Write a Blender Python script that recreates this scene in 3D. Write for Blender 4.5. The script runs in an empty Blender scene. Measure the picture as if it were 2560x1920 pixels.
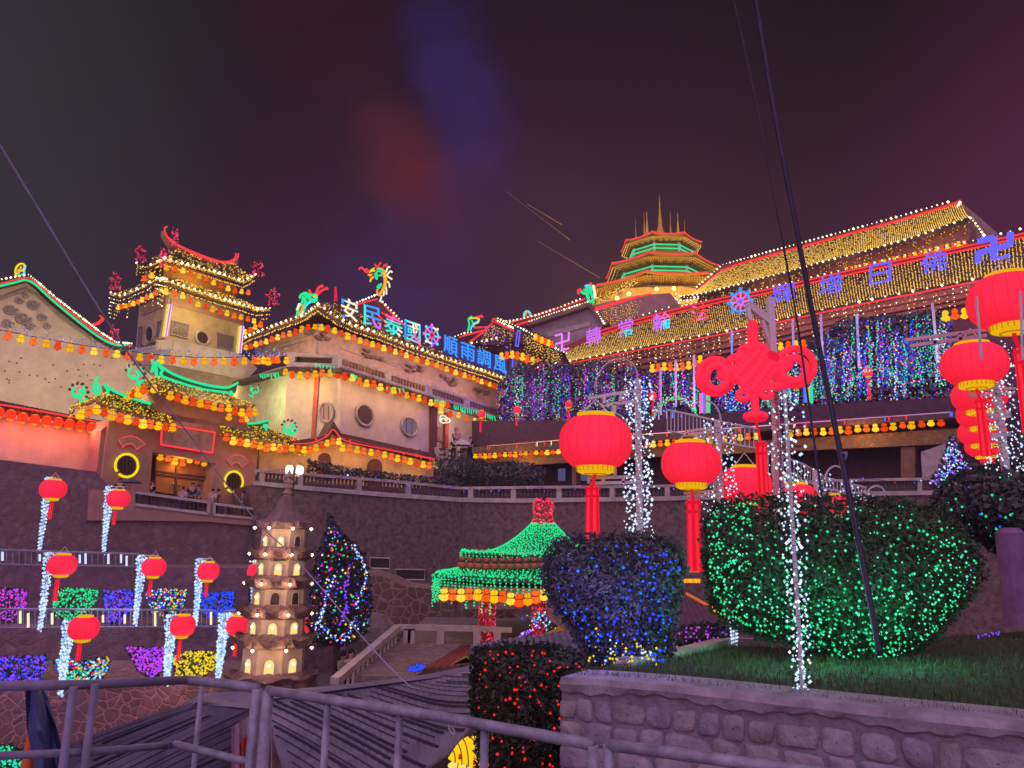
import bpy, math, random
from mathutils import Vector as V, Matrix
random.seed(7)
rad = math.radians
SC = bpy.context.scene
COL = SC.collection
# ---------------------------------------------------------------- camera
F, CX, CY = 1862.0, 1280.0, 960.0          # focal length and centre in photo pixels
CAM = V((0, 0, 8))
ROT = Matrix.Rotation(rad(90 + 12.0), 3, 'X') @ Matrix.Rotation(rad(1.3), 3, 'Z')
cd = bpy.data.cameras.new('camera'); cam = bpy.data.objects.new('camera', cd); COL.objects.link(cam)
cd.sensor_width = 36; cd.lens = 36 * F / 2560; cd.clip_end = 3000; cd.clip_start = 0.05
cam.matrix_world = Matrix.Translation(CAM) @ ROT.to_4x4()
SC.camera = cam

def sr(r, g, b):
    return tuple(((c / 255 / 12.92) if c / 255 < .04045 else ((c / 255 + .055) / 1.055) ** 2.4) for c in (r, g, b))

# ---------------------------------------------------------------- night sky
W = bpy.data.worlds.new('World'); SC.world = W; W.use_nodes = True
nt = W.node_tree; N = nt.nodes; L = nt.links; bg = N['Background']
tc = N.new('ShaderNodeTexCoord')
def wdot(direction, lo, hi):
    d = N.new('ShaderNodeVectorMath'); d.operation = 'DOT_PRODUCT'; L.new(tc.outputs['Generated'], d.inputs[0]); d.inputs[1].default_value = V(direction).normalized()
    m = N.new('ShaderNodeMapRange'); m.interpolation_type = 'SMOOTHSTEP'; L.new(d.outputs['Value'], m.inputs[0]); m.inputs[1].default_value = lo; m.inputs[2].default_value = hi
    return m.outputs[0]
def wmix(a, b, f):
    m = N.new('ShaderNodeMix'); m.data_type = 'RGBA'; L.new(f, m.inputs[0])
    if isinstance(a, tuple): m.inputs[6].default_value = (*a, 1)
    else: L.new(a, m.inputs[6])
    m.inputs[7].default_value = (*b, 1); return m.outputs[2]
def ray(u, v):
    return ROT @ V(((u - CX) / F, -(v - CY) / F, -1.0))
wn = N.new('ShaderNodeTexNoise'); wn.inputs['Scale'].default_value = 8; wn.inputs['Detail'].default_value = 5
wmp = N.new('ShaderNodeMapping'); wmp.inputs['Rotation'].default_value = (0, .5, .3); wmp.inputs['Scale'].default_value = (1, 1, 2.2)
L.new(tc.outputs['Generated'], wmp.inputs[0]); L.new(wmp.outputs[0], wn.inputs['Vector'])
sky = wmix(sr(10, 5, 9), sr(42, 19, 42), wdot((0, .95, .1), .78, 1.0))   # dark overhead, city glow low down
sky = wmix(sky, sr(38, 42, 46), wdot((-.82, .62, .5), .86, 1.0))         # grey mist to the left
sky = wmix(sky, sr(80, 26, 58), wdot((.86, .70, .2), .84, 1.0))          # plum glow to the right
def cloud(u, v, col, lo, amt):  # mixes a soft lens-flare smear into the sky colour, no real cloud
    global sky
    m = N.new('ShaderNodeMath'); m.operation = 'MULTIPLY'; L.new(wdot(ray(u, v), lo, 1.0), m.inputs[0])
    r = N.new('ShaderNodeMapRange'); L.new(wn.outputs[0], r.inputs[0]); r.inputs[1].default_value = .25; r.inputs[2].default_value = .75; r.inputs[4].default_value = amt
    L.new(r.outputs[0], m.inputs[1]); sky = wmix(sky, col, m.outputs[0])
for i in range(6): cloud(960 + i * 26, 350 + i * 38, sr(104, 28, 36), .9974 - .0005 * (i % 2), .22)        # red and blue lens smears painted into the sky
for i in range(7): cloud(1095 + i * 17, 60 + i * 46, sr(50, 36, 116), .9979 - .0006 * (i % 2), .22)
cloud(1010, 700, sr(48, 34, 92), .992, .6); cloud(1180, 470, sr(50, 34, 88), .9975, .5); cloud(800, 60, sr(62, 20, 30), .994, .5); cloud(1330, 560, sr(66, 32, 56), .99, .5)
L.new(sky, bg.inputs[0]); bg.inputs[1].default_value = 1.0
# soft sky glow of the town behind the viewer
sd = bpy.data.lights.new('town_glow', 'SUN'); sd.energy = 2.3; sd.angle = rad(120); sd.color = (.93, .60, 1)
so = bpy.data.objects.new('town_glow', sd); COL.objects.link(so); so.rotation_euler = (rad(48), 0, rad(-12))
vs = SC.view_settings; vs.view_transform = 'Standard'; vs.look = 'None'; vs.exposure = 0; vs.gamma = 1
cy = SC.cycles; cy.max_bounces = 3; cy.diffuse_bounces = 2; cy.glossy_bounces = 2; cy.transmission_bounces = 2; cy.sample_clamp_indirect = .6; cy.sample_clamp_direct = 4
cy.use_denoising = True; cy.caustics_reflective = False; cy.caustics_refractive = False; cy.use_light_tree = True

def lamp(name, loc, color, power, size=.4):
    d = bpy.data.lights.new(name, 'POINT'); d.energy = power * 3; d.color = color; d.shadow_soft_size = size
    o = bpy.data.objects.new(name, d); COL.objects.link(o); o.location = loc; return o

# ---------------------------------------------------------------- materials
MT = {}
def mat(name, col, rough=.75, kind='noise', scale=3.0, bump=.15, var=.35, col2=None, metal=0):
    if name in MT: return MT[name]
    m = bpy.data.materials.new(name); m.use_nodes = True; t = m.node_tree; n = t.nodes; l = t.links; b = n['Principled BSDF']
    b.inputs['Roughness'].default_value = rough; b.inputs['Metallic'].default_value = metal
    b.inputs['Specular IOR Level'].default_value = .3
    co = n.new('ShaderNodeTexCoord')
    nz = n.new('ShaderNodeTexNoise'); nz.inputs['Scale'].default_value = scale; nz.inputs['Detail'].default_value = 6; nz.inputs['Roughness'].default_value = .65
    l.new(co.outputs['Object'], nz.inputs['Vector'])
    rp = n.new('ShaderNodeValToRGB'); l.new(nz.outputs[0], rp.inputs[0])
    c2 = col2 or tuple(c * (1 - var) for c in col)
    rp.color_ramp.elements[0].position = .3; rp.color_ramp.elements[0].color = (*c2, 1)
    rp.color_ramp.elements[1].position = .68; rp.color_ramp.elements[1].color = (*[min(1, c * (1 + var * .4)) for c in col], 1)
    out = rp.outputs[0]; h = nz.outputs[0]
    if kind in ('stone', 'crazy'):
        wv = n.new('ShaderNodeMix'); wv.data_type = 'RGBA'; wv.inputs[0].default_value = .12; l.new(co.outputs['Object'], wv.inputs[6]); l.new(nz.outputs[1], wv.inputs[7])
        vo = n.new('ShaderNodeTexVoronoi'); vo.feature = 'DISTANCE_TO_EDGE'; vo.inputs['Scale'].default_value = scale; l.new(wv.outputs[2], vo.inputs['Vector'])
        vc = n.new('ShaderNodeTexVoronoi'); vc.inputs['Scale'].default_value = scale; l.new(wv.outputs[2], vc.inputs['Vector'])
        st = n.new('ShaderNodeMapRange'); l.new(vo.outputs['Distance'], st.inputs[0]); st.inputs[1].default_value = .02; st.inputs[2].default_value = .09
        mx = n.new('ShaderNodeMix'); mx.data_type = 'RGBA'; mx.blend_type = 'MULTIPLY'; mx.inputs[0].default_value = .35; l.new(out, mx.inputs[6]); l.new(vc.outputs['Color'], mx.inputs[7])
        bw = n.new('ShaderNodeRGBToBW'); l.new(vc.outputs['Color'], bw.inputs[0])
        l.new(bw.outputs[0], mx.inputs[7])
        fx = n.new('ShaderNodeMix'); fx.data_type = 'RGBA'; l.new(st.outputs[0], fx.inputs[0]); l.new(mx.outputs[2], fx.inputs[7])
        mc = tuple(min(1, c * 1.5) for c in col) if kind == 'crazy' else tuple(c * .72 for c in col)
        fx.inputs[6].default_value = (*mc, 1); out = fx.outputs[2]; h = st.outputs[0]
    if kind == 'tile':
        w = n.new('ShaderNodeTexWave'); w.inputs['Scale'].default_value = scale; w.inputs['Distortion'].default_value = .5; w.bands_direction = 'Z'
        l.new(co.outputs['Object'], w.inputs['Vector']); h = w.outputs[0]
    bp = n.new('ShaderNodeBump'); bp.inputs['Strength'].default_value = bump; bp.inputs['Distance'].default_value = .08; l.new(h, bp.inputs['Height']); l.new(bp.outputs[0], b.inputs['Normal'])
    l.new(out, b.inputs['Base Color']); MT[name] = m; return m
def em(name, rgb, s=1.0, lit=False):
    if name in MT: return MT[name]
    m = bpy.data.materials.new(name); m.use_nodes = True; t = m.node_tree; n = t.nodes; n.remove(n['Principled BSDF'])
    e = n.new('ShaderNodeEmission'); e.inputs[0].default_value = (*sr(*rgb), 1); e.inputs[1].default_value = s
    t.links.new(e.outputs[0], n['Material Output'].inputs[0])
    m.cycles.emission_sampling = 'FRONT' if lit else 'NONE'
    MT[name] = m; return m
plaster = mat('plaster', (.62, .53, .42), .85, scale=.8, bump=.12, var=.26)
plaster_pink = mat('plaster_pink', (.58, .44, .42), .85, scale=.8, bump=.12, var=.26)
plaster_red = mat('plaster_red', (.42, .24, .20), .85, scale=1.2, bump=.08, var=.25)
trim = mat('trim_stone', (.50, .42, .38), .8, scale=2, bump=.1)
dark = mat('dark_opening', (.035, .022, .022), .6, scale=4)
wood = mat('dark_wood', (.10, .05, .04), .6, scale=3, bump=.2)
redpaint = mat('red_paint', (.42, .08, .05), .5, scale=2)
tile = mat('roof_tile', (.10, .055, .05), .5, 'tile', 5, .5)
tile_gold = mat('gold_roof_tile', (.30, .17, .06), .45, 'tile', 5, .5)
wallstone = mat('retaining_stone', (.30, .21, .21), .9, 'stone', 3, .45)
crazy = mat('crazy_paving', (.26, .18, .16), .9, 'crazy', 2.2, .4)
ivy = mat('ivy_wall', (.20, .13, .12), .95, scale=4, bump=.9, var=.6)
metal_w = mat('white_painted_steel', (.62, .58, .62), .45, scale=6, bump=.03, var=.2)
metal_g = mat('galvanised_steel', (.30, .29, .36), .6, scale=14, bump=.15, var=.5, metal=.15)
black = mat('black_rubber', (.012, .012, .016), .45, scale=6)
leafm = mat('leaf_green', (.06, .11, .055), .55, scale=5, bump=0, var=.5)
leafd = mat('leaf_dark', (.10, .105, .11), .6, scale=5, bump=0, var=.5)
bark = mat('bark', (.08, .06, .05), .9, scale=8, bump=.5)
gold_p = mat('gold_paint', (.50, .34, .08), .4, scale=3)
Y_ = em('lantern_yellow', (255, 200, 24), 1.1, True); O_ = em('lantern_orange', (255, 92, 22), 1.1, True)
YR = em('lantern_amber_rib', (214, 116, 8), .9); OR_ = em('lantern_red_rib', (190, 44, 12), .9)
RED = em('red_lantern_glow', (246, 30, 52), .9, True); GOLD = em('gold_ring_glow', (255, 190, 20), .85)
REDT = em('red_tassel_glow', (245, 30, 52), 1.0)
nR = em('neon_red', (255, 62, 66), 1.1); nG = em('neon_green', (38, 232, 150), 1.05, True); nO = em('neon_orange', (255, 158, 40), 1.05); nY = em('neon_yellow', (250, 222, 30), 1)
nW = em('neon_cream', (255, 240, 200), 1.1); nB = em('neon_blue', (56, 150, 255), 1.15, True); nC = em('neon_cyan', (70, 232, 255), 1.05); nP = em('neon_pink', (255, 110, 200), 1.05); nV = em('neon_violet', (205, 110, 255), 1.1); nI = em('neon_indigo', (104, 100, 255), 1.15)
def cloth(m, c):
    n = m.node_tree.nodes; e = n['Emission']; d = n.new('ShaderNodeBsdfDiffuse'); d.inputs[0].default_value = (*c, 1); a = n.new('ShaderNodeAddShader'); l = m.node_tree.links
    l.new(e.outputs[0], a.inputs[0]); l.new(d.outputs[0], a.inputs[1]); l.new(a.outputs[0], n['Material Output'].inputs[0])
cloth(RED, (.34, .05, .09)); cloth(REDT, (.26, .04, .06))
bW = em('bulb_warm', (255, 238, 190), 2.6); bG = em('bulb_gold', (240, 186, 74), 1.5); bC = em('bulb_cool', (196, 226, 255), 1.3); bGr = em('bulb_green', (32, 228, 140), 1.15); bB = em('bulb_blue', (44, 74, 255), 1.3)
bV = em('bulb_violet', (150, 66, 255), 1.15); bM = em('bulb_magenta', (228, 64, 230), 1.1); bR = em('bulb_red', (255, 40, 40), 1.15); bY = em('bulb_yellow', (236, 206, 40), 1.1); bRd = em('bulb_crimson', (236, 34, 84), .95); bT = em('bulb_teal', (60, 220, 210), 1.1)
MIX = [bC, bB, bV, bGr, bM, bR, bY, bT]

# ---------------------------------------------------------------- geometry
ORG = {}
class MB:
    def __init__(s): s.v = []; s.f = []; s.m = []
    def add(s, vs, fs, mi=0):
        k = len(s.v); s.v += [V(p) for p in vs]
        for q in fs: s.f.append([k + i for i in q]); s.m.append(mi)
    def prism(s, poly, off, mi=0):
        n = len(poly); off = V(off); a = list(poly) + [p + off for p in poly]
        s.add(a, [list(range(n))[::-1], list(range(n, 2 * n))] + [[i, (i + 1) % n, n + (i + 1) % n, n + i] for i in range(n)], mi); return s
    def box(s, c, x, y, z, rz=0, mi=0):
        c = V(c); cs, sn = math.cos(rz), math.sin(rz); q = []
        for dz in (-z / 2, z / 2):
            for dx, dy in ((-x / 2, -y / 2), (x / 2, -y / 2), (x / 2, y / 2), (-x / 2, y / 2)): q.append(c + V((dx * cs - dy * sn, dx * sn + dy * cs, dz)))
        s.add(q, [[3, 2, 1, 0], [4, 5, 6, 7], [0, 1, 5, 4], [1, 2, 6, 5], [2, 3, 7, 6], [3, 0, 4, 7]], mi); return s
    def bar(s, a, b, w, h, mi=0):        # rectangular bar from a to b
        a, b = V(a), V(b); t = (b - a).normalized(); sd = t.cross(V((0, 0, 1)))
        if sd.length < 1e-3: sd = V((1, 0, 0))
        sd.normalize(); up = sd.cross(t); q = [p + sd * i * w / 2 + up * j * h / 2 for p in (a, b) for i, j in ((-1, -1), (1, -1), (1, 1), (-1, 1))]
        s.add(q, [[0, 1, 2, 3], [7, 6, 5, 4], [0, 4, 5, 1], [1, 5, 6, 2], [2, 6, 7, 3], [3, 7, 4, 0]], mi); return s
    def tube(s, pts, r, n=6, mi=0, closed=False):
        pts = [V(p) for p in pts]; m = len(pts); vs = []; u = None
        for i, p in enumerate(pts):
            a = pts[(i - 1) % m] if closed or i else p; b = pts[(i + 1) % m] if closed or i < m - 1 else p
            t = b - a
            if t.length < 1e-9: t = V((0, 0, 1))
            t.normalize()
            if u is None: u = t.orthogonal().normalized()
            else:
                u = u - t * u.dot(t)
                u = u.normalized() if u.length > 1e-6 else t.orthogonal().normalized()
            w = t.cross(u); rr = r[i] if isinstance(r, (list, tuple)) else r
            for k in range(n):
                an = 2 * math.pi * k / n; vs.append(p + (u * math.cos(an) + w * math.sin(an)) * rr)
        fs = []
        for i in range(m if closed else m - 1):
            j = (i + 1) % m
            for k in range(n): fs.append([i * n + k, i * n + (k + 1) % n, j * n + (k + 1) % n, j * n + k])
        if not closed: fs += [list(range(n))[::-1], list(range((m - 1) * n, m * n))]
        s.add(vs, fs, mi); return s
    def lathe(s, c, prof, n=12, mi=0, sx=1, sy=1):
        c = V(c); vs = []; m = len(prof)
        for r, z in prof:
            for k in range(n):
                an = 2 * math.pi * k / n; vs.append(c + V((r * sx * math.cos(an), r * sy * math.sin(an), z)))
        for i in range(m - 1):
            mm = mi[i] if isinstance(mi, (list, tuple)) else mi
            fs = [[i * n + k, i * n + (k + 1) % n, (i + 1) * n + (k + 1) % n, (i + 1) * n + k] for k in range(n)]
            s.f += [[len(s.v) + q for q in f] for f in fs]; s.m += [mm] * n
        k0 = len(s.v); s.v += vs
        s.f += [[k0 + k for k in range(n)][::-1], [k0 + (m - 1) * n + k for k in range(n)]]
        s.m += [mi[0], mi[-1]] if isinstance(mi, (list, tuple)) else [mi, mi]
        return s
    def octa(s, p, r, mi=0):
        p = V(p); s.add([p + V(d) * r for d in ((1, 0, 0), (-1, 0, 0), (0, 1, 0), (0, -1, 0), (0, 0, 1), (0, 0, -1))], [[0, 2, 4], [2, 1, 4], [1, 3, 4], [3, 0, 4], [2, 0, 5], [1, 2, 5], [3, 1, 5], [0, 3, 5]], mi)
    def surf(s, rows, mi=0):
        n = len(rows[0]); s.add([p for r in rows for p in r], [[i * n + j, i * n + j + 1, (i + 1) * n + j + 1, (i + 1) * n + j] for i in range(len(rows) - 1) for j in range(n - 1)], mi); return s
    def build(s, name, mats, par=None, smooth=False, org=None):
        me = bpy.data.meshes.new(name); o0 = ORG[par.name] if par else (org or V((0, 0, 0)))
        me.from_pydata([p - o0 for p in s.v], [], s.f)
        for m in (mats if isinstance(mats, list) else [mats]): me.materials.append(m)
        me.polygons.foreach_set('material_index', s.m)
        if smooth: me.polygons.foreach_set('use_smooth', [True] * len(s.f))
        me.update(); o = bpy.data.objects.new(name, me); COL.objects.link(o); o.location = (0, 0, 0) if par else o0
        ORG[o.name] = o0
        if par: o.parent = par
        return o
def tag(o, label, cat, group=None, kind=None):
    if label: o['label'] = label
    if cat: o['category'] = cat
    if group: o['group'] = group
    if kind: o['kind'] = kind
    return o
def thing(name, label, cat, loc, group=None):
    o = bpy.data.objects.new(name, None); COL.objects.link(o); o.location = loc; o.empty_display_size = .2; ORG[o.name] = V(loc); return tag(o, label, cat, group)
def single(name, mb, mats, label, cat, group=None, kind=None, smooth=False):
    n = len(mb.v); b = V((sum(p.x for p in mb.v) / n, sum(p.y for p in mb.v) / n, min(p.z for p in mb.v)))
    return tag(mb.build(name, mats, None, smooth, b), label, cat, group, kind)
def dup(o, loc=None, par=None):
    c = o.copy(); COL.objects.link(c); c.parent = par
    if loc is not None: c.location = loc
    for ch in o.children: dup(ch, None, c)
    return c

def hz(u): return CY + F * math.tan(rad(12)) + .0227 * (u - CX)
def at(u, v, Y):
    d = ray(u, v); return CAM + d * (Y / d.y)
class Pl:                                  # a vertical plane through two (photo column, distance) pairs
    def __init__(s, u1, y1, u2, y2):
        a, b = at(u1, hz(u1), y1), at(u2, hz(u2), y2); s.p = V((a.x, a.y, 0)); s.d = V((b.x - a.x, b.y - a.y, 0)).normalized()
        s.n = V((-s.d.y, s.d.x, 0))
        if s.n.dot(s.p) < 0: s.n = -s.n
    def back(s, k):
        q = Pl.__new__(Pl); q.p = s.p + s.n * k; q.d = s.d; q.n = s.n; return q
    def one(s, u, v):
        d = ray(u, v); return CAM + d * ((s.p - CAM).dot(s.n) / d.dot(s.n))
    def __call__(s, pts): return [s.one(*p) for p in pts]
def K(ox, oy, w):
    k = w / 2212
    return lambda *p: [(ox + x * k, oy + y * k) for x, y in p]
A = K(0, 520, 700); B = K(600, 620, 700); C = K(1200, 460, 700); D = K(1860, 460, 700); E = K(0, 880, 700); G = K(600, 1000, 700); H = K(1200, 900, 700); I = K(1860, 900, 700)
J = K(0, 1320, 800); KK = K(600, 1320, 800); LL = K(1100, 1320, 800); MM = K(1760, 1320, 800)
NN = K(80, 560, 620); OO = K(240, 1060, 480); Q = K(1700, 750, 400); R_ = K(1400, 900, 500); T_ = K(2300, 860, 520); U = K(1480, 480, 600); WW = K(840, 740, 440); XX = K(1040, 700, 400); YY = K(870, 650, 200); ZZ = K(600, 1150, 360); AB = K(590, 1400, 426.8)
def resample(pts, n):
    pts = [V(p) for p in pts]; d = [0]
    for a, b in zip(pts, pts[1:]): d.append(d[-1] + (b - a).length)
    out = []; j = 0
    for i in range(n):
        t = d[-1] * i / max(1, n - 1)
        while j < len(pts) - 2 and d[j + 1] < t: j += 1
        k = (t - d[j]) / max(1e-9, d[j + 1] - d[j]); out.append(pts[j].lerp(pts[j + 1], min(1, max(0, k))))
    return out
def plen(p): return sum((b - a).length for a, b in zip(p, p[1:]))
def smooth(pts, k=2):
    for _ in range(k):
        o = [pts[0]]
        for a, b in zip(pts, pts[1:]): o += [a.lerp(b, .25), a.lerp(b, .75)]
        pts = o + [pts[-1]]
    return pts
class Surf:                                # a concave roof slope between an eave line and a ridge line
    def __init__(s, eave, top, sag=.12): s.e = eave; s.t = top; s.sag = sag
    def p(s, a, b):
        e = resample_at(s.e, a); t = resample_at(s.t, a); q = e.lerp(t, b); q.z -= s.sag * 4 * b * (1 - b) * (t - e).length * .25; return q
    def mesh(s, mb, n, h, rows=5, thick=.15, mi=0):
        g = []
        for j in range(rows + 1):
            g.append([s.p(i / (2 * n), j / rows) + V((0, 0, h if i % 2 else 0)) for i in range(2 * n + 1)])
        mb.surf(g, mi); lo = [[p + V((0, 0, -thick)) for p in r] for r in g]; mb.surf([r[::-1] for r in lo], mi)
        mb.surf([lo[0], g[0]], mi); mb.surf([g[-1], lo[-1]], mi); mb.surf([[r[0] for r in g], [r[0] for r in lo]], mi); mb.surf([[r[-1] for r in lo], [r[-1] for r in g]], mi)
        return mb
def resample_at(p, a):
    if len(p) == 2: return p[0].lerp(p[1], a)
    L_ = plen(p); t = a * L_; acc = 0
    for x, y in zip(p, p[1:]):
        d = (y - x).length
        if acc + d >= t - 1e-9 or y is p[-1]: return x.lerp(y, min(1, (t - acc) / max(d, 1e-9)))
        acc += d
def ell(u, v, ru, rv, n=20, tilt=0):
    return [(u + ru * math.cos(2 * math.pi * i / n), v + rv * math.sin(2 * math.pi * i / n) + tilt * ru * math.cos(2 * math.pi * i / n)) for i in range(n)]
def bulbs(name, label, cat, pts, r, mats, group=None, par=None, wire=True, pick=None, jit=0):
    mats = mats if isinstance(mats, list) else [mats]; mb = MB(); n = len(mats)
    for i, p in enumerate(pts):
        q = V(p) + V((random.uniform(-jit, jit), random.uniform(-jit, jit), random.uniform(-jit, jit))) if jit else V(p)
        mb.octa(q, r * random.uniform(.5, 1.25), pick(i) if pick else random.randrange(n))
    if wire and len(pts) > 1: mb.tube(pts, r * .22, 3, n)
    ms = mats + [black]
    if par: return mb.build(name, ms, par)
    return single(name, mb, ms, label, cat, group)
def slab(mb, plane, px, depth, off=0, mi=0):
    pl = plane.back(off); mb.prism(pl(px), plane.n * depth, mi); return mb
def neon(name, label, plane, shapes, r, cat='neon light', group=None, par=None):
    mats = []; mb = MB(); prev = None
    for pts, m in shapes:
        if m not in mats: mats.append(m)
        if name == 'led_icicles' and prev: mb.tube([prev, plane.one(*pts[0])], r * .25, 3, mats.index(m))
        prev = plane.one(*pts[0])
        mb.tube(smooth(plane(pts), 2) if len(pts) > 2 else plane(pts), r, 5, mats.index(m))
    if par: return mb.build(name, mats, par)
    return single(name, mb, mats, label, cat, group)
_gl = {}
def glyph(ch):
    if ch not in _gl:
        cu = bpy.data.curves.new('tmp', 'FONT'); cu.body = ch; cu.resolution_u = 3; cu.extrude = .012; cu.offset = .003; o = bpy.data.objects.new('tmp', cu); COL.objects.link(o)
        dg = bpy.context.evaluated_depsgraph_get(); dg.update(); me = o.evaluated_get(dg).to_mesh()
        v = [q.co.copy() for q in me.vertices]; f = [list(q.vertices) for q in me.polygons]; o.evaluated_get(dg).to_mesh_clear()
        bpy.data.objects.remove(o); bpy.data.curves.remove(cu); _gl[ch] = (v, f)
    return _gl[ch]
def sign(ch, label, plane, quad, mats, pick=None, group=None, name='neon_character', cat='neon sign', par=None):
    """quad: photo pixels of the corners bottom-left, bottom-right, top-right, top-left."""
    v, f = glyph(ch); q = plane(quad); x0, x1 = min(p.x for p in v), max(p.x for p in v); y0, y1 = min(p.y for p in v), max(p.y for p in v)
    mb = MB(); vs = []
    for p in v:
        a, b = (p.x - x0) / (x1 - x0), (p.y - y0) / (y1 - y0)
        vs.append(q[0].lerp(q[1], a).lerp(q[3].lerp(q[2], a), b) - plane.n * (p.z * 3))
    mb.add(vs, f)
    if pick: mb.m = [pick(sum((v[i].x - x0) / (x1 - x0) for i in g) / len(g), sum((v[i].y - y0) / (y1 - y0) for i in g) / len(g)) for g in f]
    if par: return mb.build(name, mats, par)
    return single(name, mb, mats, label, cat, group)
ORD = ['first', 'second', 'third', 'fourth', 'fifth', 'sixth', 'seventh', 'eighth', 'ninth', 'tenth', 'eleventh', 'twelfth', 'thirteenth', 'fourteenth', 'fifteenth', 'sixteenth', 'seventeenth', 'eighteenth', 'nineteenth', 'twentieth', 'twenty-first', 'twenty-second', 'twenty-third', 'twenty-fourth', 'twenty-fifth', 'twenty-sixth', 'twenty-seventh', 'twenty-eighth', 'twenty-ninth', 'thirtieth', 'thirty-first', 'thirty-second', 'thirty-third', 'thirty-fourth', 'thirty-fifth', 'thirty-sixth', 'thirty-seventh', 'thirty-eighth']
# gourd lantern, height 1, hung from its top
def gourd_mesh(nm, ms):
    mb = MB(); pr = [(.06, 0), (.06, -.05), (.17, -.07), (.25, -.14), (.285, -.24), (.255, -.35), (.19, -.40), (.17, -.43), (.28, -.48), (.36, -.57), (.385, -.68), (.36, -.79), (.27, -.89), (.13, -.95), (.07, -.96), (.05, -1.06)]
    mb.lathe((0, 0, 0), pr, 12, [1, 1, 0, 0, 0, 0, 1, 1, 0, 0, 0, 0, 0, 1, 1])
    for k in range(6):                      # wire ribs of the frame and a painted disc on four sides
        an = k * math.pi / 3; mb.tube([V((r * 1.03 * math.cos(an), r * 1.03 * math.sin(an), z)) for r, z in pr[2:14]], .014, 3, 1)
    o = mb.build(nm, ms); me = o.data; bpy.data.objects.remove(o); return me
gy = [gourd_mesh('gourd_lantern', [em(f'lantern_yellow_{k}', (255, g, b), s, True), YR]) for k, (g, b, s) in enumerate(((200, 24, 1.1), (184, 16, .92), (214, 60, 1.2)))]; go = [gourd_mesh('gourd_lantern', [em(f'lantern_orange_{k}', (255, g, b), s, True), OR_]) for k, (g, b, s) in enumerate(((92, 22, 1.05), (76, 14, .85), (112, 40, 1.1)))]
NG = 0
def gourds(pts, n, h, where, group, first=0):
    """n gourd lanterns hung along the 3-D line pts, each an object of its own."""
    global NG
    mb = MB(); P = resample(pts, n); k = [0, 0]
    for i, p in enumerate(P):
        y = (i + first) % 2 == 0; o = bpy.data.objects.new('gourd_lantern', random.choice(gy if y else go)); COL.objects.link(o)
        s = h * random.uniform(.90, 1.04); o.location = p + V((0, 0, h * .5 + random.uniform(-.06, .06) * h)); o.scale = (s, s, s); o.rotation_euler = (random.uniform(-.08, .08), random.uniform(-.08, .08), random.uniform(0, 6))
        c = 'yellow' if y else 'orange'; tag(o, f'{ORD[k[0] if y else k[1]]} {c} gourd lantern from the left {where}', 'lantern', group); k[0 if y else 1] += 1; NG += 1
    return P
# ================================================================ SETTING
mb = MB(); mb.surf([[V((x, y, .6 + .25 * math.sin(x * .7 + y * .3) * (y < 60))) for x in [-160, -60] + list(range(-40, 41, 4)) + [60, 160]] for y in [-60, -20] + list(range(0, 61, 4)) + [90, 240]])
tag(mb.build('ground', mat('ground_paving', (.16, .12, .11), .9, scale=1.5, bump=.4)), None, None, kind='structure')
def put(name, label, cat, items, group=None, sm=False):
    """items: (part name, MB, material). One thing made of named parts."""
    vs = [p for _, m, _ in items for p in m.v]; n = len(vs)
    t = thing(name, label, cat, V((sum(p.x for p in vs) / n, sum(p.y for p in vs) / n, min(p.z for p in vs))), group)
    for nm, m, mt in items: m.build(nm, mt, t, sm)
    return t
def S(plane, px, depth, off=0): return slab(MB(), plane, px, depth, off)
def icicles(name, label, line, n, lo, hi, r, m, cat='light string', step=None, par=None, jit=.04):
    mb = MB(); ms = m if isinstance(m, list) else [m]; step = step or r * 5.5
    for p in resample(line, n):
        k = max(2, int(random.uniform(lo, hi) / step)); x = V((random.uniform(-jit, jit), random.uniform(-jit, jit), 0)) * 2
        for j in range(k): mb.octa(p + x + V((random.uniform(-jit, jit), random.uniform(-jit, jit), -j * step)), r * random.uniform(.7, 1.15), random.randrange(len(ms)))
        mb.tube([p + x, p + x + V((0, 0, -(k - 1) * step))], r * .2, 3, len(ms))
    mb.tube(line, r * .25, 3, len(ms))
    if par: return mb.build(name, ms + [black], par)
    return single(name, mb, ms + [black], label, cat, 'icicle lights under the eaves')
def round_window(t, plane, u, v, ru, rv, frame=trim, glow=None, tilt=.2, bars=3):
    w = MB().tube(plane.back(-.06)(ell(u, v, ru, rv, 24, tilt)), (.07 if frame is MT.get('window_frame_red') else .12 if ru > 16 else .09), 8, closed=True); fo = w.build('window', frame, t)
    g = MB(); g.prism(plane.back(-.03)(ell(u, v, ru * .96, rv * .96, 24, tilt)), plane.n * .02); g.build('pane', glow or dark, fo)
    b = MB()
    for k in range(bars):
        x = u + ru * (2 * (k + 1) / (bars + 1) - 1); h = rv * .95 * math.sqrt(max(.05, 1 - ((x - u) / ru) ** 2)); b.tube(plane.back(-.05)([(x, v - h + tilt * (x - u)), (x, v + h + tilt * (x - u))]), .035, 5)
    b.build('bars', wood, fo)
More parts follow.
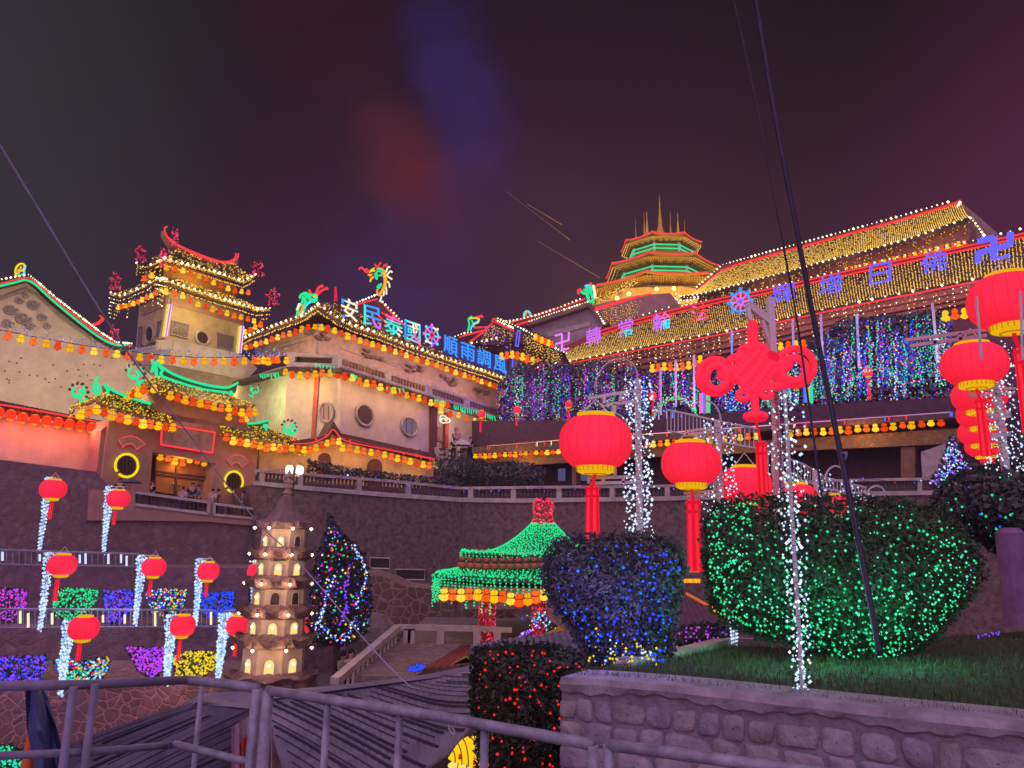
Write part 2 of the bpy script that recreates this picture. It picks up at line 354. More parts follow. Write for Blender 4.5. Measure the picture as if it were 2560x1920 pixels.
# ---------------------------------------------------------------- retaining walls and terraces on the left
GH = Pl(0, 50, 330, 56); WL = Pl(0, 40, 266, 43.5); GT = Pl(240, 41, 640, 49); RW1 = Pl(0, 36, 640, 43); RT = RW1.back(-.25)
PM = Pl(850, 54, 1270, 73); PC = Pl(717, 54.5, 850, 54); PF = Pl(717, 54.5, 560, 62); PU = Pl(795, 56.5, 1270, 77); PUl = Pl(795, 56.5, 628, 66)
TR = Pl(424, 58, 601, 64.5); TL = Pl(424, 58, 345, 64); G1 = Pl(0, 42, 717, 50); PP = Pl(650, 49, 1090, 57); RL = Pl(640, 42, 1154, 48.5); RR = Pl(1154, 48.5, 2400, 36)
single('retaining_wall', S(RW1, [(-200, 1135), (0, 1149), (239, 1179), (300, 1246), (337, 1262), (520, 1284), (640, 1300), (700, 1306), (700, 1800), (-200, 1800)], 22), mat('lattice_stone', (.27, .17, .18), .9, 'stone', 3.2, .45), 'tall dark retaining wall of fitted stones below the temple gate', 'wall')
T2 = Pl(-50, 31, 560, 33); T3 = Pl(-50, 25.5, 600, 27)
tag(S(T2, [(-200, 1568), (620, 1558), (620, 1900), (-200, 1900)], 5).build('terrace', mat('terrace_stone', (.30, .17, .19), .9, 'stone', 3.2, .4)), None, None, kind='structure')
tag(S(T3, [(-200, 1712), (700, 1708), (700, 2050), (-200, 2050)], 5).build('terrace', mat('terrace_crazy', (.27, .14, .12), .9, 'crazy', 3.4, .6)), None, None, kind='structure')
def fence(name, label, plane, a, b, c, d, n, tubes, tm, tl):
    p, q, r2, s2 = plane([a, b, c, d]); top = MB().tube([p, q], .05, 6); bot = MB().tube([s2, r2], .04, 6); bars = MB()
    for i in range(n + 1):
        bars.tube([p.lerp(q, i / n), s2.lerp(r2, i / n)], .022, 4)
    put(name, label, 'fence', [('top_rail', top, metal_g), ('bottom_rail', bot, metal_g), ('bars', bars, metal_g)])
    for k, x in enumerate(tubes):
        f = .08; t0, t1 = p.lerp(q, x), s2.lerp(r2, x); m = MB().tube([t0.lerp(t1, random.uniform(.05, .3)) - plane.n * .08, t0.lerp(t1, random.uniform(.7, 1)) - plane.n * .08], .045, 6)
        single('tube_light', m, tm, f'{ORD[k]} short lit tube from the left hanging on {tl}', 'tube light', 'tube lights on the terrace fences')
fence('fence', 'thin steel bar fence on top of the upper terrace below the gate', Pl(-50, 33.5, 560, 36), J((-40, 150))[0], J((960, 180))[0], J((960, 268))[0], J((-40, 250))[0], 24, [.06, .31, .585, .625, .785, .875, .915], em('tube_white', (200, 220, 255), 1.2), 'the upper terrace fence')
fence('fence', 'steel bar fence along the lower terrace behind the light covered planters', Pl(-50, 30.6, 560, 32.4), J((-40, 560))[0], J((1720, 570))[0], J((1720, 680))[0], J((-40, 690))[0], 46, [.10, .13, .22, .415, .50, .54, .62, .845, .915, .93], em('tube_warm', (255, 240, 200), 1.1), 'the lower terrace fence')
# ---------------------------------------------------------------- gable house, far left
w = S(GH, A((-120, 690), (235, 556), (420, 740), (620, 910), (830, 1075), (1010, 1190), (1230, 1345), (1330, 1700), (-120, 1700)), 12)
vr = MB(); up = A((-120, 600), (60, 575), (228, 528), (300, 570), (420, 690), (620, 850), (830, 1010), (960, 1080), (1060, 1085)); dn = A((1060, 1110), (950, 1125), (820, 1060), (610, 900), (400, 735), (300, 630), (228, 575), (60, 620), (-120, 650))
for i in range(8): vr.prism(GH.back(-.6)([up[i], up[i + 1], dn[7 - i], dn[8 - i]]), GH.n * 12)
rl = MB()
for cx, cy, s in ((80, 800, 60), (180, 870, 70), (260, 760, 55), (330, 860, 40), (60, 910, 50), (150, 730, 35), (240, 930, 40), (370, 930, 30), (200, 690, 25)):
    rl.tube(GH.back(-.08)(A(*[(cx + s * (1 - k / 16) * math.cos(k * .8), cy + s * .7 * (1 - k / 16) * math.sin(k * .8) + .3 * (cx)) for k in range(14)]) if False else A(*[(cx + s * (1 - k / 16) * math.cos(k * .8), cy + s * .7 * (1 - k / 16) * math.sin(k * .8)) for k in range(14)])), .10, 5)
nails = MB()
for i in range(26):
    p = A((random.uniform(20, 900), random.uniform(1150, 1450)))[0]; nails.octa(GH.back(-.04).one(*p), .07)
mould = MB().tube(GH.back(-.1)(A((-120, 760), (210, 640), (300, 690), (500, 870), (700, 1010), (760, 1060))), .12, 5)
put('gable_house', 'pale plaster gable house with swooping verge, neon edges and scroll relief, far left', 'building', [('wall', w, plaster), ('roof', vr, tile), ('relief', rl, mat('relief_grey', (.30, .26, .25), .9, scale=4)), ('stud', nails, wood), ('moulding', mould, mat('moulding', (.36, .30, .26), .9))])
VB = GH.back(-.75)
bulbs('bulb_string', 'warm white bulb string along the verge of the gable house', 'light string', resample(VB(A((-60, 575), (110, 545), (225, 525))), 9) + resample(VB(A((245, 540), (330, 610), (450, 715), (600, 830), (800, 985), (920, 1060), (1040, 1070))), 54), .085, bW, 'warm bulb strings on roof edges')
neon('neon_tube', 'green neon tube tracing the underside of the gable house verge', GH.back(-.7), [(A((-60, 640), (0, 615), (120, 588), (230, 556), (400, 718), (600, 884), (800, 1036), (930, 1092), (1000, 1078)), nG)], .075)
neon('neon_tube', 'red neon tube along the ridge edge of the gable house', GH.back(-.7), [(A((-60, 612), (0, 598), (210, 542), (270, 572), (440, 728), (600, 858), (800, 1012), (940, 1085), (1045, 1088)), nR)], .05)
neon('neon_curl', 'red neon curl rising from the lower verge of the gable house', GH.back(-.6), [(A((705, 925), (770, 908), (803, 880), (808, 862), (785, 850)), nR), (A((712, 935), (780, 918), (815, 888), (820, 868)), nR)], .06)
neon('neon_finial', 'small yellow and green neon figure on the gable house peak', GH.back(-.3), [(A((125, 540), (120, 480), (150, 440), (190, 440), (200, 480), (175, 500), (140, 490)), nY), (A((145, 545), (150, 510), (140, 500)), nG), (A((170, 530), (195, 515), (185, 480), (200, 450)), nC), (A((130, 520), (160, 500), (165, 460)), nO)], .07)
# wall with tile coping and red lanterns
w = S(WL, E((-60, 500), (815, 630), (756, 948), (-60, 845)), .5); cp = MB()
for i in range(24): q = lambda t: (-60 + 900 * t); a, b = i / 24, (i + .8) / 24; cp.prism(WL.back(-.55)(E((q(a), 372 + 178 * a), (q(b), 372 + 178 * b), (q(b), 430 + 142 * b), (q(a), 430 + 142 * a))), WL.n * 1.4)
cp2 = S(WL.back(-.35), E((-60, 425), (840, 568), (840, 590), (-60, 450)), 1)
put('garden_wall', 'white plastered garden wall with dark tiled coping left of the gate', 'wall', [('plaster_face', w, plaster), ('tile_coping', cp, tile), ('eave_board', cp2, redpaint)])
neon('neon_tube', 'red neon tube under the tile coping of the garden wall', WL.back(-.7), [(E((-60, 405), (300, 462), (840, 565)), nR)], .05)
mb = MB(); mb.lathe((0, 0, 0), [(.10, 0), (.2, -.04), (.3, -.08), (.38, -.2), (.4, -.35), (.38, -.5), (.3, -.62), (.2, -.66), (.1, -.74)], 10, [1, 1, 0, 0, 0, 0, 1, 1]); rdm = mb.build('red_drum_lantern', [em('drum_red', (255, 62, 28), 1.0, True), em('drum_rim', (255, 150, 40), .9)])
for i, p in enumerate(resample(WL.back(-.65)(E((-110, 448), (20, 468), (220, 515), (480, 545), (810, 598))), 11)):
    o = rdm if i == 0 else dup(rdm); o.location = p + V((0, 0, .2)); o.scale = (.66, .66, .86); tag(o, f'{ORD[i]} red drum lantern from the left under the garden wall coping', 'lantern', 'red drum lanterns on the garden wall')
# ---------------------------------------------------------------- entrance gate
fw = MB()
for q in (E((866, 540), (1222, 560), (1206, 790), (1180, 1110), (800, 1050), (835, 740)), E((1222, 470), (1745, 560), (1705, 880), (1206, 790)), E((1745, 560), (2050, 690), (1990, 1240), (1650, 1170), (1705, 880)), E((1230, 240), (1960, 420), (1950, 620), (1222, 520))): slab(fw, GT, q, 1.6)
side = S(GT.back(.3), E((800, 620), (866, 560), (835, 760), (790, 1060), (740, 1050), (770, 900)), 1.2)
bk = S(GT.back(1.3), E((1150, 700), (1720, 800), (1700, 1250), (1130, 1150)), .2)
dr = [S(GT.back(.9), E(*q), .15) for q in (((1235, 810), (1400, 838), (1385, 1130), (1225, 1100)), ((1408, 840), (1640, 880), (1625, 1170), (1392, 1132)))]
rails = MB()
for y0, y1, y2, y3 in ((935, 985, 945, 995), (960, 1010, 970, 1020)): rails.prism(GT.back(.82)(E((1240, y0), (1640, y1), (1640, y3), (1240, y2))), GT.n * .08)
rails.prism(GT.back(.8)(E((1395, 838), (1410, 840), (1395, 1135), (1378, 1130))), GT.n * .1)
kn = MB()
for x, y in ((1370, 1040), (1420, 1048)): kn.octa(GT.back(.78).one(*E((x, y))[0]), .09)
gate = put('temple_gate', 'reddish three bay temple gate with round windows and stepped swooping roofs', 'gate', [('wall', fw, plaster_red), ('side_pier', side, plaster_red), ('back_panel', bk, wood)] + [('door', d, mat('door_wood', (.40, .17, .05), .5, scale=2)) for d in dr] + [('door_rails', rails, wood), ('door_knobs', kn, gold_p)])
for u, v, ru, rv in (E((1000, 897))[0] + (26, 27), E((1847, 1025))[0] + (21, 24)): round_window(gate, GT, u, v, ru, rv, mat('window_frame_red', (.3, .12, .10)), tilt=.1, bars=5)
lamp('gate_doorway_light', GT.back(.3).one(*E((1430, 880))[0]), (1, .45, .08), 34, .3)
def gate_roof(eave, top, n, side_e=None, side_t=None):
    m = MB(); s = Surf(GT.back(-1.1)(eave), GT.back(.7)(top), .2); s.mesh(m, n, .07)
    nets = [s]
    if side_e:
        z = GT.back(-1.1)(eave)[0]; zt = GT.back(.7)(top)[0]; s2 = Surf([GT.back(.8).one(*side_e), z], [GT.back(1.4).one(*side_t), zt], .2); s2.mesh(m, 6, .07); nets.append(s2)
    m.build('roof', tile_gold, gate); return nets
nets = gate_roof(E((1225, 250), (1330, 305), (1500, 362), (1700, 402), (1900, 432), (2020, 420)), E((1240, 190), (1400, 248), (1600, 298), (1835, 345)), 22, E((1000, 335))[0], E((1090, 260))[0])
nets += gate_roof(E((735, 380), (840, 435), (1080, 500), (1400, 590)), E((832, 325), (1000, 385), (1150, 425), (1300, 450)), 18, E((545, 455))[0], E((620, 390))[0])
nets += gate_roof(E((1715, 610), (1900, 680), (2100, 725), (2420, 765)), E((1770, 555), (1900, 585), (2100, 600), (2350, 690)), 18)
for k, (s, wh) in enumerate(zip(nets, ('middle roof', 'left flank of the middle roof', 'left roof', 'left flank of the left roof', 'right roof'))):
    pts = [s.p(random.random(), random.uniform(.03, .97)) + V((0, 0, .12)) for _ in range(230 if k % 2 == 0 else 90)]
    pts += [s.p(random.random(), 0) + V((0, -.1, -random.uniform(0, .5))) for _ in range(60 if k % 2 == 0 else 30)]
    pts.sort(key=lambda p: p.x + .2 * p.z)
    bulbs('net_light', f'golden net lights covering the {wh} of the gate', 'light net', pts, .05, [bY, em('bulb_amber', (255, 190, 40), 1.2)], 'golden net lights on the gate roofs')
for top, bot in (((E((1238, 80), (1300, 140), (1400, 192), (1600, 258), (1780, 288), (1880, 245))), E((1250, 200), (1300, 210), (1400, 240), (1600, 300), (1780, 322), (1860, 325))), (E((825, 260), (900, 312), (1050, 372), (1260, 428)), E((845, 350), (900, 355), (1050, 412), (1260, 455))), (E((1775, 540), (1900, 568), (2030, 568), (2120, 545)), E((1790, 575), (1900, 592), (2030, 600), (2110, 610)))):
    rg = MB()
    for i in range(len(top) - 1): rg.prism(GT.back(.6)([top[i], top[i + 1], bot[i + 1], bot[i]]), GT.n * .35)
    rg.build('ridge', mat('ridge_green', (.08, .14, .09), .6), gate)
GN = GT.back(.5)
neon('neon_ridge', 'green neon tubes on the ridge of the gate middle roof', GN, [(E((1230, 70), (1290, 132), (1400, 192), (1600, 256), (1780, 286), (1830, 270), (1880, 242)), nG), (E((1290, 195), (1400, 236), (1600, 296), (1800, 320)), nG), (E((1200, 60), (1215, 110), (1195, 160)), nG), (E((1235, 90), (1225, 150), (1250, 200)), nG), (E((1250, 100), (1290, 150), (1265, 165), (1290, 210)), nG), (E((1815, 345), (1825, 300), (1838, 345)), nG), (E((1210, 90), (1240, 130), (1235, 180)), nG)], .085, group='green neon roof ridges')
neon('neon_ridge', 'green neon tube on the ridge of the gate left roof', GN, [(E((822, 256), (900, 310), (1050, 370), (1260, 426)), nG), (E((822, 256), (855, 300), (852, 345), (832, 370)), nG)], .085, group='green neon roof ridges')
neon('neon_ridge', 'green neon tube on the ridge of the gate right roof', GN, [(E((1772, 535), (1900, 565), (2030, 565), (2125, 540)), nG), (E((2085, 570), (2100, 610), (2115, 640)), nG), (E((2100, 570), (2118, 600), (2080, 580)), nG)], .075, group='green neon roof ridges')
def swirl(cx, cy, s, kk, fl=1):
    o = [(kk(*[(cx + fl * s * math.cos(a) * (1 - i / 22), cy + s * math.sin(a) * (1 - i / 22)) for i, a in enumerate([-2.2 - .42 * j for j in range(14)])]), nG)]
    for j in range(7):
        a = -2.9 + j * .55; o.append((kk((cx + fl * s * 1.25 * math.cos(a), cy + s * 1.25 * math.sin(a)), (cx + fl * s * 1.6 * math.cos(a + .2), cy + s * 1.6 * math.sin(a + .2))), MT['ridge_green']))
    o += [(kk((cx + fl * s * .9, cy - s * .9), (cx + fl * s * .7, cy - s * .3), (cx + fl * s * 1.0, cy + s * .2)), nG), (kk((cx + fl * s * .2, cy + s * 1.5), (cx + fl * s * .7, cy + s * 1.55), (cx + fl * s * 1.3, cy + s * .9)), nG), (kk((cx - fl * s * .2, cy + s * .2), (cx + fl * s * .3, cy + s * .9), (cx + fl * s * .6, cy + s * 1.3)), nG)]
    return o
neon('neon_dragon', 'curled green neon dragon on the left flank of the gate middle roof', GT.back(.9), swirl(1065, 170, 55, E), .075, group='curled green neon dragons on the gate')
neon('neon_dragon', 'curled green neon dragon at the far left end of the gate left roof', GT.back(.4), swirl(620, 320, 52, E), .075, group='curled green neon dragons on the gate')
neon('neon_dragon', 'upright green neon bamboo spray on the gate left roof ridge', GN, [(E((775, 190), (750, 230), (760, 270)), nG), (E((740, 250), (765, 290), (740, 330)), nG), (E((770, 240), (790, 290), (770, 330)), nG), (E((755, 300), (785, 330), (770, 365)), nG), (E((735, 270), (745, 310), (780, 350)), nG)], .07, group='curled green neon dragons on the gate')
neon('neon_dragon', 'dimmer curled green neon dragon beside the right end of the gate middle roof', GT.back(.9), swirl(2010, 300, 36, E, -1), .04, group='curled green neon dragons on the gate')
neon('neon_dragon', 'crouching green neon dragon at the right end of the gate right roof', GT.back(.9), swirl(385, 215, 40, G, 1) + [(G((300, 280), (350, 260), (350, 200)), nG), (G((410, 270), (460, 235), (430, 210)), nG), (G((340, 275), (400, 255), (440, 265)), nG)], .075, group='curled green neon dragons on the gate')
for nm, lb, px in (('left', 'red neon edged signboard above the gate door', None),):
    bd = S(GT.back(-.22), E((1285, 582), (1692, 640), (1672, 792), (1278, 728)), .16)
    sgn = put('signboard', lb, 'sign', [('board', bd, mat('board_grey', (.36, .25, .22), .7))])
    neon('frame', None, GT.back(-.28), [(E((1280, 572), (1697, 634)), nR), (E((1697, 634), (1678, 798)), nR), (E((1678, 798), (1272, 732)), nR), (E((1272, 732), (1280, 572)), nR)], .06, par=sgn)
    fl = MB()
    for x, y in ((1400, 640), (1430, 660), (1380, 690), (1425, 700), (1555, 650), (1580, 670), (1560, 690), (1590, 640)):
        for k in range(3): a = random.uniform(0, 6); fl.tube(GT.back(-.26)(E((x, y), (x + 22 * math.cos(a), y + 16 * math.sin(a)))), .025, 4)
    fl.build('carved_flowers', mat('carved_tan', (.5, .36, .26), .8), sgn)
for lb, q in (('pale fan plaque outlined in dim red neon above the left round window', E((935, 695), (980, 672), (1040, 662), (1100, 685), (1145, 730), (1078, 772), (1062, 740), (1030, 724), (995, 732), (972, 755))), ('bright red neon fan plaque above the right round window', E((1790, 850), (1820, 822), (1875, 812), (1930, 830), (1962, 868), (1912, 915), (1895, 885), (1868, 872), (1845, 880), (1830, 900)))):
    fn = put('fan_plaque', lb, 'plaque', [('board', S(GT.back(-.1), q, .08), mat('fan_board', (.45, .30, .26), .8))], 'fan plaques on the gate')
    m = MB().tube(GT.back(-.14)(q), .035, 5, closed=True); m.build('frame', em('neon_red_soft', (226, 84, 82), 1), fn)
for lb, c, ru, rv in (('yellow neon ring around the left round window of the gate', E((1000, 897))[0], 28.5, 29), ('yellow neon ring around the right round window of the gate', E((1847, 1025))[0], 22.5, 26)):
    neon('neon_ring', lb, GT.back(-.2), [([(c[0] + ru * math.cos(.2 + k * .25 + 2.4), c[1] + rv * math.sin(.2 + k * .25 + 2.4)) for k in range(25)], nY)], .075, 'neon ring', 'yellow neon rings on the gate')
# parapet in front of the gate
pw = MB()
for q in (E((700, 1090), (1070, 1085), (1064, 1330), (690, 1330)), E((1064, 1205), (1650, 1277), (1645, 1340), (1060, 1330)), E((1650, 1150), (1690, 1165), (1690, 1345), (1645, 1340)), E((1690, 1285), (2330, 1345), (2330, 1400), (1690, 1345))): slab(pw, RT, q, .5)
fr = MB()
for q in (E((1070, 1108), (1652, 1188)), E((1652, 1188), (1645, 1275)), E((1066, 1205), (1645, 1277)), E((1690, 1198), (2330, 1285)), E((1690, 1285), (2330, 1345)), E((1692, 1198), (1690, 1285))): fr.bar(*RT.back(-.05)(q), .14, .14)
bb = MB(); bb2 = MB()
for i in range(34):
    t = i / 33; x = 1085 + 1230 * t
    if 1650 < x < 1692: continue
    (bb if x < 1660 else bb2).tube(RT.back(.15)(E((x, 1112 + 82 * (x - 1085) / 567), (x, 1206 + 72 * (x - 1085) / 567))), .05, 5)
put('parapet', 'low stone parapet with dark open panels in front of the gate', 'parapet', [('wall', pw, plaster_red), ('panel_frame', fr, trim), ('balusters', bb, wood), ('balusters', bb2, wood)])
# ---------------------------------------------------------------- small tower behind the gate
tw = MB(); slab(tw, TR, NN((1235, 590), (1895, 800), (1865, 1180), (1155, 1015)), .3); tw2 = S(TL, NN((955, 740), (1235, 600), (1155, 1030), (925, 1110)), .3)
lw = MB(); slab(lw, TR.back(-2.2), NN((1270, 1040), (1905, 1180), (2010, 1290), (1915, 1390), (1240, 1260)), .3); lw2 = S(TL.back(-2.2), NN((880, 1120), (1270, 1040), (1240, 1260), (860, 1260)), .3)
uw = MB(); slab(uw, TR.back(.8), NN((1195, 330), (1830, 540), (1800, 740), (1200, 540)), .3); uw2 = S(TL.back(.8), NN((1010, 420), (1195, 330), (1200, 540), (1020, 580)), .3)
fz = MB(); slab(fz, TR.back(-.1), NN((1245, 660), (1890, 850), (1885, 900), (1240, 715)), .1); fz2 = S(TL.back(-.1), NN((985, 760), (1200, 670), (1200, 725), (975, 820)), .1)
warmwall = mat('tower_wall', (.56, .42, .24), .85, scale=1, bump=.06)
tower = put('pavilion_tower', 'square two tier pavilion tower with ochre walls hung with golden lights', 'tower', [('wall', tw, warmwall), ('wall', tw2, warmwall), ('base_wall', lw, plaster), ('base_wall', lw2, plaster), ('upper_wall', uw, mat('tower_orange', (.60, .33, .10), .85)), ('upper_wall', uw2, MT['tower_orange']), ('frieze', fz, plaster_red), ('frieze', fz2, plaster_red)])
TSURF = []
def tower_roof(er, el, tr, tl, kr, kt):
    m = MB(); c = TR.back(-kr)(er); d = TL.back(-kr)(el); d[-1] = c[0]; t = TR.back(kt)(tr); t2 = TL.back(kt)(tl); t2[-1] = t[0]
    for e, q, n in ((c, t, 20), (d, t2, 12)): s = Surf(e, q, .25); s.mesh(m, n, .09); TSURF.append(s)
    m.build('roof', tile_gold, tower); return c, d
c1, d1 = tower_roof(NN((1200, 515), (1390, 588), (1560, 640), (1700, 688), (1850, 730), (2000, 778), (2120, 770)), NN((700, 628), (790, 655), (900, 610), (1010, 560), (1110, 500), (1200, 515)), NN((1300, 500), (1500, 570), (1700, 632), (1900, 700)), NN((960, 545), (1100, 470), (1300, 500)), 1.5, .6)
c2, d2 = tower_roof(NN((1180, 325), (1330, 370), (1490, 402), (1610, 440), (1730, 478), (1880, 528), (1990, 470)), NN((930, 365), (960, 400), (1040, 390), (1110, 355), (1180, 325)), NN((1290, 195), (1450, 278), (1600, 332), (1800, 350)), NN((1080, 300), (1200, 240), (1290, 195)), 1.3, 2.4)
round_window(tower, TR, *NN((1520, 1015))[0], 17, 17.5, tilt=.22); round_window(tower, TL, *NN((1048, 985))[0], 10, 20, tilt=-.3)
for pl, q in ((TR, ((1255, 860), (1405, 895), (1392, 1022), (1240, 985))), (TR, ((1650, 965), (1812, 1005), (1792, 1132), (1640, 1095))), (TL, ((945, 930), (1000, 905), (985, 1075), (935, 1090))), (TL, ((1115, 872), (1172, 850), (1150, 985), (1100, 1005)))):
    o = S(pl.back(-.05), NN(*q), .06).build('carved_panel', mat('carved_grey', (.34, .27, .27), .9, 'stone', 6, 1), tower); pts = pl.back(-.08)(NN(*q)); MB().tube(pts, .06, 4, closed=True).build('panel_frame', trim, o)
b2 = MB(); r0 = TR.back(-2.1)
for q in (((1285, 1032), (1830, 1150), (1830, 1168), (1285, 1052)), ((1285, 1085), (1830, 1215), (1830, 1232), (1285, 1105)), ((1130, 1035), (1285, 1022), (1285, 1120), (1130, 1120))): slab(b2, r0, NN(*q), .3)
for i in range(15):
    x = 1300 + i * 36; b2.tube(r0.back(.12)(NN((x, 1050 + (x - 1285) * .215), (x, 1088 + (x - 1285) * .24))), [.09, .09], 6)
b2.build('balustrade', plaster, tower)
for lb, x0, x1 in (('striped neon column on the near corner of the tower', (1212, 1168), (1243, 1196)), ('striped neon column on the far right corner of the tower', (1852, 1828), (1885, 1860))):
    y0, y1 = (715, 1003) if x0[0] < 1500 else (910, 1152); f = lambda t: (x0[0] * (1 - t) + x1[0] * t, x0[1] * (1 - t) + x1[1] * t)
    neon('neon_column', lb, TR.back(-.2), [(NN((f(t)[0], y0), (f(t)[1], y1)), m) for t, m in ((0, nY), (.25, nW), (.55, nV), (.8, nV), (1, nW))], .085, 'neon column', 'striped neon columns on the tower')
neon('neon_ridge', 'red neon crescent tubes on the top ridge of the tower', TR.back(2.2), [(NN((1205, 25), (1180, 30), (1190, 90), (1240, 160), (1310, 200), (1450, 270), (1600, 325), (1720, 355), (1790, 340), (1835, 305), (1842, 262)), nR), (NN((1215, 120), (1300, 190), (1450, 255), (1600, 312), (1720, 342), (1800, 320), (1822, 285), (1815, 258)), nR)], .075)
rb = MB()
for a, b in zip(NN((1180, 60), (1240, 165), (1310, 205), (1450, 275), (1600, 330), (1720, 360), (1800, 350)), NN((1240, 165), (1310, 205), (1450, 275), (1600, 330), (1720, 360), (1800, 350), (1840, 300))): rb.prism(TR.back(2.3)([a, b, (b[0], b[1] + 14), (a[0], a[1] + 14)]), TR.n * .4)
rb.build('ridge', plaster_red, tower)
for k, (x, y, w_, h_, wh) in enumerate(((965, 260, 55, 75, 'upper left eave tip'), (1170, 295, 32, 85, 'front hip of the upper roof'), (1275, 105, 35, 88, 'left end of the top ridge'), (745, 510, 65, 80, 'lower left eave tip'), (2010, 385, 70, 85, 'upper right eave tip'), (2150, 650, 72, 75, 'lower right eave tip'), (735, 965, 45, 65, 'low left corner beside the gable house'))):
    m = MB(); pl = (TL if x < 1100 else TR).back(-1.2 if k != 2 else 2); c = pl.one(*NN((x, y))[0]); e1 = pl.one(*NN((x + w_, y))[0]) - c; e2 = pl.one(*NN((x, y - h_))[0]) - c
    P = []
    for i in range(150):
        a = random.uniform(-1, 1); b = random.uniform(-1, 1); lim = (.62 + .3 * math.sin(b * 6)) * (1 if b < .3 else (1.1 - b) * 1.3)
        if abs(a) > lim: continue
        P.append(c + e1 * a + e2 * b + pl.n * random.uniform(-.3, .3) * (1 - abs(a)))
    P.sort(key=lambda p: p.z); bulbs('flame_ornament', f'flame shaped ornament of crimson bulbs on the {wh}', 'light ornament', P, .075, [bRd, em('bulb_rose', (255, 84, 110), 1)], 'crimson bulb flame ornaments on the tower')
for lb, ln, n in (('lower right eave of the tower', c1, 22), ('lower left eave of the tower', d1, 14), ('upper right eave of the tower', c2, 19), ('upper left eave of the tower', d2, 8)):
    bulbs('bulb_string', f'starry warm white bulbs along the {lb}', 'light string', [p + V((0, 0, .22)) for p in resample(ln, n)], .13, bW, 'warm bulb strings on roof edges')
icicles('icicle_lights', 'golden icicle lights hanging from the lower right eave of the tower', c1, 64, .4, 1.3, .07, bG); icicles('icicle_lights', 'golden icicle lights hanging from the upper right eave of the tower', c2, 54, .3, .9, .07, bG)
icicles('icicle_lights', 'long golden icicle lights hanging from the lower left eave of the tower', d1, 38, .6, 3.0, .07, [bG, bG, bW]); icicles('icicle_lights', 'golden icicle lights hanging from the upper left eave of the tower', d2, 20, .5, 1.8, .07, bG)
for s, wh, n in zip(TSURF, ('lower right roof', 'lower left roof', 'upper right roof', 'upper left roof'), (520, 200, 480, 120)):
    P = [s.p(random.random(), random.random() ** 1.3) + V((0, 0, .12)) for _ in range(n)]; P.sort(key=lambda p: p.x + p.y * .2)
    bulbs('net_light', f'golden net lights over the {wh} of the tower', 'light net', P, .075, bG, 'golden net lights on the tower roofs')
gourds(TR.back(-1.6)(NN((1195, 600), (1340, 640), (1460, 710), (1600, 755), (1740, 800), (1850, 830), (1960, 860), (2040, 890))), 14, .56, "under the tower's lower right eave", 'gourd lanterns on the tower')
gourds(TL.back(-1.6)(NN((770, 745), (830, 735), (930, 700), (1030, 655), (1150, 590))), 11, .56, "under the tower's lower left eave", 'gourd lanterns on the tower')
gourds(TR.back(-1.4)(NN((1200, 390), (1305, 405), (1440, 450), (1570, 500), (1690, 555), (1810, 600), (1930, 610))), 12, .54, "under the tower's upper right eave", 'gourd lanterns on the tower')
gourds(TL.back(-1.4)(NN((1000, 490), (1065, 460))), 2, .7, "under the tower's upper left eave", 'gourd lanterns on the tower', 1)
gourds([TR.back(2.5).one(*NN((1900, 965))[0]), TR.back(-1.6).one(*NN((2040, 900))[0])], 4, .62, "under the tower's far side eave", 'gourd lanterns on the tower')
lamp('tower_eave_light', TR.back(-2.6).one(*NN((1560, 800))[0]), (1, .72, .28), 160, .8); lamp('tower_upper_light', TR.back(-.9).one(*NN((1520, 560))[0]), (1, .6, .15), 60, .5); lamp('tower_side_light', TL.back(-2.4).one(*NN((1020, 800))[0]), (1, .72, .3), 70, .6)
# ---------------------------------------------------------------- garland across the top left
gl = G1(A((-30, 960), (50, 972), (230, 1010), (400, 1040), (560, 1070), (730, 1095), (880, 1120), (1020, 1130), (1160, 1150), (1300, 1165), (1550, 1180), (1800, 1180), (2000, 1175), (2212, 1170))) + G1(B((110, 858), (230, 860), (370, 855)))
gourds([p + V((0, 0, -.28)) for p in gl], 33, .58, 'in the long garland before the tower', 'gourd lanterns in the long garland')
lp = [];
for i, p in enumerate(resample(gl, 420)): lp.append(p + V((random.uniform(-.1, .1), -.1, random.uniform(.05, .28) * (1 + math.sin(i * .5)))))
bulbs('fairy_lights', 'blue and green fairy lights twined along the long lantern garland', 'light string', lp, .035, [bB, bB, bGr, bV, bC])
single('garland_wire', MB().tube(gl, .03, 5), black, 'thin wire carrying the long gourd lantern garland', 'wire')
# ---------------------------------------------------------------- main hall, left side
def wallp(plane, q, depth=2.0, off=0): return S(plane, q, depth, off)
lo = MB(); slab(lo, PC, B((370, 925), (795, 930), (790, 1640), (345, 1640)), 3); lo2 = S(PM, B((795, 935), (1545, 1205), (1525, 1800), (788, 1640)), .3); lo3 = S(PF, B((-60, 1060), (370, 930), (350, 1600), (-60, 1600)), .3)
bay = S(PM.back(2.2), B((1530, 1225), (2080, 1360), (2060, 1700), (1520, 1700)), 2)
upw = S(PU, B((620, 600), (2075, 1090), (2065, 1345), (620, 870)), .3); upl = S(PUl, B((120, 760), (620, 620), (620, 860), (120, 860)), .3)
rear = S(Pl(330, 66, 640, 66), NN((880, 1230), (1240, 1250), (1920, 1370), (2220, 1270), (2330, 1700), (880, 1700)), .4)
hall = put('main_hall', 'large two storey temple hall with chamfered corner, balcony and swooping lit eaves', 'building', [('wall', lo, plaster), ('rear_wall', rear, mat('plaster_ochre', (.52, .44, .26), .85, scale=1, var=.4)), ('wall', lo2, plaster_pink), ('wall', lo3, mat('plaster_green', (.46, .44, .30), .85, scale=1)), ('bay_wall', bay, plaster), ('upper_wall', upw, mat('upper_plaster', (.58, .40, .36), .85, scale=1.2)), ('upper_wall', upl, MT['upper_plaster'])])
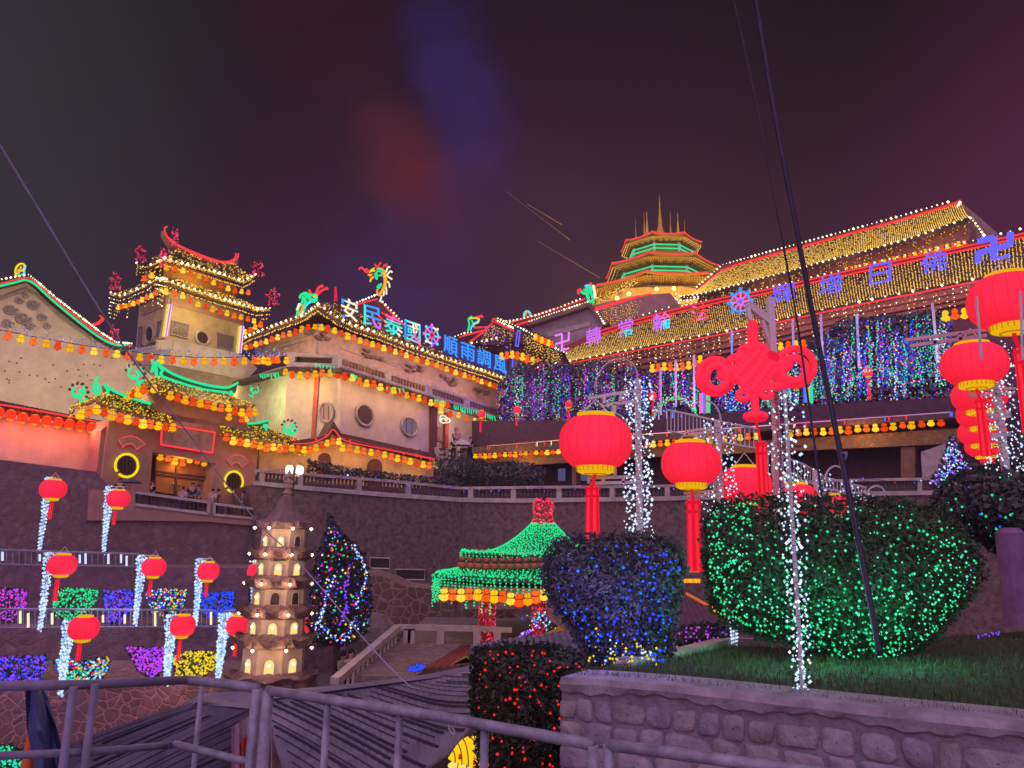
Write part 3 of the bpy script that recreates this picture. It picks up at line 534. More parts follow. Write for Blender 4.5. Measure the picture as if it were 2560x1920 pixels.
col = MB().prism(PC.back(-.15)(B((592, 935), (630, 935), (590, 1500), (560, 1500))), PC.n * .3); col.build('column', redpaint, hall)
for q in (((1518, 1210), (1560, 1225), (1555, 1660), (1515, 1640)), ): S(PM.back(-.3), B(*q), .8).build('column', mat('maroon', (.16, .05, .05), .6), hall)
S(PM.back(1.9), B((1628, 1300), (1655, 1305), (1645, 1580), (1618, 1575)), .4).build('column', redpaint, hall)
S(PM.back(2.1), B((1562, 1410), (1605, 1420), (1600, 1530), (1555, 1520)), .12).build('panel', plaster_red, hall)
round_window(hall, PC, *B((680, 1300))[0], 17, 24, mat('window_ring', (.42, .33, .32)), em('window_pink', (226, 160, 140), .7), .1, 2); round_window(hall, PM, *B((985, 1320))[0], 22, 26, MT['window_ring'], em('window_dim', (104, 62, 66), .7), .25, 3); round_window(hall, PM, *B((1337, 1410))[0], 20, 23, MT['window_ring'], em('window_lilac', (132, 112, 136), .7), .25, 2)
for x, y, s in ((640, 690, 1.3), (1060, 840, 1), (1370, 950, 1), (1660, 1050, .9), (1920, 1130, .8)):     # carved eave brackets
    m = MB(); pl = PU.back(-.35)
    for k in range(9): dx, dy = random.uniform(-70, 70) * s, random.uniform(-34, 30) * s; a = random.uniform(12, 26) * s; m.prism(pl(B((x + dx - a, y + dy - a * .5 + dx * .33), (x + dx + a, y + dy + dx * .33), (x + dx + a * .4, y + dy + a * .8 + dx * .33), (x + dx - a * .6, y + dy + a * .5 + dx * .33))), pl.n * .4)
    m.build('bracket', mat('bracket_stone', (.28, .17, .17), .9), hall)
for q in (((800, 790), (1010, 870)), ((1130, 880), (1300, 935)), ((1140, 900), (1250, 940)), ((250, 775), (540, 690)), ((300, 790), (500, 735))): MB().tube((PU if q[0][0] > 620 else PUl).back(-.06)(B(*q)), .06, 4).build('moulding', trim, hall)
eu = PU.back(-1.8)(B((615, 462), (780, 572), (900, 630), (1030, 668), (1140, 708), (1310, 775), (1560, 862), (1800, 945), (1940, 988), (2150, 1065))); el_ = PUl.back(-1.8)(B((10, 735), (90, 695), (200, 652), (310, 612), (400, 580), (510, 542), (615, 462))); el_[-1] = eu[0]
tu = PU.back(3)(B((690, 428), (930, 520), (1290, 698), (1700, 868), (2140, 1022))); tl_ = PUl.back(2.2)(B((300, 590), (460, 520), (600, 445), (690, 428))); tl_[-1] = tu[0]
m = MB(); SU = Surf(eu, tu, .15); SU.mesh(m, 46, .1, thick=.3); SL = Surf(el_, tl_, .15); SL.mesh(m, 22, .1, thick=.3); m.build('roof', mat('hall_roof', (.20, .10, .09), .55, 'tile', 5, .5), hall)
gm = MB(); slab(gm, PU.back(3.5), B((820, 500), (930, 440), (1090, 398), (1180, 490), (1310, 620), (1330, 720), (1000, 600), (860, 540)), 7); gm.build('upper_roof', mat('gable_plum', (.16, .08, .10), .7, scale=2), hall)
# balcony balustrade
cpg = MB(); pl = PC.back(-.7); pr = PM.back(-.7)
for q in (((370, 822), (795, 845), (795, 868), (370, 850)), ((370, 900), (795, 915), (795, 945), (370, 935)), ((370, 850), (432, 852), (430, 902), (370, 902)), ((728, 858), (795, 866), (795, 918), (724, 912))): slab(cpg, pl, B(*q), .3)
f1 = lambda x: 846 + (x - 795) * .338; f2 = lambda x: 925 + (x - 795) * .325
for a, b in ((795, 2090),): slab(cpg, pr, B((a, f1(a)), (b, f1(b)), (b, f1(b) + 14), (a, f1(a) + 22)), .3); slab(cpg, pr, B((a, f2(a) - 6), (b, f2(b) - 4), (b, f2(b) + 14), (a, f2(a) + 22)), .3)
for a, b in ((795, 808), (1150, 1196), (1466, 1520), (1772, 1816), (2046, 2090)): slab(cpg, pr.back(.02), B((a, f1(a) + 4), (b, f1(b) + 4), (b, f2(b)), (a, f2(a))), .26)
cpg.build('balcony_parapet', trim, hall)
for x0, x1, n in ((812, 1148, 13), (1200, 1464, 11), (1524, 1770, 11), (1820, 2044, 10)):
    bl = MB()
    for i in range(n): x = x0 + (x1 - x0) * (i + .5) / n; bl.tube(pr.back(.15)(B((x, f1(x) + 16), (x, f2(x)))), [.13, .1], 5)
    bl.build('balusters', mat('baluster_red', (.34, .18, .16), .8), hall)
S(pr.back(.5), B((795, f1(795) + 5), (2090, f1(2090) + 5), (2090, f2(2090)), (795, f2(795))), .1).build('balcony_shadow_wall', mat('balcony_shade', (.10, .06, .06), .9), hall); S(pl.back(.5), B((425, 850), (735, 858), (735, 915), (425, 905)), .1).build('balcony_shade_panel', MT['balcony_shade'], hall)  # dark slabs behind the balusters, balcony shade put into their colour
cv = MB()
for pln, a, b, n in ((PF, (-60, 1055), (370, 938), 12), (PC, (370, 938), (795, 945), 14), (PM, (795, 945), (2090, 1362), 44)):
    for i in range(n): p = [(a[0] + (b[0] - a[0]) * t, a[1] + (b[1] - a[1]) * t) for t in (i / n, (i + .85) / n)]; cv.prism(pln.back(-.95)(B(p[0], p[1], (p[1][0], p[1][1] + 24), (p[0][0], p[0][1] + 24))), pln.n * .9)
cv.build('tile_cornice', tile, hall)
# lights on the hall
bulbs('bulb_string', 'starry warm bulbs along the right eave of the main hall', 'light string', [p + V((0, 0, .2)) for p in resample(eu, 40)], .13, bW, 'warm bulb strings on roof edges'); bulbs('bulb_string', 'starry warm bulbs along the left eave of the main hall', 'light string', [p + V((0, 0, .2)) for p in resample(el_, 19)], .13, bW, 'warm bulb strings on roof edges')
icicles('icicle_lights', 'golden icicle lights under the right eave of the main hall', eu, 170, .35, 1.1, .065, bG); icicles('icicle_lights', 'golden icicle lights under the left eave of the main hall', el_, 70, .3, .8, .065, bG)
P = [SU.p(random.random(), random.random()) + V((0, 0, .15)) for _ in range(620)]; P.sort(key=lambda p: p.x); bulbs('net_light', 'sparse golden net lights over the right roof of the main hall', 'light net', P, .06, bG)
gourds(PU.back(-1.9)(B((640, 628), (700, 635), (790, 670), (950, 735), (1110, 780), (1260, 830), (1410, 880), (1550, 925), (1680, 975), (1810, 1020), (1930, 1060), (2040, 1100), (2060, 1140))), 36, .60, "under the main hall's right eave", 'gourd lanterns on the main hall')
gourds(PUl.back(-1.9)(B((45, 785), (180, 748), (310, 700), (440, 660), (510, 632), (590, 628))), 13, .60, "under the main hall's left eave", 'gourd lanterns on the main hall')
gourds(PC.back(-1.1)(B((360, 985), (420, 1005), (530, 1005), (650, 985), (770, 995))), 8, .62, 'under the balcony of the chamfered hall corner', 'gourd lanterns on the main hall')
gourds(PM.back(-1.1)(B((825, 1010), (900, 1035), (970, 1070), (1060, 1072), (1150, 1120), (1230, 1130), (1310, 1165), (1400, 1180), (1500, 1218), (1550, 1230), (1640, 1242))), 17, .64, 'under the balcony along the hall side wall', 'gourd lanterns on the main hall', 1)
gourds(PM.back(-.2)(B((1590, 1288), (1660, 1310), (1790, 1345), (1880, 1372), (1960, 1395), (2140, 1445))), 10, .62, 'beyond the hall column by the terrace bay', 'gourd lanterns on the main hall')
bulbs('fairy_lights', 'tangled yellow fairy lights hanging at the far end of the hall terrace', 'light string', [PM.back(-.3).one(*B((1930 + 210 * t + random.uniform(-25, 25), 1380 + 55 * t + random.uniform(-30, 25)))[0]) for t in [i / 110 for i in range(110)]], .06, [bY, bY, bR])
for k, (x0, x1, y0, y1, n) in enumerate(((160, 300, 1000, 985, 9), (600, 800, 915, 950, 8), (880, 920, 990, 1010, 4), (1160, 1290, 1100, 1110, 5), (1540, 1620, 1190, 1210, 6), (1690, 1880, 1240, 1290, 12), (1940, 2010, 1310, 1330, 6))):
    sh = []; pl2 = PF.back(-1.2) if x1 < 330 else (PC.back(-1.2) if x1 < 801 else PM.back(-1.2))
    for i in range(n): t = i / max(1, n - 1); x = x0 + (x1 - x0) * t; y = y0 + (y1 - y0) * t; sh.append((B((x, y), (x + random.uniform(-4, 8), y + random.uniform(20, 48))), nG))
    neon('led_icicles', f'{ORD[k]} cluster from the left of short green led tubes under the balcony', pl2, sh, .05, 'led light', 'green led tubes under the balcony')
neon('neon_tube', 'red neon tubes outlining the upper gable roof of the main hall', PU.back(3.3), [(B((925, 448), (1000, 425), (1085, 402)), nR), (B((1112, 415), (1180, 500), (1290, 608)), nR), (B((1120, 510), (1210, 570)), nR), (B((1150, 520), (1290, 600)), nR), (B((1080, 520), (1160, 600)), nR), (B((910, 565), (970, 545)), nR)], .075)
bulbs('bulb_string', 'warm bulbs along the upper gable roof of the main hall', 'light string', resample(PU.back(3.2)(B((900, 440), (1000, 400), (1085, 365))), 9) + resample(PU.back(3.2)(B((1125, 425), (1200, 500), (1300, 600))), 9), .11, bW, 'warm bulb strings on roof edges')
XYm = lambda *p: YY(*p)
neon('neon_dragon', 'tall neon dragon with golden spine arching over the hall gable', PU.back(3), [(XYm((840, 960), (800, 900), (800, 830), (830, 820)), nO), (XYm((830, 960), (950, 830), (1010, 650), (1000, 480), (960, 350), (940, 310)), nO), (XYm((860, 980), (1000, 820), (1060, 640), (1060, 440), (1000, 280), (900, 225), (840, 240)), nO), (XYm((900, 900), (990, 760), (1035, 600), (1030, 440), (990, 330)), nY)] +
     [(XYm(*q), nW) for q in (((1050, 330), (1080, 260), (1110, 180), (1160, 200)), ((1070, 420), (1130, 350), (1170, 300), (1220, 340)), ((1100, 450), (1150, 490), (1215, 530)), ((1090, 590), (1140, 650), (1150, 760)), ((1030, 700), (1060, 800), (1060, 950)), ((970, 850), (1000, 860), (980, 990)), ((910, 990), (930, 1010), (880, 1150)))] +
     [(XYm(*q), nG) for q in (((790, 270), (880, 240), (950, 290)), ((740, 400), (830, 300), (920, 320), (940, 400)), ((740, 440), (800, 500)), ((780, 380), (820, 440), (800, 500)), ((800, 760), (850, 690), (920, 660)), ((830, 790), (890, 740), (920, 690)), ((760, 480), (800, 540)), ((860, 420), (930, 430)))] +
     [(XYm(*q), nR) for q in (((590, 340), (530, 350), (470, 320), (420, 240), (370, 200), (320, 220), (320, 270)), ((580, 330), (540, 260), (490, 250), (480, 300)), ((770, 210), (780, 160), (740, 120)), ((820, 210), (850, 140), (905, 70)), ((980, 200), (1010, 130), (1030, 170), (1070, 110)), ((610, 490), (650, 430), (690, 390)))] +
     [(XYm(*q), nY) for q in (((600, 340), (650, 270), (720, 230)), ((560, 410), (640, 410)), ((620, 600), (630, 530), (700, 470)), ((650, 320), (700, 290), (740, 300)))], .085, 'neon dragon', 'neon dragons on the hall roofs')
neon('neon_dragon', 'green neon dragon with red whiskers on the near hall roof corner', PU.back(.5), [(B((450, 540), (460, 470), (500, 420), (500, 380)), nG), (B((490, 520), (520, 450), (560, 420), (600, 400)), nC), (B((480, 400), (470, 380), (510, 350), (550, 370)), nG), (B((510, 400), (560, 370), (600, 370), (610, 400), (560, 410)), nG), (B((500, 360), (540, 390), (600, 420)), nG), (B((540, 400), (580, 430), (610, 410)), nG), (B((455, 535), (490, 490), (500, 450)), nO), (B((470, 530), (500, 500)), nW), (B((600, 360), (620, 310), (650, 295), (655, 310)), nR), (B((610, 370), (650, 330), (690, 315), (690, 330)), nR), (B((545, 330), (560, 360)), nR), (B((470, 440), (450, 490)), nW), (B((580, 380), (600, 385)), nY), (B((520, 430), (500, 470), (495, 520)), nG), (B((490, 410), (530, 420), (510, 440)), nG)], .1, 'neon dragon', 'neon dragons on the hall roofs')
neon('neon_dragon', 'small green and yellow neon dragon on the far hall roof', PU.back(8), [(B((1800, 660), (1815, 600), (1800, 560), (1830, 540)), nG), (B((1820, 650), (1840, 600), (1880, 580), (1890, 560)), nC), (B((1810, 560), (1850, 550), (1890, 560), (1885, 590), (1840, 600)), nY), (B((1860, 550), (1890, 535), (1920, 545)), nR), (B((1890, 550), (1910, 530)), nR), (B((1830, 570), (1850, 620)), nG)], .11, 'neon dragon', 'neon dragons on the hall roofs')
bulbs('flame_ornament', 'narrow flame ornament of crimson bulbs behind the near hall roof corner', 'light ornament', [PU.back(2).one(*B((755 + random.uniform(-14, 14) * (1.2 - i / 90), 420 - 110 * i / 90))[0]) for i in range(90)], .07, bRd, 'crimson bulb flame ornaments')
# neon sign characters on the hall roof
SG = PU.back(-.8)
def qd(k, x0, x1, yb0, yb1, yt0, yt1): return k((x0, yb0), (x1, yb1), (x1, yt1), (x0, yt0))
hv = lambda x, y: 0 if y > .5 else 1
sign('安', 'white and blue neon character first from the left on the hall roof', SG, qd(B, 800, 930, 540, 590, 375, 430), [nW, nB], lambda x, y: 1 if (x < .3 and y > .55) or (x > .75 and .3 < y < .55) or (x < .25 and y < .3) else 0, 'neon characters on the main hall roof')
sign('民', 'cyan and violet neon character second from the left on the hall roof', SG, qd(B, 972, 1115, 600, 650, 440, 480), [em('neon_aqua', (60, 235, 225), 1.1), nB, nV], lambda x, y: 2 if x > .45 and y < .4 else (0 if x < .3 else 1), 'neon characters on the main hall roof')
sign('泰', 'green and pink neon character third from the left on the hall roof', SG, qd(B, 1140, 1285, 660, 715, 505, 570), [nP, MT['neon_aqua'], nW], lambda x, y: 0 if y > .72 else (2 if x > .7 and y < .7 else 1), 'neon characters on the main hall roof')
sign('國', 'boxed cyan and magenta neon character fourth from the left on the hall roof', SG, qd(B, 1300, 1425, 720, 770, 562, 605), [nB, nC, nP, nW], lambda x, y: 2 if x > .5 and y < .5 else (0 if x < .2 else (3 if .45 < x < .8 and y > .5 else 1)), 'neon characters on the main hall roof')
for ch, q, od in (('順', (1610, 1720, 815, 870, 680, 720), 'first blue neon character right of the wheel on the hall roof'), ('雨', (1745, 1855, 865, 905, 740, 775), 'second blue neon character right of the wheel on the hall roof'), ('調', (1875, 1980, 910, 955, 785, 820), 'third blue neon character right of the wheel on the hall roof'), ('風', (2005, 2105, 960, 1005, 835, 870), 'last blue neon character at the right end of the hall roof')): sign(ch, od, SG, qd(B, *q), [nB], None, 'neon characters on the main hall roof')
S(SG.back(.25), qd(B, 1600, 2120, 850, 1015, 690, 880), .06) and single('sign_backing', S(SG.back(.25), qd(B, 1605, 2118, 838, 1012, 700, 880), .08), mat('sign_indigo', (.10, .08, .30), .5), 'dark indigo backing board behind the blue characters', 'sign board')
def wheel(plane, k, cx, cy, rx, ry, tilt, rim, spoke, knob, hub, label, r, extra=None):
    e = lambda a, s: (cx + rx * s * math.cos(a), cy + ry * s * math.sin(a) + tilt * rx * s * math.cos(a)); sh = []; w = 2 * math.pi
    for j in range(8): a0, a1 = w * j / 8, w * (j + 1) / 8; sh.append((k(*[e(a0 + (a1 - a0) * t / 4, .8) for t in range(5)]), rim[j % len(rim)])); sh.append((k(*[e(a0 + (a1 - a0) * t / 3, .26) for t in range(4)]), hub)); sh.append((k(e(a0, .28), e(a0, .8)), spoke[j % len(spoke)])); sh.append((k(e(a0, .82), e(a0, 1.0)), knob[j % len(knob)])); sh.append((k(*[(e(a0, 1.0)[0] + rx * .09 * math.cos(t), e(a0, 1.0)[1] + ry * .09 * math.sin(t)) for t in (0, 1.6, 3.1, 4.7, 6.28)]), knob[j % len(knob)]))
    return neon('dharma_wheel_sign', label, plane, sh + (extra or []), r, 'neon wheel', 'dharma wheel neon signs')
wheel(SG, B, 1515, 690, 62, 82, .25, [nP, nV, nW, nC], [nC, nV, nB, nP], [nP, nC, nV, nW], nR, 'multicoloured neon dharma wheel among the hall roof characters', .085)
# people and umbrella on the hall terrace are built with the other figures
# ---------------------------------------------------------------- porch wall below the hall
lw = S(PP, G((150, 380), (690, 330), (740, 250), (800, 330), (1545, 500), (1500, 700), (150, 640)), .8); tp = MB()
pu = G((370, 330), (600, 296), (690, 262), (740, 168), (800, 262), (1100, 328), (1550, 428)); pd = G((370, 372), (600, 338), (690, 318), (740, 245), (800, 318), (1100, 378), (1550, 482))
for i in range(6): tp.prism(PP.back(-.5)([pu[i], pu[i + 1], pd[i + 1], pd[i]]), PP.n * 1.5)
bd = MB()
for i in range(8): x = random.uniform(850, 1500); bd.tube(PP.back(-.3)(G((x, 330 + (x - 850) * .17), (x + 20, 300 + (x - 850) * .17))), .08, 5)
porch = put('porch_wall', 'ochre lit porch wall with arched doorways below the main hall', 'wall', [('wall', lw, mat('porch_ochre', (.56, .40, .22), .85, scale=1)), ('tile_coping', tp, tile), ('coping_ornament', bd, tile)])
for x, yt, yb, w_ in ((668, 418, 640, 52), (1065, 465, 690, 60)): S(PP.back(-.04), G(*([(x + w_ * math.cos(a), yt + w_ - w_ * math.sin(a)) for a in [math.pi * i / 10 for i in range(11)]] + [(x - w_, yb), (x + w_, yb)])), .05).build('arched_doorway', mat('doorway_brown', (.12, .05, .045), .9), porch)
neon('neon_tube', 'orange red neon line along the porch wall coping', PP.back(-.7), [(G((420, 345), (560, 345), (690, 290), (735, 215), (790, 300), (860, 335), (1100, 380), (1550, 470)), nR)], .045)
gourds(PP.back(-.8)(G((0, 318), (50, 330), (160, 368), (260, 372), (360, 385), (480, 385), (545, 400), (600, 378), (650, 365), (712, 330), (780, 328))), 17, .56, 'along the porch coping left of its peak', 'gourd lanterns on the porch wall')
gourds(PP.back(-.8)(G((812, 380), (860, 380), (910, 388), (1010, 412), (1100, 426), (1190, 448), (1280, 466), (1370, 496), (1500, 520), (1545, 522))), 15, .58, 'along the porch coping right of its peak', 'gourd lanterns on the porch wall')
neon('led_icicles', 'scattered short red led tubes along the porch coping', PP.back(-.9), [(G((x, y), (x + 2, y + 26)), nR) for x, y in ((430, 300), (600, 300), (680, 270), (868, 310), (1290, 410), (1390, 425), (1430, 440), (1500, 455), (1528, 460), (865, 340))], .05, 'led light')
for i, t in enumerate((.12, .35, .55, .75, .92)): lamp('garland_light', PP.back(-1.3).one(*G((200 + 1330 * t, 390 + 130 * t * t))[0]), (1, .52, .12), 26, .5)
for i, t in enumerate((.05, .3, .6, .9)): lamp('garland_light', PM.back(-1.8).one(*B((840 + 700 * t, 1040 + 190 * t))[0]), (1, .64, .22), 56, .5)
lamp('garland_light', PC.back(-1.8).one(*B((520, 1060))[0]), (1, .6, .2), 80, .6)
for t in (.1, .3, .5, .7, .9): lamp('eave_light', PU.back(-2.6).one(*B((660 + 1380 * t, 690 + 470 * t))[0]), (1, .62, .30), 60, .5)
lamp('eave_light', PUl.back(-2.4).one(*B((350, 760))[0]), (1, .6, .25), 40, .5); lamp('green_wash', PF.back(-2).one(*B((150, 1160))[0]), (.85, .9, .38), 120, .8)
lamp('garland_light', G1.back(-1).one(*A((300, 1180))[0]), (1, .66, .3), 420, 1); lamp('garland_light', G1.back(-1).one(*A((850, 1260))[0]), (1, .70, .3), 420, 1); lamp('garland_light', G1.back(-1).one(*A((1700, 1290))[0]), (1, .78, .35), 300, 1)
for t in (.15, .5, .85): lamp('drum_lantern_light', WL.back(-1.3).one(*E((810 * t, 520 + 110 * t))[0]), (1, .16, .08), 45, .4)
# gate gourds
gourds(GT.back(-1.3)(E((1345, 345), (1400, 360), (1460, 380), (1520, 390), (1575, 405), (1635, 418), (1690, 432), (1750, 445), (1810, 452), (1865, 470), (1920, 475), (1975, 480), (2015, 475))), 13, .58, "under the gate's middle roof", 'gourd lanterns on the gate')
gourds([GT.back(.6).one(*E((1015, 345))[0]), GT.back(-1.3).one(*E((1120, 320))[0]), GT.back(-1.3).one(*E((1165, 268))[0]), GT.back(-1.3).one(*E((1215, 290))[0])], 5, .58, "under the left flank of the gate's middle roof", 'gourd lanterns on the gate')
gourds([GT.back(-1.0).one(*E((1810, 512))[0]), GT.back(-1).one(*E((1900, 532))[0]), GT.back(0).one(*E((1945, 530))[0])], 3, .52, "under the right end of the gate's middle roof", 'gourd lanterns on the gate')
gourds(GT.back(-1.3)(E((640, 495), (690, 480), (715, 452), (775, 452), (840, 485), (905, 510), (975, 522), (1035, 545), (1105, 557), (1165, 572), (1230, 582), (1295, 595), (1368, 597))), 13, .58, "under the gate's left roof", 'gourd lanterns on the gate')
gourds(GT.back(-1.3)(E((1788, 678), (1845, 700), (1900, 712), (1950, 720), (2000, 732), (2055, 745), (2110, 757), (2160, 758), (2210, 770))), 9, .58, "under the gate's right roof", 'gourd lanterns on the gate', 1)
gourds(GT.back(.5)(E((1270, 825), (1320, 830), (1362, 862), (1455, 875), (1505, 852), (1555, 862), (1612, 878))), 7, .5, 'in the gate doorway', 'gourd lanterns on the gate')
lamp('gate_garland_light', GT.back(-1.9).one(*E((1640, 480))[0]), (1, .5, .12), 20, .5); lamp('gate_garland_light', GT.back(-1.9).one(*E((1000, 600))[0]), (1, .5, .15), 14, .5); lamp('gate_garland_light', GT.back(-1.9).one(*E((1950, 790))[0]), (1, .5, .15), 14, .5)

lamp('garland_light', at(560, 980, 62), (1, .72, .26), 60, .8)

rl2 = MB(); rp = PM.back(-.5)
for y0, y1 in ((376, 392), (420, 432), (470, 500)): slab(rl2, rp, G((1560, y0), (1800, y0 + 36), (1800, y1 + 36), (1560, y1)), .2)
rq = []
for x in (1565, 1640, 1715, 1790): q = MB(); slab(q, rp.back(-.05), G((x - 9, 372 + (x - 1560) * .15), (x + 9, 375 + (x - 1560) * .15), (x + 9, 520 + (x - 1560) * .15), (x - 9, 517 + (x - 1560) * .15)), .3); rq.append(('post', q, trim))
dash = MB()
for x, y in ((1600, 398), (1670, 408), (1745, 418), (1610, 442), (1690, 452), (1760, 462)): slab(dash, rp.back(-.03), G((x, y), (x + 40, y + 6), (x + 40, y + 18), (x, y + 12)), .05)
put('terrace_railing', 'dark terrace railing with pale inset blocks beside the hall column', 'railing', [('rails', rl2, MT['maroon']), ('inset_blocks', dash, trim)] + rq)
neon('neon_cloud', 'small white neon cloud sign on the hall terrace bay', PM.back(-.4), [(B(*[(1615 + 34 * math.cos(a) + 10 * math.cos(4 * a), 1355 + 24 * math.sin(a) + 8 * math.sin(4 * a) + 8 * math.cos(a)) for a in [i * .2618 for i in range(25)]]), nW), (B((1590, 1360), (1610, 1340), (1625, 1365), (1645, 1350)), nW)], .07, 'neon sign')
orn = MB().tube(smooth(PM.back(2.05)(B((1690, 1465), (1690, 1490), (1712, 1508), (1735, 1488), (1735, 1460)))), .14, 6); orn.tube(PM.back(2.05)(B((1712, 1415), (1712, 1500))), .16, 6); orn.tube(PM.back(2.05)(B((1700, 1430), (1724, 1434))), .12, 6)
single('wall_ornament', orn, mat('bracket_stone', (.28, .17, .17)), 'dark hook shaped ornament on the pale wall of the hall terrace bay', 'ornament')
lamp('bay_light', PM.back(.6).one(*B((1760, 1420))[0]), (1, .62, .5), 40, .4)
# ================================================================ retaining wall with balustrade, centre and right
topL = [(640, 1173), (758, 1182), (964, 1198), (1154, 1217)]; botL = [(640, 1209), (758, 1221), (964, 1238), (1154, 1251)]
topR = [(1154, 1217), (1300, 1215), (1643, 1212), (2126, 1197), (2420, 1192), (3000, 1180)]; botR = [(1154, 1251), (1300, 1253), (1643, 1248), (2126, 1236), (2420, 1232), (3000, 1226)]
w = MB(); slab(w, RL, botL + [(1154, 2000), (640, 2000)], 9); w2 = MB(); slab(w2, RR, botR + [(3000, 2000), (1154, 2000)], 9)
rw = put('ivy_wall', 'tall brown retaining wall covered in dry creeper below the balustrade', 'wall', [('wall_face', w, ivy), ('wall_face', w2, ivy)])
for lb, pl, tp_, bt, posts in (('pale stone balustrade on the retaining wall below the porch', RL, topL, botL, [655, 752, 899, 1022]), ('long pale stone balustrade on the retaining wall below the temple', RR, topR, botR, [1176, 1283, 1397, 1530, 1668, 1800, 1960, 2300])):
    r = MB(); b = MB(); bl = MB(); up = lambda q, d: [(x, y + d) for x, y in q]
    tp3 = pl.back(-.05)(tp_); 
    for i in range(len(tp_) - 1):
        slab(r, pl.back(-.1), [tp_[i], tp_[i + 1], (tp_[i + 1][0], tp_[i + 1][1] + 7), (tp_[i][0], tp_[i][1] + 7)], .5); slab(b, pl.back(-.15), [(bt[i][0], bt[i][1] - 7), (bt[i + 1][0], bt[i + 1][1] - 7), (bt[i + 1][0], bt[i + 1][1] + 4), (bt[i][0], bt[i][1] + 4)], .6)
    def yi(q, x):
        for (a, c), (d, e) in zip(q, q[1:]):
            if a <= x <= d: return c + (e - c) * (x - a) / (d - a)
        return q[-1][1]
    PS = []
    for x in posts: ps = MB(); PS.append(ps); slab(ps, pl.back(-.12), [(x - 6, yi(tp_, x) + 6), (x + 6, yi(tp_, x) + 6), (x + 6, yi(bt, x) - 6), (x - 6, yi(bt, x) - 6)], .5)
    x = tp_[0][0] + 6
    while x < tp_[-1][0]:
        a, c = pl.back(.12)([(x, yi(tp_, x) + 6), (x, yi(bt, x) - 6)]); h = a.z - c.z
        bl.lathe(c, [(.05, 0), (.12, h * .25), (.06, h * .6), (.10, h * .85), (.05, h)], 6); x += 9.5
    put('balustrade', lb, 'balustrade', [('handrail', r, trim), ('plinth', b, trim), *[('post', q, trim) for q in PS], ('balusters', bl, mat('baluster_dark', (.14, .09, .09), .9))])
    P = resample(tp3, 60 if pl is RL else 130); P = [p + V((0, 0, random.uniform(-.35, .1))) - pl.n * .15 for p in P if random.random() < .55 and (pl is RR or random.random() < .5)]
    bulbs('fairy_lights', 'blue, red and white fairy lights strung along the ' + ('balustrade below the porch' if pl is RL else 'long balustrade below the temple'), 'light string', P, .055, [bB, bB, bR, bC, bV])
# hedge and planting above the wall
def leaves(mb, pts, s, n_mat=1):
    for p in pts:
        a = V((random.gauss(0, 1), random.gauss(0, 1), random.gauss(0, 1))).normalized(); b = a.orthogonal().normalized(); b.rotate(Matrix.Rotation(random.uniform(0, 6.28), 3, a)); k = s * random.uniform(.6, 1.3)
        mb.add([p - b * k, p + a * k * .42, p + b * k, p - a * k * .42], [[0, 1, 2, 3]], random.randrange(n_mat))
def inpoly(x, y, q):
    c = False
    for (a, b), (d, e) in zip(q, q[1:] + q[:1]):
        if (b > y) != (e > y) and x < (d - a) * (y - b) / (e - b) + a: c = not c
    return c
def edged(x, y, q):
    m = 1e9
    for (a, b), (d, e) in zip(q, q[1:] + q[:1]):
        t = max(0, min(1, ((x - a) * (d - a) + (y - b) * (e - b)) / max(1e-9, (d - a) ** 2 + (e - b) ** 2))); m = min(m, math.hypot(x - a - t * (d - a), y - b - t * (e - b)))
    return m
def shrub(q, Y, thick, n, s, fringe=0, front=.0, spread=None):
    """points inside a plant body whose outline from the lane is q (photo px) at distance Y; depth follows the distance from the outline."""
    xs = [p[0] for p in q]; ys = [p[1] for p in q]; P = []; mx = spread or min(max(xs) - min(xs), max(ys) - min(ys)) * .42
    while len(P) < n:
        x, y = random.uniform(min(xs) - fringe, max(xs) + fringe), random.uniform(min(ys) - fringe, max(ys) + fringe); ins = inpoly(x, y, q); e = edged(x, y, q)
        if not ins and (e > fringe or random.random() < e / max(1e-6, fringe)): continue
        d = thick * math.sqrt(min(1, e / mx)) if ins else 0
        z = -d + abs(random.gauss(0, .22)) * thick if random.random() < .7 else random.uniform(-d, d)
        P.append(at(x, y, Y + max(-d, min(d, z)) - front))
    return P
hq = [(770, 1150), (880, 1172), (1000, 1188), (1150, 1200), (1150, 1215), (1000, 1205), (880, 1190), (770, 1178)]
m = MB(); leaves(m, shrub(hq, 50, .6, 1300, .16, 4), .16); single('hedge', m, leafd, 'low dark clipped hedge behind the balustrade below the porch', 'hedge')
for k, (q, Y, lb) in enumerate(((G((1540, 490), (1700, 470), (1900, 480), (1980, 560), (1950, 680), (1560, 640)), 55, 'dark shrubs at the foot of the hall terrace'), (G((1930, 520), (2212, 500), (2400, 560), (2380, 690), (1960, 680)), 54, 'dark shrubs between the hall terrace and the temple basement'))):
    m = MB(); leaves(m, shrub(q, Y, 1.2, 1500, .2, 8), .2); single('shrub', m, leafd, lb, 'shrub')
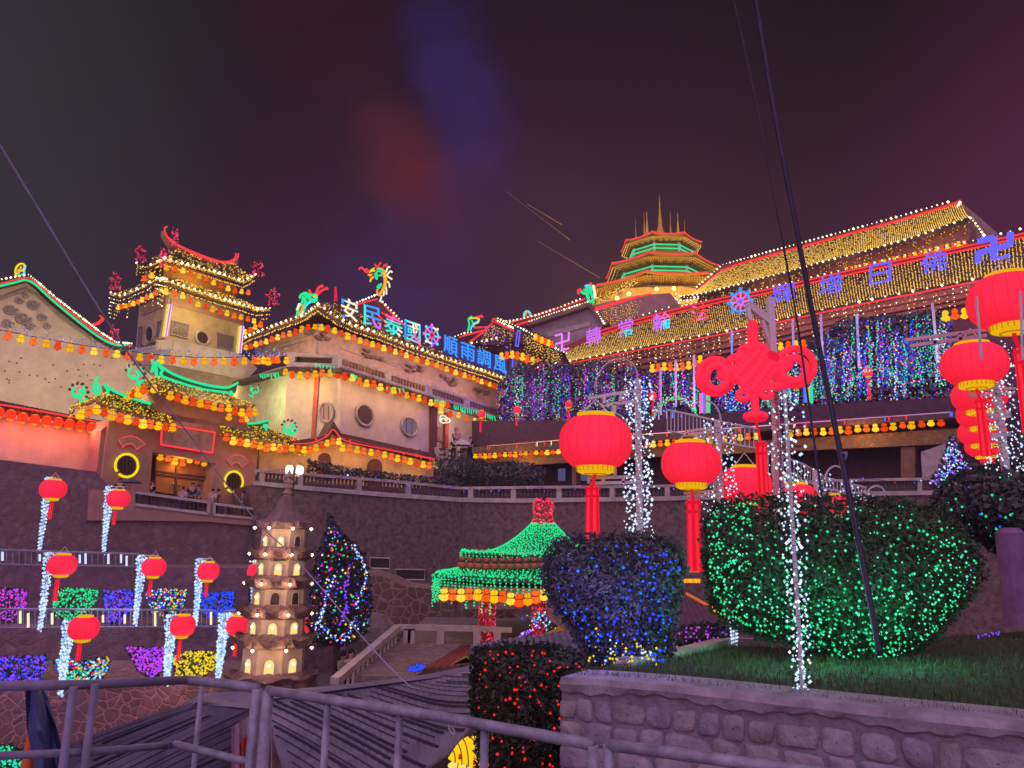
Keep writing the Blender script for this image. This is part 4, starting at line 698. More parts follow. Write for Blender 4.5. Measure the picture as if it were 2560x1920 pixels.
# ================================================================ temple basement with lantern row
PW = Pl(1185, 62, 2352, 44)
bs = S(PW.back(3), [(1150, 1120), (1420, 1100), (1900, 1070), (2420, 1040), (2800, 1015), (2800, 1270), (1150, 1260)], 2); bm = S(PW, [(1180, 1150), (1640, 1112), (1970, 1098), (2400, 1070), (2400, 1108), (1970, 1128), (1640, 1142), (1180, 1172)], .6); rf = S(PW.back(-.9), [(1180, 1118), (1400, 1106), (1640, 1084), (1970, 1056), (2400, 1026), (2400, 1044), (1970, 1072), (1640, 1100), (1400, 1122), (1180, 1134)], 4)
pr_ = S(PW.back(2), [(1180, 1052), (1640, 1050), (1970, 1015), (2400, 992), (2400, 1040), (1970, 1075), (1640, 1102), (1180, 1136)], 1.5)
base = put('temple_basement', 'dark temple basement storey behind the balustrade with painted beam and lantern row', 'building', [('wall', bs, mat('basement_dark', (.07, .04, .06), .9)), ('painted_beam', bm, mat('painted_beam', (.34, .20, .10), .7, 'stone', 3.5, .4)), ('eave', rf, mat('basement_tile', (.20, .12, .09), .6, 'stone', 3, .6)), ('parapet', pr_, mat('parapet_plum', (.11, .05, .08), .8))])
for a, b, y0, y1 in ((2252, 2288, 1112, 1200), (1300, 1312, 1150, 1215), (1500, 1514, 1140, 1215), (1760, 1776, 1125, 1215), (1430, 1440, 1150, 1215)): S(PW.back(.3), [(a, y0), (b, y0 - 3), (b, y1), (a, y1)], .8).build('column', mat('brown_column', (.22, .12, .09), .8), base)
S(PW.back(-.5), [(2302, 1130), (2365, 1108), (2368, 1196), (2306, 1198)], .3).build('pale_panel', mat('pale_panel', (.42, .34, .36), .8), base)
for a, b in ((1395, 1412), (1432, 1470)): 
    o = S(PW.back(2.7), [(a, 1172), (b, 1171), (b, 1202), (a, 1202)], .1).build('window', em('window_blue', (86, 84, 130), .8), base)
gourds(PW.back(-.5)([(1188, 1141), (1240, 1138), (1300, 1134), (1396, 1127)]), 17, .56, 'along the left basement eave', 'gourd lanterns along the basement eave')
gourds(PW.back(-.5)([(1600, 1112), (1640, 1109), (1780, 1099), (1890, 1092)]), 17, .56, 'along the middle basement eave', 'gourd lanterns along the basement eave')
gourds(PW.back(-.5)([(1975, 1084), (2010, 1082), (2100, 1076), (2216, 1067), (2300, 1061), (2352, 1056)]), 18, .56, 'along the right basement eave', 'gourd lanterns along the basement eave')
neon('led_icicles', 'short red and white led tubes standing on the basement eave', PW.back(-1), [([(x, 1118 - (x - 1185) * .072 + random.uniform(-4, 0)), (x, 1118 - (x - 1185) * .072 + 9)], random.choice([nR, nR, nW, nI])) for x in [random.uniform(1190, 2380) for _ in range(34)]], .04, 'led light')
for x, y in ((1290, 1150), (1750, 1115), (2150, 1085)): lamp('garland_light', PW.back(-1.6).one(x, y), (1, .5, .15), 40, .5)
# ================================================================ main temple on the right
PR = Pl(1431, 80, 2560, 49); PT = Pl(1240, 67, 2420, 48)
ev = [(1425, 905), (1600, 871), (1865, 821), (2094, 769), (2300, 728), (2461, 697), (2720, 644), (3000, 590)]; tpx = [(1411, 880), (1501, 838), (1624, 800), (1817, 752), (1885, 742), (2012, 713), (2104, 691), (2366, 637), (2560, 594), (2720, 560), (3000, 500)]
e3 = PR(ev); t3 = PR.back(5.5)(tpx); SR = Surf(e3, t3, .15)
ev2 = [(1700, 742), (1745, 738), (1781, 729), (1868, 707), (1982, 677), (2080, 650), (2161, 630), (2284, 595), (2423, 545)]; tp2 = [(1742, 730), (1805, 675), (1900, 648), (2100, 594), (2250, 553), (2370, 518), (2402, 506)]
e4 = PR.back(8)(ev2); t4 = PR.back(13)(tp2); SR2 = Surf(e4, t4, .15)
m1 = MB(); SR.mesh(m1, 124, .10, 6, .35); m2 = MB(); SR2.mesh(m2, 80, .10, 6, .35)
dn = lambda q, d: [(x, y + d) for x, y in q]
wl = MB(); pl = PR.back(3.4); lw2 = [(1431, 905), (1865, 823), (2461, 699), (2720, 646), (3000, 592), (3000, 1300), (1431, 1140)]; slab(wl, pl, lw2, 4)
fr1 = MB()
for d0, d1, off in ((6, 22, 1.2), (26, 38, 2.0), (44, 52, 2.6)):
    for (a, b), (c, d) in zip(ev, ev[1:]): slab(fr1, PR.back(off), [(a, b + d0), (c, d + d0), (c, d + d1), (a, b + d1)], .3)
ub = MB()
for (a, b), (c, d) in zip(ev2[1:], ev2[2:]): slab(ub, PR.back(9.5), [(a, b), (c, d), (c, d + 90), (a, b + 90)], 1.5)
rdg = MB()
for (a, b), (c, d) in zip(tpx, tpx[1:]): slab(rdg, PR.back(5.2), [(a, b - 14), (c, d - 14), (c, d + 2), (a, b + 2)], .5)
rdg2 = MB()
for (a, b), (c, d) in zip(tp2, tp2[1:]): slab(rdg2, PR.back(12.8), [(a, b - 9), (c, d - 9), (c, d + 2), (a, b + 2)], .4)
gb = S(PR.back(12.9), [(2398, 502), (2440, 540), (2480, 600), (2385, 600), (2368, 560)], 6)
tmat = mat('temple_red', (.34, .17, .15), .8, scale=1.5)
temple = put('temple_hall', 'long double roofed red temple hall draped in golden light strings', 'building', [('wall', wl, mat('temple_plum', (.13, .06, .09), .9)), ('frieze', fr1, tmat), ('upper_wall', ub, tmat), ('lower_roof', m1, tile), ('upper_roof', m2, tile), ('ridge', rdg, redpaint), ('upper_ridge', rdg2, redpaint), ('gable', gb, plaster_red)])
def net(name, label, s, ncol, nrow, r, skew=.0, drop=.12, ragged=.1):
    mb = MB()
    for i in range(ncol):
        a = (i + .5) / ncol
        for j in range(nrow):
            b = (j + random.uniform(.2, .8)) / nrow
            if random.random() < ragged: continue
            p = s.p(min(1, max(0, a + random.uniform(-.12, .12) / ncol)), b); mb.octa(p + V((0, -.05, drop)), r * random.uniform(.75, 1.2))
        mb.tube([s.p(a, t / 4) + V((0, 0, drop * .8)) for t in range(5)], r * .25, 3, 1)
    return single(name, mb, [bG, black], label, 'light net', 'golden light strands on the temple roofs')
net('roof_light_net', 'golden light strands running down the lower temple roof', SR, 235, 24, .055); net('roof_light_net', 'finer golden light strands running down the upper temple roof', SR2, 170, 21, .058)
ln = lambda q, k: PR.back(k)(q)
neon('neon_tube', 'double red neon tubes along the lower ridge of the temple roof', PR.back(5), [(dn(tpx[1:], -2), nR), (dn(tpx[1:], -11), nR)], .07); neon('neon_tube', 'red neon tube along the eave of the lower temple roof', PR.back(-.2), [(dn(ev, 3), nR)], .07); neon('neon_tube', 'red neon tube along the top ridge of the upper temple roof', PR.back(12.6), [(dn(tp2, -3), nR)], .10)
bulbs('bulb_string', 'starry warm bulbs along the eave of the lower temple roof', 'light string', [p + V((0, -.1, .1)) for p in resample(PR.back(-.2)(ev), 53)], .12, bW, 'warm bulb strings on roof edges')
bulbs('bulb_string', 'warm bulbs along the lower ridge of the temple roof', 'light string', resample(PR.back(5.3)(dn([(1411, 872), (1465, 848), (1501, 828), (1545, 812)], 0)), 18) + resample(PR.back(5.3)([(1608, 787), (1640, 778), (1672, 768)]), 5) + resample(PR.back(5.3)([(1860, 730), (1930, 716), (1990, 702), (2094, 678), (2218, 648), (2335, 622), (2430, 602), (2490, 587), (2600, 560)]), 40), .10, bW, 'warm bulb strings on roof edges')
bulbs('bulb_string', 'warm bulbs along the eave of the upper temple roof', 'light string', resample(PR.back(7.9)(dn(ev2, -2)), 52), .12, bW, 'warm bulb strings on roof edges'); bulbs('bulb_string', 'warm bulbs dotting the top ridge of the upper temple roof', 'light string', resample(PR.back(12.8)(dn(tp2[:-1], -13)), 62), .12, bW, 'warm bulb strings on roof edges')
bulbs('bulb_string', 'thick warm bulb line on the right gable of the upper temple roof', 'light string', resample(PR.back(12.4)([(2400, 506), (2384, 532), (2366, 560)]), 14) + resample(PR.back(9)([(2366, 566), (2395, 556), (2425, 543), (2440, 560), (2465, 595)]), 14), .13, bW, 'warm bulb strings on roof edges')
bulbs('bulb_string', 'looping warm bulbs at the left corner of the upper temple roof', 'light string', resample(PR.back(7)([(1745, 742), (1715, 745), (1690, 733), (1688, 748), (1720, 752), (1745, 746)]), 16) + resample(PR.back(7)([(1690, 748), (1705, 765), (1730, 760), (1765, 750)]), 8), .12, bW, 'warm bulb strings on roof edges')
icicles('icicle_lights', 'scattered golden icicle lights under the lower temple eave', PR.back(.2)(dn(ev, 8)), 126, .4, 2.8, .06, [bG, bG, bW], jit=.12)
icicles('icicle_lights', 'fan shaped golden strings under the upper temple eave', PR.back(8.6)(dn(ev2[1:], 6)), 80, .4, 1.6, .055, bG, jit=.25)
# gourd lanterns too small to tell apart along the upper band and behind the poles
mb = MB(); 
def tiny(P, h):
    for i, p in enumerate(P):
        k = 2 * (i % 2); mb.lathe(p + V((0, 0, -h * .35)), [(.0, -h * .4), (h * .34, -h * .2), (h * .3, 0), (h * .16, h * .12), (h * .25, h * .3), (h * .2, h * .5), (0, h * .6)], 8, [k, k, k, k, k, k])
tiny(resample(PR.back(8.8)(D((810, 668), (1000, 630), (1280, 565), (1520, 505), (1740, 455))), 24), .62); tiny(resample(PT(C((1360, 1440), (1450, 1425), (1560, 1430), (1670, 1410), (1740, 1370))), 9), .75); tiny(resample(PT(D((290, 1265), (360, 1255), (470, 1245))), 4), .7); tiny(resample(PT.back(-1)(D((1590, 1020), (1665, 1005), (1740, 1000))), 3), .8)
tiny(resample(PT.back(6)(C((170, 1345), (250, 1330), (330, 1345), (380, 1370), (455, 1395))), 8), .9); tiny(resample(PT.back(10)(C((440, 1195), (500, 1225), (570, 1250))), 6), .8)
tag(mb.build('gourd_lantern_garland', [Y_, O_, O_]), 'tiny distant gourd lanterns strung along the temple eaves', 'lantern', kind='stuff')
for x, y in ((1500, 905), (1650, 880), (1800, 850), (1950, 815), (2100, 785), (2250, 755), (2400, 725)): lamp('eave_light', PR.back(-1).one(x, y + 20), (1, .42, .45), 90, .5)
for x, y in ((1900, 712), (2100, 660), (2300, 605)): lamp('eave_light', PR.back(7).one(x, y + 14), (1, .5, .3), 50, .5)
# characters along the temple ridge
TG = PR.back(3.2)
def manji(k, x0, x1, yl0, yr0, yl1, yr1):
    f = lambda a, b: ((x0 + (x1 - x0) * a), (yl0 + (yr0 - yl0) * a) * (1 - b) + (yl1 + (yr1 - yl1) * a) * b)
    return [k(f(.03, .97), f(.5, .97)), k(f(.5, .97), f(.5, .03)), k(f(.5, .03), f(.97, .03)), k(f(.03, .03), f(.03, .5)), k(f(.03, .5), f(.97, .5)), k(f(.97, .5), f(.97, .97))]
TL_ = 'neon characters on the temple ridge'
neon('neon_character', 'pink violet four armed neon symbol at the left end of the temple ridge', TG, [(q, em('neon_orchid', (240, 130, 255), 1.1)) for q in manji(C, 590, 705, 1335, 1300, 1195, 1165)], .13, 'neon sign', TL_)
neon('neon_character', 'blue four armed neon symbol at the right end of the temple ridge', TG, [(q, nI) for q in manji(D, 1840, 2110, 640, 575, 450, 375)], .24, 'neon sign', TL_)
for ch, k, q, mm, pk, lb in (('轉', C, (838, 955, 1285, 1255, 1150, 1120), [nV], None, 'violet neon character first right of the pink symbol on the temple ridge'), ('常', C, (1095, 1210, 1220, 1190, 1085, 1055), [nV, nC], lambda x, y: 1 if y < .35 and x > .3 else 0, 'violet neon character second right of the pink symbol on the temple ridge'), ('輪', C, (1368, 1505, 1170, 1135, 1030, 1000), [nV, nP, nC], lambda x, y: 0 if x < .5 else (1 if y > .5 else 2), 'violet and pink neon character left of the red one on the temple ridge'), ('法', C, (1665, 1812, 1100, 1065, 965, 930), [nR, nP], lambda x, y: 1 if x < .35 and y > .5 or (.4 < x < .75 and y < .45) else 0, 'red neon character left of the dharma wheel on the temple ridge'), ('輝', D, (225, 402, 960, 920, 810, 770), [nI], None, 'first indigo neon character right of the wheel on the temple ridge'), ('增', D, (590, 772, 895, 855, 735, 695), [nI], None, 'second indigo neon character right of the wheel on the temple ridge'), ('日', D, (990, 1165, 815, 775, 645, 605), [nI], None, 'third indigo neon character shaped like a ladder on the temple ridge'), ('佛', D, (1395, 1605, 730, 685, 555, 510), [nI], None, 'fourth indigo neon character left of the blue symbol on the temple ridge')):
    sign(ch, lb, TG, qd(k, *q), mm, pk, TL_)
wheel(TG, C, 2058, 930, 92, 98, -.15, [nB], [nP, nV], [nB], nP, 'blue and pink neon dharma wheel at the middle of the temple ridge', .10, [(q, nI) for q in manji(C, 2035, 2080, 950, 945, 915, 908)])
# white poles in front of the temple
for i, (x0, y0, x1, y1) in enumerate([H((1425, 60), (1430, 435))[0] + H((1425, 60), (1430, 435))[1], H((1545, 0), (1548, 370))[0] + H((1545, 0), (1548, 370))[1], H((1690, -40), (1695, 400))[0] + H((1690, -40), (1695, 400))[1], (1982, 800, 1984, 885), (2052, 786, 2056, 890), (2142, 785, 2148, 920), (2331, 757, 2345, 905), H((1352, 480), (1352, 625))[0] + H((1352, 480), (1352, 625))[1], H((1412, 400), (1415, 640))[0] + H((1412, 400), (1415, 640))[1], H((1475, 400), (1480, 640))[0] + H((1475, 400), (1480, 640))[1], (2268, 1050, 2288, 1185)]):
    single('pole', MB().tube([PT.back(-.5).one(x0, y0), PT.back(-.5).one(x1, y1)], .09 if i < 7 else .06, 8), metal_w, f'{ORD[i]} slim white pole listed from the left in front of the temple lights' if False else 'slim white pole in front of the temple ' + ['left of the round lantern arch', 'above the middle of the lantern arch', 'beside the left loop of the red knot', 'just right of the tall grey post', 'under the first indigo character', 'with blue lights at its top', 'left of the top right red lantern', 'at the left foot of the arch', 'under the left of the lit arch', 'under the middle of the lit arch', 'by the pale panel of the basement'][i], 'pole', 'white poles before the temple')
# hanging multicolour lights over dark foliage
def mass(name, label, xs, topf, botf, n, seed, Y, cols):
    random.seed(seed); lf = MB(); P = []
    for _ in range(n * 55):
        x = random.uniform(*xs); y = random.uniform(topf(x), botf(x)); P.append(PT.back(random.uniform(.1, 1.6)).one(x, y))
    leaves(lf, P, .33); single('foliage', lf, leafd, label[0], 'creeper')
    b = MB()
    c0 = 0
    for k in range(n):
        x = xs[0] + (xs[1] - xs[0]) * (k + random.random()) / n
        if k % 4 == 0: c0 = random.choice(cols)
        if math.sin(k * .55 + seed) + .6 * math.sin(k * 1.7) < -.75: continue
        t, bo = topf(x), botf(x); y0 = t + (bo - t) * random.uniform(0, .35); y1 = bo - (bo - t) * random.uniform(0, .3); c = c0 if random.random() < .6 else random.choice(cols); y = y0; z = random.uniform(-.9, .1); dx = 0; dens = random.uniform(2.6, 8.5)
        while y < y1:
            p = PT.back(z + random.uniform(-.1, .1)).one(x + dx + random.uniform(-4, 4), y); b.octa(p, random.uniform(.035, .075), c if random.random() < .6 else random.randrange(8)); y += dens * random.uniform(.5, 1.5); dx += random.uniform(-.7, .7)
    for _ in range(n * 5):
        x = random.uniform(*xs); b.octa(PT.back(random.uniform(-.8, .2)).one(x, random.uniform(topf(x), botf(x))), random.uniform(.03, .07), random.randrange(8))
    tag(b.build(name, MIX), label[1], 'light curtain', kind='stuff'); random.seed(seed + 50)
il = lambda q: (lambda x: next((c + (e - c) * (x - a) / (d - a) for (a, c), (d, e) in zip(q, q[1:]) if a <= x <= d), q[-1][1]))
mass('string_lights', ('dark foliage behind the hanging lights left of the knot', 'dense tangle of multicoloured string lights hanging left of the red knot'), (1245, 1900), il([(1245, 960), (1300, 905), (1430, 912), (1500, 905), (1650, 925), (1900, 885)]), il([(1245, 1065), (1300, 1080), (1430, 1072), (1600, 1050), (1700, 1030), (1900, 1045)]), 130, 3, 0, [0, 1, 1, 2, 2, 3, 3, 4, 7])
mass('string_lights', ('dark foliage behind the hanging lights right of the knot', 'dense tangle of blue and green string lights hanging right of the red knot'), (1900, 2380), il([(1900, 890), (1960, 880), (2040, 850), (2100, 800), (2250, 790), (2330, 775), (2380, 790)]), il([(1900, 1060), (1960, 1070), (2050, 1050), (2120, 1015), (2250, 1000), (2330, 1000), (2380, 990)]), 118, 4, 0, [0, 1, 1, 2, 3, 3, 7, 7])
random.seed(21)
def arch(label, q, k, cols):
    P = []
    for p in resample(smooth(PT.back(-1.2)(k(*q)), 2), 150):
        P += [p + V((random.uniform(-.16, .16), random.uniform(-.1, .1), random.uniform(-.16, .16)))]
    bulbs('light_arch', label, 'light arch', P, .06, cols, 'arches of fairy lights')
arch('arch of green and white fairy lights left of the red knot', ((1370, 460), (1390, 400), (1440, 330), (1540, 292), (1640, 322), (1690, 390), (1705, 420)), H, [bGr, bGr, bC, bY, bM]); arch('arch of green and blue fairy lights right of the black cable', ((812, 315), (822, 230), (870, 140), (980, 68), (1090, 60), (1190, 115), (1245, 200), (1275, 290)), I, [bGr, bGr, bT, bC, bM])
for lb, k, x, y0, y1 in (('blue led meteor tube beside the spiral lit pole', H, 1297, 130, 600), ('left blue led meteor tube above the second red lantern', H, 1522, 420, 680), ('right blue led meteor tube above the second red lantern', H, 1592, 420, 710), ('blue led meteor tube below the temple dharma wheel', C, 1988, 1155, 1335), ('short blue led meteor tube on a white pole', D, 892, 1035, 1100)):
    pl = PT.back(-3); P = pl(k(*[(x + 1.5 * i / 30, y0 + (y1 - y0) * i / 30) for i in range(31)])); m = MB()
    for p in P: m.octa(p, .075)
    m.tube(P, .05, 5, 1); single('meteor_tube', m, [em('led_pale_blue', (120, 150, 255), 1.5), em('led_blue', (48, 52, 255), 1.1)], lb, 'led tube', 'blue led meteor tubes')
for lb, k, x, y0, y1 in (('striped pink, blue and green neon panel left of the knot tassel', H, 1742, 262, 418), ('striped blue and green neon panel right of the knot post', I, 480, 215, 335)):
    neon('striped_neon_sign', lb, PT.back(-2), [(k((x + 11 * i, y0), (x + 11 * i + 2, y1)), c) for i, c in enumerate((nP, nP, nB, nI, nR, nG, nG) if k is H else (nI, nB, nI, nO, nG, nG))], .1, 'neon panel')
bulbs('light_heap', 'cluster of blue and white fairy lights behind the knot tail', 'light string', [PT.back(-2).one(*H((random.gauss(1985, 38), random.gauss(330, 42)))[0]) for _ in range(110)], .06, [bB, bC, bV, bT])
# ================================================================ roofs between the two halls
MC = Pl(1160, 78, 1420, 84); MA = Pl(1330, 92, 1500, 88)
g0 = S(MC.back(.5), XX((1090, 565), (1350, 690), (1420, 760), (1400, 1010), (860, 960), (720, 860)), 6); s0 = Surf(MC.back(-1)(XX((1390, 830), (1600, 930), (1950, 1080))), MC.back(3)(XX((1100, 560), (1500, 660), (1920, 850))), .2); sm_ = MB(); s0.mesh(sm_, 24, .1); s1 = Surf(MC.back(-1)(XX((560, 800), (760, 870), (1130, 900), (1390, 830))), MC.back(.4)(XX((700, 790), (900, 690), (1090, 560), (1240, 640))), .2); s1.mesh(sm_, 20, .1)
wl0 = S(MC.back(1.2), XX((1300, 800), (1420, 840), (1980, 1090), (1990, 1250), (1560, 1260), (1270, 1380)), 3); post = S(MC.back(-.6), XX((1330, 1060), (1410, 1060), (1400, 1350), (1320, 1350)), .8)
put('side_pavilion', 'small hipped pavilion between the two halls, outlined in red neon', 'building', [('gable_wall', g0, mat('gable_plum', (.16, .08, .10), .7)), ('roof', sm_, tile), ('wall', wl0, tmat), ('pillar', post, mat('violet_pillar', (.28, .20, .36), .7))])
neon('neon_tube', 'red neon tubes outlining the small pavilion roof between the halls', MC.back(-1.2), [(XX((740, 862), (900, 740), (1060, 590)), nR), (XX((1060, 590), (1060, 540), (1090, 530), (1105, 560), (1090, 590)), nR), (XX((1100, 580), (1220, 640), (1350, 705)), nR), (XX((800, 660), (980, 650)), nR), (XX((600, 790), (760, 740), (980, 690)), nR)], .1)
bulbs('bulb_string', 'warm bulbs on the small pavilion roof between the halls', 'light string', resample(MC.back(-1.3)(XX((1130, 530), (1300, 600), (1420, 650), (1560, 720), (1740, 840), (1900, 930), (2080, 1010))), 26) + resample(MC.back(-1.3)(XX((770, 870), (950, 840), (1030, 820), (1110, 800))), 6) + resample(MC.back(-1.3)(XX((540, 780), (640, 740), (760, 720))), 6) + resample(MC.back(-1.3)(XX((1130, 565), (1250, 620), (1340, 660))), 8), .13, bW, 'warm bulb strings on roof edges')
icicles('icicle_lights', 'golden icicle lights over the right slope of the small pavilion', MC.back(-1.2)(XX((1500, 760), (1700, 880), (1990, 1040))), 46, 1.0, 3.4, .06, [bG, bO] if False else bG, jit=.15); icicles('icicle_lights', 'golden and violet icicle lights under the gable of the small pavilion', MC.back(-.9)(XX((930, 720), (1080, 640), (1240, 700), (1340, 760))), 40, .8, 2.6, .06, [bG, bG, bV], jit=.15)
neon('neon_outline', 'thin blue neon frame on the pillar between the halls', MC.back(-1.5), [(XX((1405, 700), (1440, 705)), nB), (XX((1440, 705), (1410, 920)), nI), (XX((1405, 700), (1375, 910)), nI), (XX((1375, 910), (1410, 920)), nI), (XX((1335, 1080), (1325, 1340)), nI), (XX((1240, 920), (1270, 940)), nI)], .08, 'neon frame')
neon('neon_tube', 'short red neon eave tube with star bulbs left of the temple eave', MC.back(-2), [(XX((1600, 1225), (1760, 1200), (1960, 1165)), nR)], .10)
bulbs('bulb_string', 'few bright warm bulbs on the short eave left of the temple', 'light string', MC.back(-2.1)(XX((1520, 1250), (1680, 1200), (1855, 1178), (1940, 1160))), .2, bW, 'warm bulb strings on roof edges')
# gable ended hall stepping up the hill
gh = MB(); slab(gh, MA, C((380, 1120), (600, 1035), (850, 945), (985, 1100), (830, 1330), (560, 1330)), 8); gr = MB()
for q in (C((230, 1090), (850, 925), (860, 965), (390, 1120), (240, 1120)), C((850, 925), (1010, 1100), (990, 1120), (850, 962))): slab(gr, MA.back(-1), q, 9)
gs = MB(); slab(gs, MA.back(-.15), C((520, 1170), (870, 1085), (880, 1115), (540, 1210)), .2)
put('gable_hall', 'grey gabled hall stepping up the slope between the two temples', 'building', [('wall', gh, mat('gable_grey', (.40, .30, .30), .85, scale=.6)), ('roof_edge', gr, mat('gable_roof', (.22, .13, .13), .8)), ('string_course', gs, trim)])
neon('neon_tube', 'red neon tubes along the rising ridge of the grey gabled hall', MA.back(-1.2), [(C((235, 1095), (530, 1010), (830, 908)), nR), (C((270, 1120), (400, 1080)), nR), (C((905, 1000), (1080, 945), (1245, 893)), nR), (C((905, 985), (1080, 930), (1350, 868)), nR)], .11)
bulbs('bulb_string', 'warm bulbs along the rising ridge of the grey gabled hall', 'light string', resample(MA.back(-1.3)(C((180, 1085), (260, 1078), (450, 1035), (640, 970), (790, 908))), 22) + resample(MA.back(-1.3)(C((390, 1085), (560, 1025), (700, 980), (850, 930))), 24) + resample(MA.back(-1.3)(C((925, 1010), (950, 1050), (980, 1100))), 6), .13, bW, 'warm bulb strings on roof edges')
rb2 = MB(); slab(rb2, MA.back(3), C((890, 960), (1250, 880), (1500, 860), (1600, 1000), (1300, 1110), (1000, 1180)), 5); single('hill_building', rb2, plaster_red, 'reddish wall rising behind the grey gabled hall below the pagoda', 'building')
icicles('icicle_lights', 'golden icicle lights below the red tubes behind the gabled hall', MA.back(1)(C((915, 1020), (1080, 975), (1235, 930))), 34, 1.5, 5, .06, bG, jit=.2)
neon('neon_dragon', 'green neon dragon on the peak of the grey gabled hall', MA.back(-1), [(C((895, 940), (890, 890), (870, 850), (890, 820)), nG), (C((860, 900), (840, 860), (850, 820), (880, 810)), nG), (C((820, 840), (850, 830), (880, 850)), nG), (C((800, 850), (830, 870), (860, 860)), nG), (C((910, 900), (905, 850), (895, 800)), nW), (C((780, 870), (775, 840), (800, 830)), nR), (C((870, 800), (880, 780)), nR), (C((845, 880), (860, 920), (875, 935)), nG), (C((830, 810), (860, 800), (880, 830)), nC)], .18, 'neon dragon', 'neon dragons on the hall roofs'); neon('neon_finial', 'small green and gold neon flower on the rising ridge', MA.back(-1), [(C((350, 1050), (345, 1020), (375, 998), (400, 1020), (395, 1050)), nC), (C((365, 1040), (360, 1018), (378, 1008), (388, 1025)), nO)], .12)
# ================================================================ octagonal pagoda on the hill
pc = at(1653, 700, 125); cxp, cyp = pc.x, pc.y
zf = lambda v, r: at(1653, v, 125 - r * .924).z
oct_ = lambda r, z, n=8, a0=math.pi / 8: [V((cxp + r * math.cos(a0 + i * 2 * math.pi / n), cyp + r * math.sin(a0 + i * 2 * math.pi / n), z)) for i in range(n)]
pg = thing('pagoda', 'tall octagonal golden lit pagoda with red eaves and spires on the hill', 'pagoda', V((cxp, cyp, 20)))
tiers = [(7.2, zf(585, 7.2), 5.2), (10.0, zf(636, 10), 7.2), (13.0, zf(684, 13), 9.4)]
pgold = mat('pagoda_gold', (.30, .165, .015), .7, 'tile', 3, .5)
for k, (r, z, rw) in enumerate(tiers):
    m = MB(); lo = oct_(r, z); hi = oct_(rw * .75, z + (1.0 if k == 0 else 2.4)); inn = oct_(rw, z - .9)
    lo2 = oct_(r, z - .35)
    for i in range(8):
        j = (i + 1) % 8; n = 6
        m.surf([[lo[i].lerp(lo[j], t / n) + V((0, 0, .35 * (abs(2 * t / n - 1)) ** 2)) for t in range(n + 1)], [hi[i].lerp(hi[j], t / n) for t in range(n + 1)]])
        m.surf([[lo2[i].lerp(lo2[j], t / n) + V((0, 0, .35 * (abs(2 * t / n - 1)) ** 2)) for t in range(n + 1)], [lo[i].lerp(lo[j], t / n) + V((0, 0, .35 * (abs(2 * t / n - 1)) ** 2)) for t in range(n + 1)]])
        ng = 36; m.surf([[inn[i].lerp(inn[j], t / ng) + V((0, 0, .18 * (t % 2))) for t in range(ng + 1)], [lo2[i].lerp(lo2[j], t / ng) + V((0, 0, .18 * (t % 2))) for t in range(ng + 1)]])
    m.build('roof', pgold, pg)
    w = MB(); zb = tiers[k + 1][1] + 2 if k < 2 else z - 9; a, b = oct_(rw, z - .9), oct_(rw, zb)
    for i in range(8): w.add([a[i], a[(i + 1) % 8], b[(i + 1) % 8], b[i]], [[0, 1, 2, 3]])
    w.build('wall', mat('pagoda_wall', (.46, .28, .02), .8, scale=.8), pg)
    for p in oct_(rw + .35, zb): c = MB(); c.tube([p, p + V((0, 0, z - .9 - zb))], .28, 6); c.build('column', mat('column_white', (.7, .66, .6), .6), pg)
    e = MB(); P = []
    for i in range(8):
        a, b = lo[i], lo[(i + 1) % 8]; P += [a.lerp(b, t / 8) + V((0, 0, .35 * (abs(2 * t / 8 - 1)) ** 2 + .1)) for t in range(8)]
    e.tube(P, .13, 5, closed=True); single('neon_tube', e, nR, f'red neon eave ring around the {("top", "middle", "lowest")[k]} roof of the pagoda', 'neon light', 'neon rings on the pagoda')
    if k < 2:
        g = MB()
        for dz in (-1.3, -2.0):
            g.tube(oct_(rw + .55, z + dz), .13, 5, closed=True)
        for p in oct_(rw + .55, z - 1.3): g.tube([p, p + V((0, 0, -.7))], .1, 4)
        single('neon_rail', g, nG, f'green neon rails under the {("top", "middle")[k]} roof of the pagoda', 'neon light', 'neon rings on the pagoda')
    mbv = MB()
    for i in range(8):
        a, b = oct_(r * .98, z - .3)[i], oct_(r * .98, z - .3)[(i + 1) % 8]
        for t in range(22):
            p = a.lerp(b, (t + .5) / 22); q = V((cxp, cyp, z - 1.2)); d = (q - p).normalized()
            for s in range(5): mbv.octa(p + d * s * (r - rw) / 5 + V((0, 0, -.12)), .075)
    single('net_light', mbv, bG, f'faint golden light strings under the {("top", "middle", "lowest")[k]} eave of the pagoda', 'light net', 'golden lights on the pagoda')
bz = tiers[2][1]; bt_ = MB()
for i in range(8): a, b = oct_(10.2, bz - 1.0), oct_(10.4, bz - 4.2); bt_.add([a[i], a[(i + 1) % 8], b[(i + 1) % 8], b[i]], [[0, 1, 2, 3]])
bt_.build('gallery', mat('gallery_gold', (.60, .40, .08), .6, 'stone', .9, .8), pg)
st = MB()
for i in range(24): a = i * math.pi / 12; c = V((cxp + 10.7 * math.cos(a), cyp + 10.7 * math.sin(a), bz - 4.2)); st.lathe(c, [(.5, 0), (.6, .5), (.35, 1.1), (.42, 1.5), (.2, 1.9), (.3, 2.3), (.1, 2.7)], 8)
st.build('guardian_statues', gold_p, pg); lb_ = MB()
for i in range(8): a, b = oct_(11.5, bz - 4.2), oct_(15, bz - 12); lb_.add([a[i], a[(i + 1) % 8], b[(i + 1) % 8], b[i]], [[0, 1, 2, 3]])
lb_.build('base', mat('pagoda_base', (.40, .25, .06), .9, scale=.7), pg)
tz = tiers[0][1] + .7
cr = MB(); cr.lathe((cxp, cyp, tz - .3), [(4.0, 0), (3.9, .8), (3.2, 1.2), (2.2, 1.4)], 16); cr.build('crown_drum', pgold, pg)
